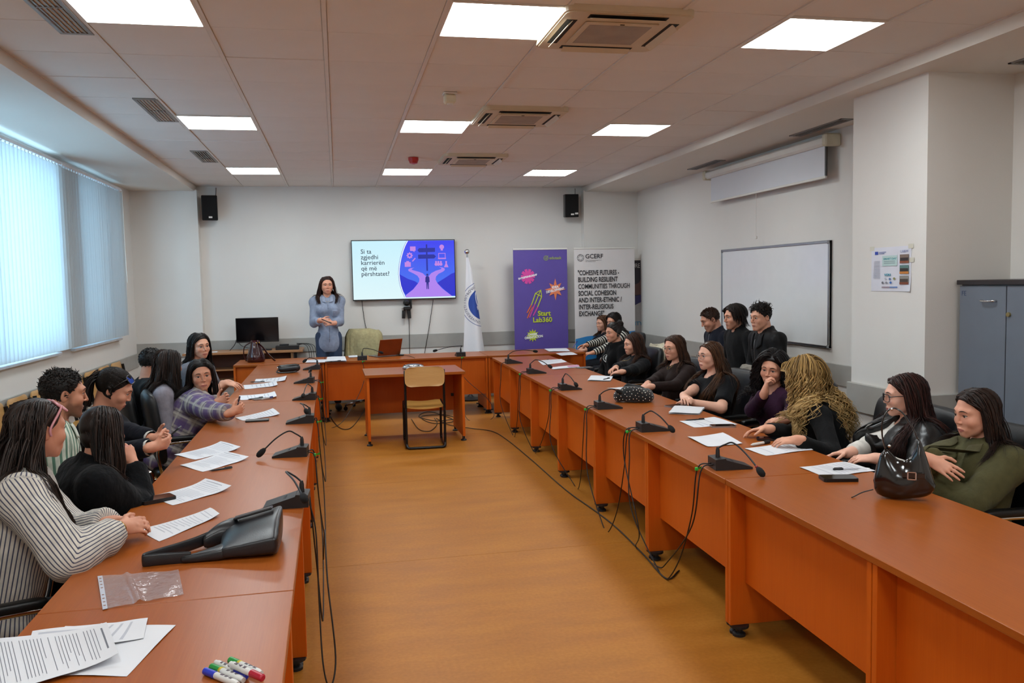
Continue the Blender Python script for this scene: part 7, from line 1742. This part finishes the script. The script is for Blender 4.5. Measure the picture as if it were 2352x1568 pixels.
for q in range(4): MB().tube(bez([(.12, .05, .045+.01*q), (.22+.03*q, .0, .06), (.28+.03*q, -.08, -.03), (.30+.025*q, -.12, -.4)], 5), .004, 5).build('cable', m_cable, pc_)
MB().box(-.3, .0, -.02, .06, 0, .02, .004, M=TR(-.2, -.05, 0)).build('keyboard', m_black, pc_)
T = thing('paper_sheet', 'white papers on the side desk left of the monitor', 'paper', (-1.78, 11.60, .821), .05); MB().box(-.2, .2, -.08, .1, 0, .004).build('page', m_paper, T); MB().box(-.1, .0, -.02, .0, .004, .014, .003).build('stapler', m_black, T)
# cables along the floor
def fcable(lab, pts, r=.0045):
    P = [Vector(Z(x, y, .007)) for x, y in pts]; T = thing('floor_cable', lab, 'cable', tuple(P[0])); MB().tube(bez([tuple(p) for p in P], 8), r, 6).build('cable', m_cable, T, True, world=True)
fcable('long black cable running along the floor beside the right row', [(1002, 960), (1030, 975), (1080, 983), (1130, 990), (1165, 1010), (1220, 1055), (1300, 1125), (1370, 1175), (1420, 1215), (1480, 1275), (1530, 1328), (1560, 1310)])
fcable('tangle of thin black cable under the lone small desk', [(1045, 962), (1000, 966), (962, 956), (985, 945), (1030, 958), (1040, 968), (1000, 972), (975, 965), (970, 955), (1015, 952), (1046, 958)])
fcable('black cable curve lying left of the lone small desk', [(752, 946), (775, 978), (800, 985), (822, 965), (840, 935)])
fcable('thin cable loop behind the wooden chair', [(945, 962), (962, 985), (985, 990), (1000, 980), (1004, 970), (998, 960)])
# small things worn or held
def on_head(I, pts): return [tuple(I['HM'] @ Vector(p)) for p in pts]
glasses(q_R5, mat('gold wire', '#8d7a55', .3, .9), r=.0215, w=.0011, square=True); glasses(q_R6, mat('silver wire', '#8a8a8e', .3, .9), r=.0215, w=.0011); glasses(q_R9, mat('dark frame', '#26262c', .3), r=.0235, w=.0022, square=True)
glasses(q_L1, mat('pink frame', '#c98a90', .3), r=.026, w=.004, square=True, name='sunglasses', up=.004, tilt=1.02, sc=1.13, lensm=mat('rose lens', '#8a4a50', .08), yo=-.006)
glasses(q_L4, mat('black gold frame', '#15120e', .3), r=.026, w=.003, square=True, name='sunglasses', up=.004, tilt=1.0, sc=1.12, lensm=mat('blue mirror lens', '#24408a', .05), yo=-.006)
# white collar and cuffs of the navy cardigan
I = q_L4; N_, sp_, fw_, rt_ = I['N'], I['sp'], I['fw'], I['rt']
cl = MB(); ring = [tuple(N_+v3(0, .005, .012)+rt_*(.066*math.cos(a))+fw_*(.07*math.sin(a))+sp_*(-.022*max(0, math.sin(a))+.012*max(0, -math.sin(a)))) for a in [PI/2+.25+(2*PI-.5)*i/18 for i in range(19)]]
cl.tube(ring, .007, 8, ry=.022, up=(0, 0, 1)); cl.build('white_collar', cloth('#cfccc4'), I['T'], True)
for (E_, W_2) in ((I['arm'][0][1], I['arm'][0][2]), (I['arm'][1][1], I['arm'][1][2])):
    u_ = unit(W_2-E_); MB().tube([tuple(W_2-u_*.045), tuple(W_2-u_*.018)], .040, 14, cap=False).build('white_cuff', cloth('#cfccc4'), I['T'], True)
vb = MB(); vb.tube(bez([tuple(N_-sp_*s_+fw_*(.075+.055*math.sin(min(1, s_/.22)*PI*.6)*1.35)) for s_ in (.05, .12, .2, .28, .34)], 5), .018, 8, ry=.006, up=(0, 1, 0)); vb.build('white_placket', cloth('#cfccc4'), I['T'], True)
# phone of the woman with the ponytail
hh = (q_L4['arm'][0][2]+q_L4['arm'][1][2])/2; wp = Vector((q_L4['Rw']@hh+q_L4['root']).tolist())
T = thing('smartphone', 'smartphone held in the hands of the woman with the ponytail', 'phone', (wp.x+.08, wp.y+.0, wp.z+.03)); MB().box(-.07, .07, -.036, .036, -.004, .004, .003, M=RY(-.7)).build('body', m_black, T); MB().box(-.064, .064, -.033, .033, .004, .0046, M=RY(-.7)).build('screen', mat('dark phone glass', '#0b0c0f', .08), T)
# ================================================================== small details of the clothing
from mathutils.bvhtree import BVHTree
_bv = {}
def cloth_pt(I, names, down, side, off=.002):
    """point on the front of a garment: 'down' below the neck base along the spine, 'side' to the wearer's right"""
    key = (I['T'].name, names)
    if key not in _bv:
        ob = [o for o in I['T'].children if o.name.split('.')[0] == names][0]; me = ob.data
        _bv[key] = BVHTree.FromPolygons([v.co[:] for v in me.vertices], [tuple(p.vertices) for p in me.polygons])
    o = Vector((I['N']-I['sp']*down+I['rt']*side+I['fw']*.5).tolist()); d = Vector((-I['fw']).tolist()); h = _bv[key].ray_cast(o, d, .6)
    return (h[0]+h[1]*off) if h[0] is not None else None
def seam(I, g, name, m, pts, r=.003, off=.001, ry=None):
    P = [cloth_pt(I, g, *p, off=off) for p in pts]; P = [p for p in P if p is not None]
    if len(P) > 1: b = MB(); b.tube(P, r, 6, ry=ry); b.build(name, m, I['T'], True)
def button(I, g, m, pts, r=.005):
    for q in pts:
        p = cloth_pt(I, g, *q)
        if p is not None: b = MB(); b.sphere(p, (r, r*.6, r), 8, 6); b.build('button', m, I['T'], True)
def flap(I, g, name, m, quad, off=.006, n=6):
    """a patch of cloth lying on a garment; quad = four (down, side) corners"""
    def pt(u, v):
        a = [quad[0][i]*(1-u)+quad[1][i]*u for i in (0, 1)]; c = [quad[3][i]*(1-u)+quad[2][i]*u for i in (0, 1)]; q = (a[0]*(1-v)+c[0]*v, a[1]*(1-v)+c[1]*v)
        p = cloth_pt(I, g, *q, off=off); return p
    P = [[pt(i/n, j/n) for i in range(n+1)] for j in range(n+1)]
    if any(p is None for r in P for p in r): return
    b = MB(); b.add([p for r in P for p in r], [(j*(n+1)+i, j*(n+1)+i+1, (j+1)*(n+1)+i+1, (j+1)*(n+1)+i) for j in range(n) for i in range(n)]); o = b.build(name, m, I['T'], True)
    s = o.modifiers.new('cloth', 'SOLIDIFY'); s.thickness = .004; s.offset = 1
m_zip = mat('silver zip', '#9a9a9c', .3, .9); m_btn = mat('pearl button', '#cfd2d8', .35); m_chain = mat('thin gold chain', '#c9a860', .25, 1.)
lin = lambda a, b, n, s=0., s2=None: [(a+(b-a)*i/n, s+((s2 if s2 is not None else s)-s)*i/n) for i in range(n+1)]
m_ol = cloth('#55523a', .85)
flap(q_R10, 'top', 'collar_flap', m_ol, ((.02, .045), (.00, .085), (.075, .11), (.10, .035))); flap(q_R10, 'top', 'collar_flap', m_ol, ((.00, -.085), (.02, -.045), (.10, -.035), (.075, -.11)))
flap(q_R10, 'top', 'pocket_flap', m_ol, ((.14, -.03), (.14, -.12), (.18, -.12), (.18, -.03))); seam(q_R10, 'top', 'placket', m_ol, lin(.06, .34, 14), .006, .001, .002)
flap(q_R9, 'leather_jacket', 'lapel', m_leaj, ((.01, -.10), (.02, -.06), (.17, -.085), (.13, -.14)), .010); flap(q_R9, 'leather_jacket', 'lapel', m_leaj, ((.02, .06), (.01, .10), (.13, .14), (.17, .085)), .010)
seam(q_R4, 'top', 'zip', m_zip, lin(.03, .16, 8), .002); p = cloth_pt(q_R4, 'top', .165, 0.)
if p: MB().box(p.x-.004, p.x+.004, p.y-.002, p.y+.004, p.z-.02, p.z, .001).build('zip_pull', m_zip, q_R4['T'])
seam(q_M1, 'top', 'zip', m_zip, lin(.02, .36, 14), .002); seam(q_M3, 'top', 'zip', m_zip, lin(.05, .36, 14, .01, .02), .0025)
m_blk = cloth('#141416', .6); flap(q_M3, 'top', 'lapel', m_blk, ((.0, .05), (.0, .10), (.10, .10), (.14, .035))); flap(q_M3, 'top', 'lapel', m_blk, ((.0, -.10), (.0, -.05), (.14, -.035), (.10, -.10)))
m_sh = cloth('#939cb0', .85); seam(q_S1, 'top', 'placket', m_sh, lin(.08, .60, 24), .012, .0005, .002); button(q_S1, 'top', m_btn, [(.10+.075*i, 0.) for i in range(7)])
flap(q_S1, 'top', 'collar_flap', m_sh, ((.0, .035), (.0, .07), (.07, .07), (.085, .02))); flap(q_S1, 'top', 'collar_flap', m_sh, ((.0, -.07), (.0, -.035), (.085, -.02), (.07, -.07))); flap(q_S1, 'top', 'pocket', m_sh, ((.18, -.05), (.18, -.12), (.27, -.12), (.27, -.05)), .003)
m_st = cloth('#c9cfc2', .85); flap(q_L3, 'top', 'collar_flap', m_st, ((.0, .03), (.0, .075), (.06, .08), (.075, .025))); seam(q_L3, 'top', 'placket', m_st, lin(.07, .40, 16), .010, .0005, .002)
for I, d in ((q_R4, .05), (q_R5, .05), (q_S1, .06)):
    g_ = 'top'; P = [cloth_pt(I, g_, d*.2+d*(1-(x/.05)**2), x, .003) for x in [-.05+.1*i/12 for i in range(13)]]; P = [p for p in P if p is not None]
    if len(P) > 3: b = MB(); b.tube(P, .0012, 5); b.build('necklace', m_chain, I['T'], True)
# emblem of the hooded sweatshirt, laid on the cloth
def ring_on(I, g, name, m, d0, s0, r, w, a0=0., a1=2*PI, n=28):
    P = [cloth_pt(I, g, d0-r*math.sin(a0+(a1-a0)*i/n), s0+r*math.cos(a0+(a1-a0)*i/n), .003) for i in range(n+1)]; P = [p for p in P if p is not None]
    if len(P) > 3: b = MB(); b.tube(P, w, 6, ry=w*.4); b.build(name, m, I['T'], True)
m_em = ink('#c8c8c6'); ring_on(q_R3, 'top', 'round_emblem', m_em, .155, .0, .042, .0045); ring_on(q_R3, 'top', 'emblem_mark', m_em, .148, .0, .015, .004); seam(q_R3, 'top', 'emblem_stem', m_em, lin(.163, .188, 4), .004, .003)
seam(q_R3, 'top', 'drawcord', m_blk, lin(.0, .13, 8, .035, .04), .004, .003); seam(q_R3, 'top', 'drawcord', m_blk, lin(.0, .12, 8, -.035, -.04), .004, .003)
# bracelets and watches
def band(I, k, m, name, back=.012, r=.032, w=.006):
    (A, E, W_) = I['arm'][k]; u = unit(W_-E); c = W_+u*back*-1; e1 = unit(np.cross(u, v3(.2, .1, 1))); e2 = np.cross(u, e1)
    b = MB(); b.tube([tuple(c+(e1*math.cos(a)+e2*math.sin(a))*r) for a in [2*PI*i/20 for i in range(20)]], w*.35, 6, ry=w, up=None, closed=True); b.build(name, m, I['T'], True)
band(q_L1, 0, m_gold, 'bracelet', .004, .030, .004); band(q_S1, 0, m_chrome, 'bracelet', .010, .033, .005); band(q_R6, 1, m_dark, 'bracelet', .012, .029, .004)
# ear studs of the woman in stripes
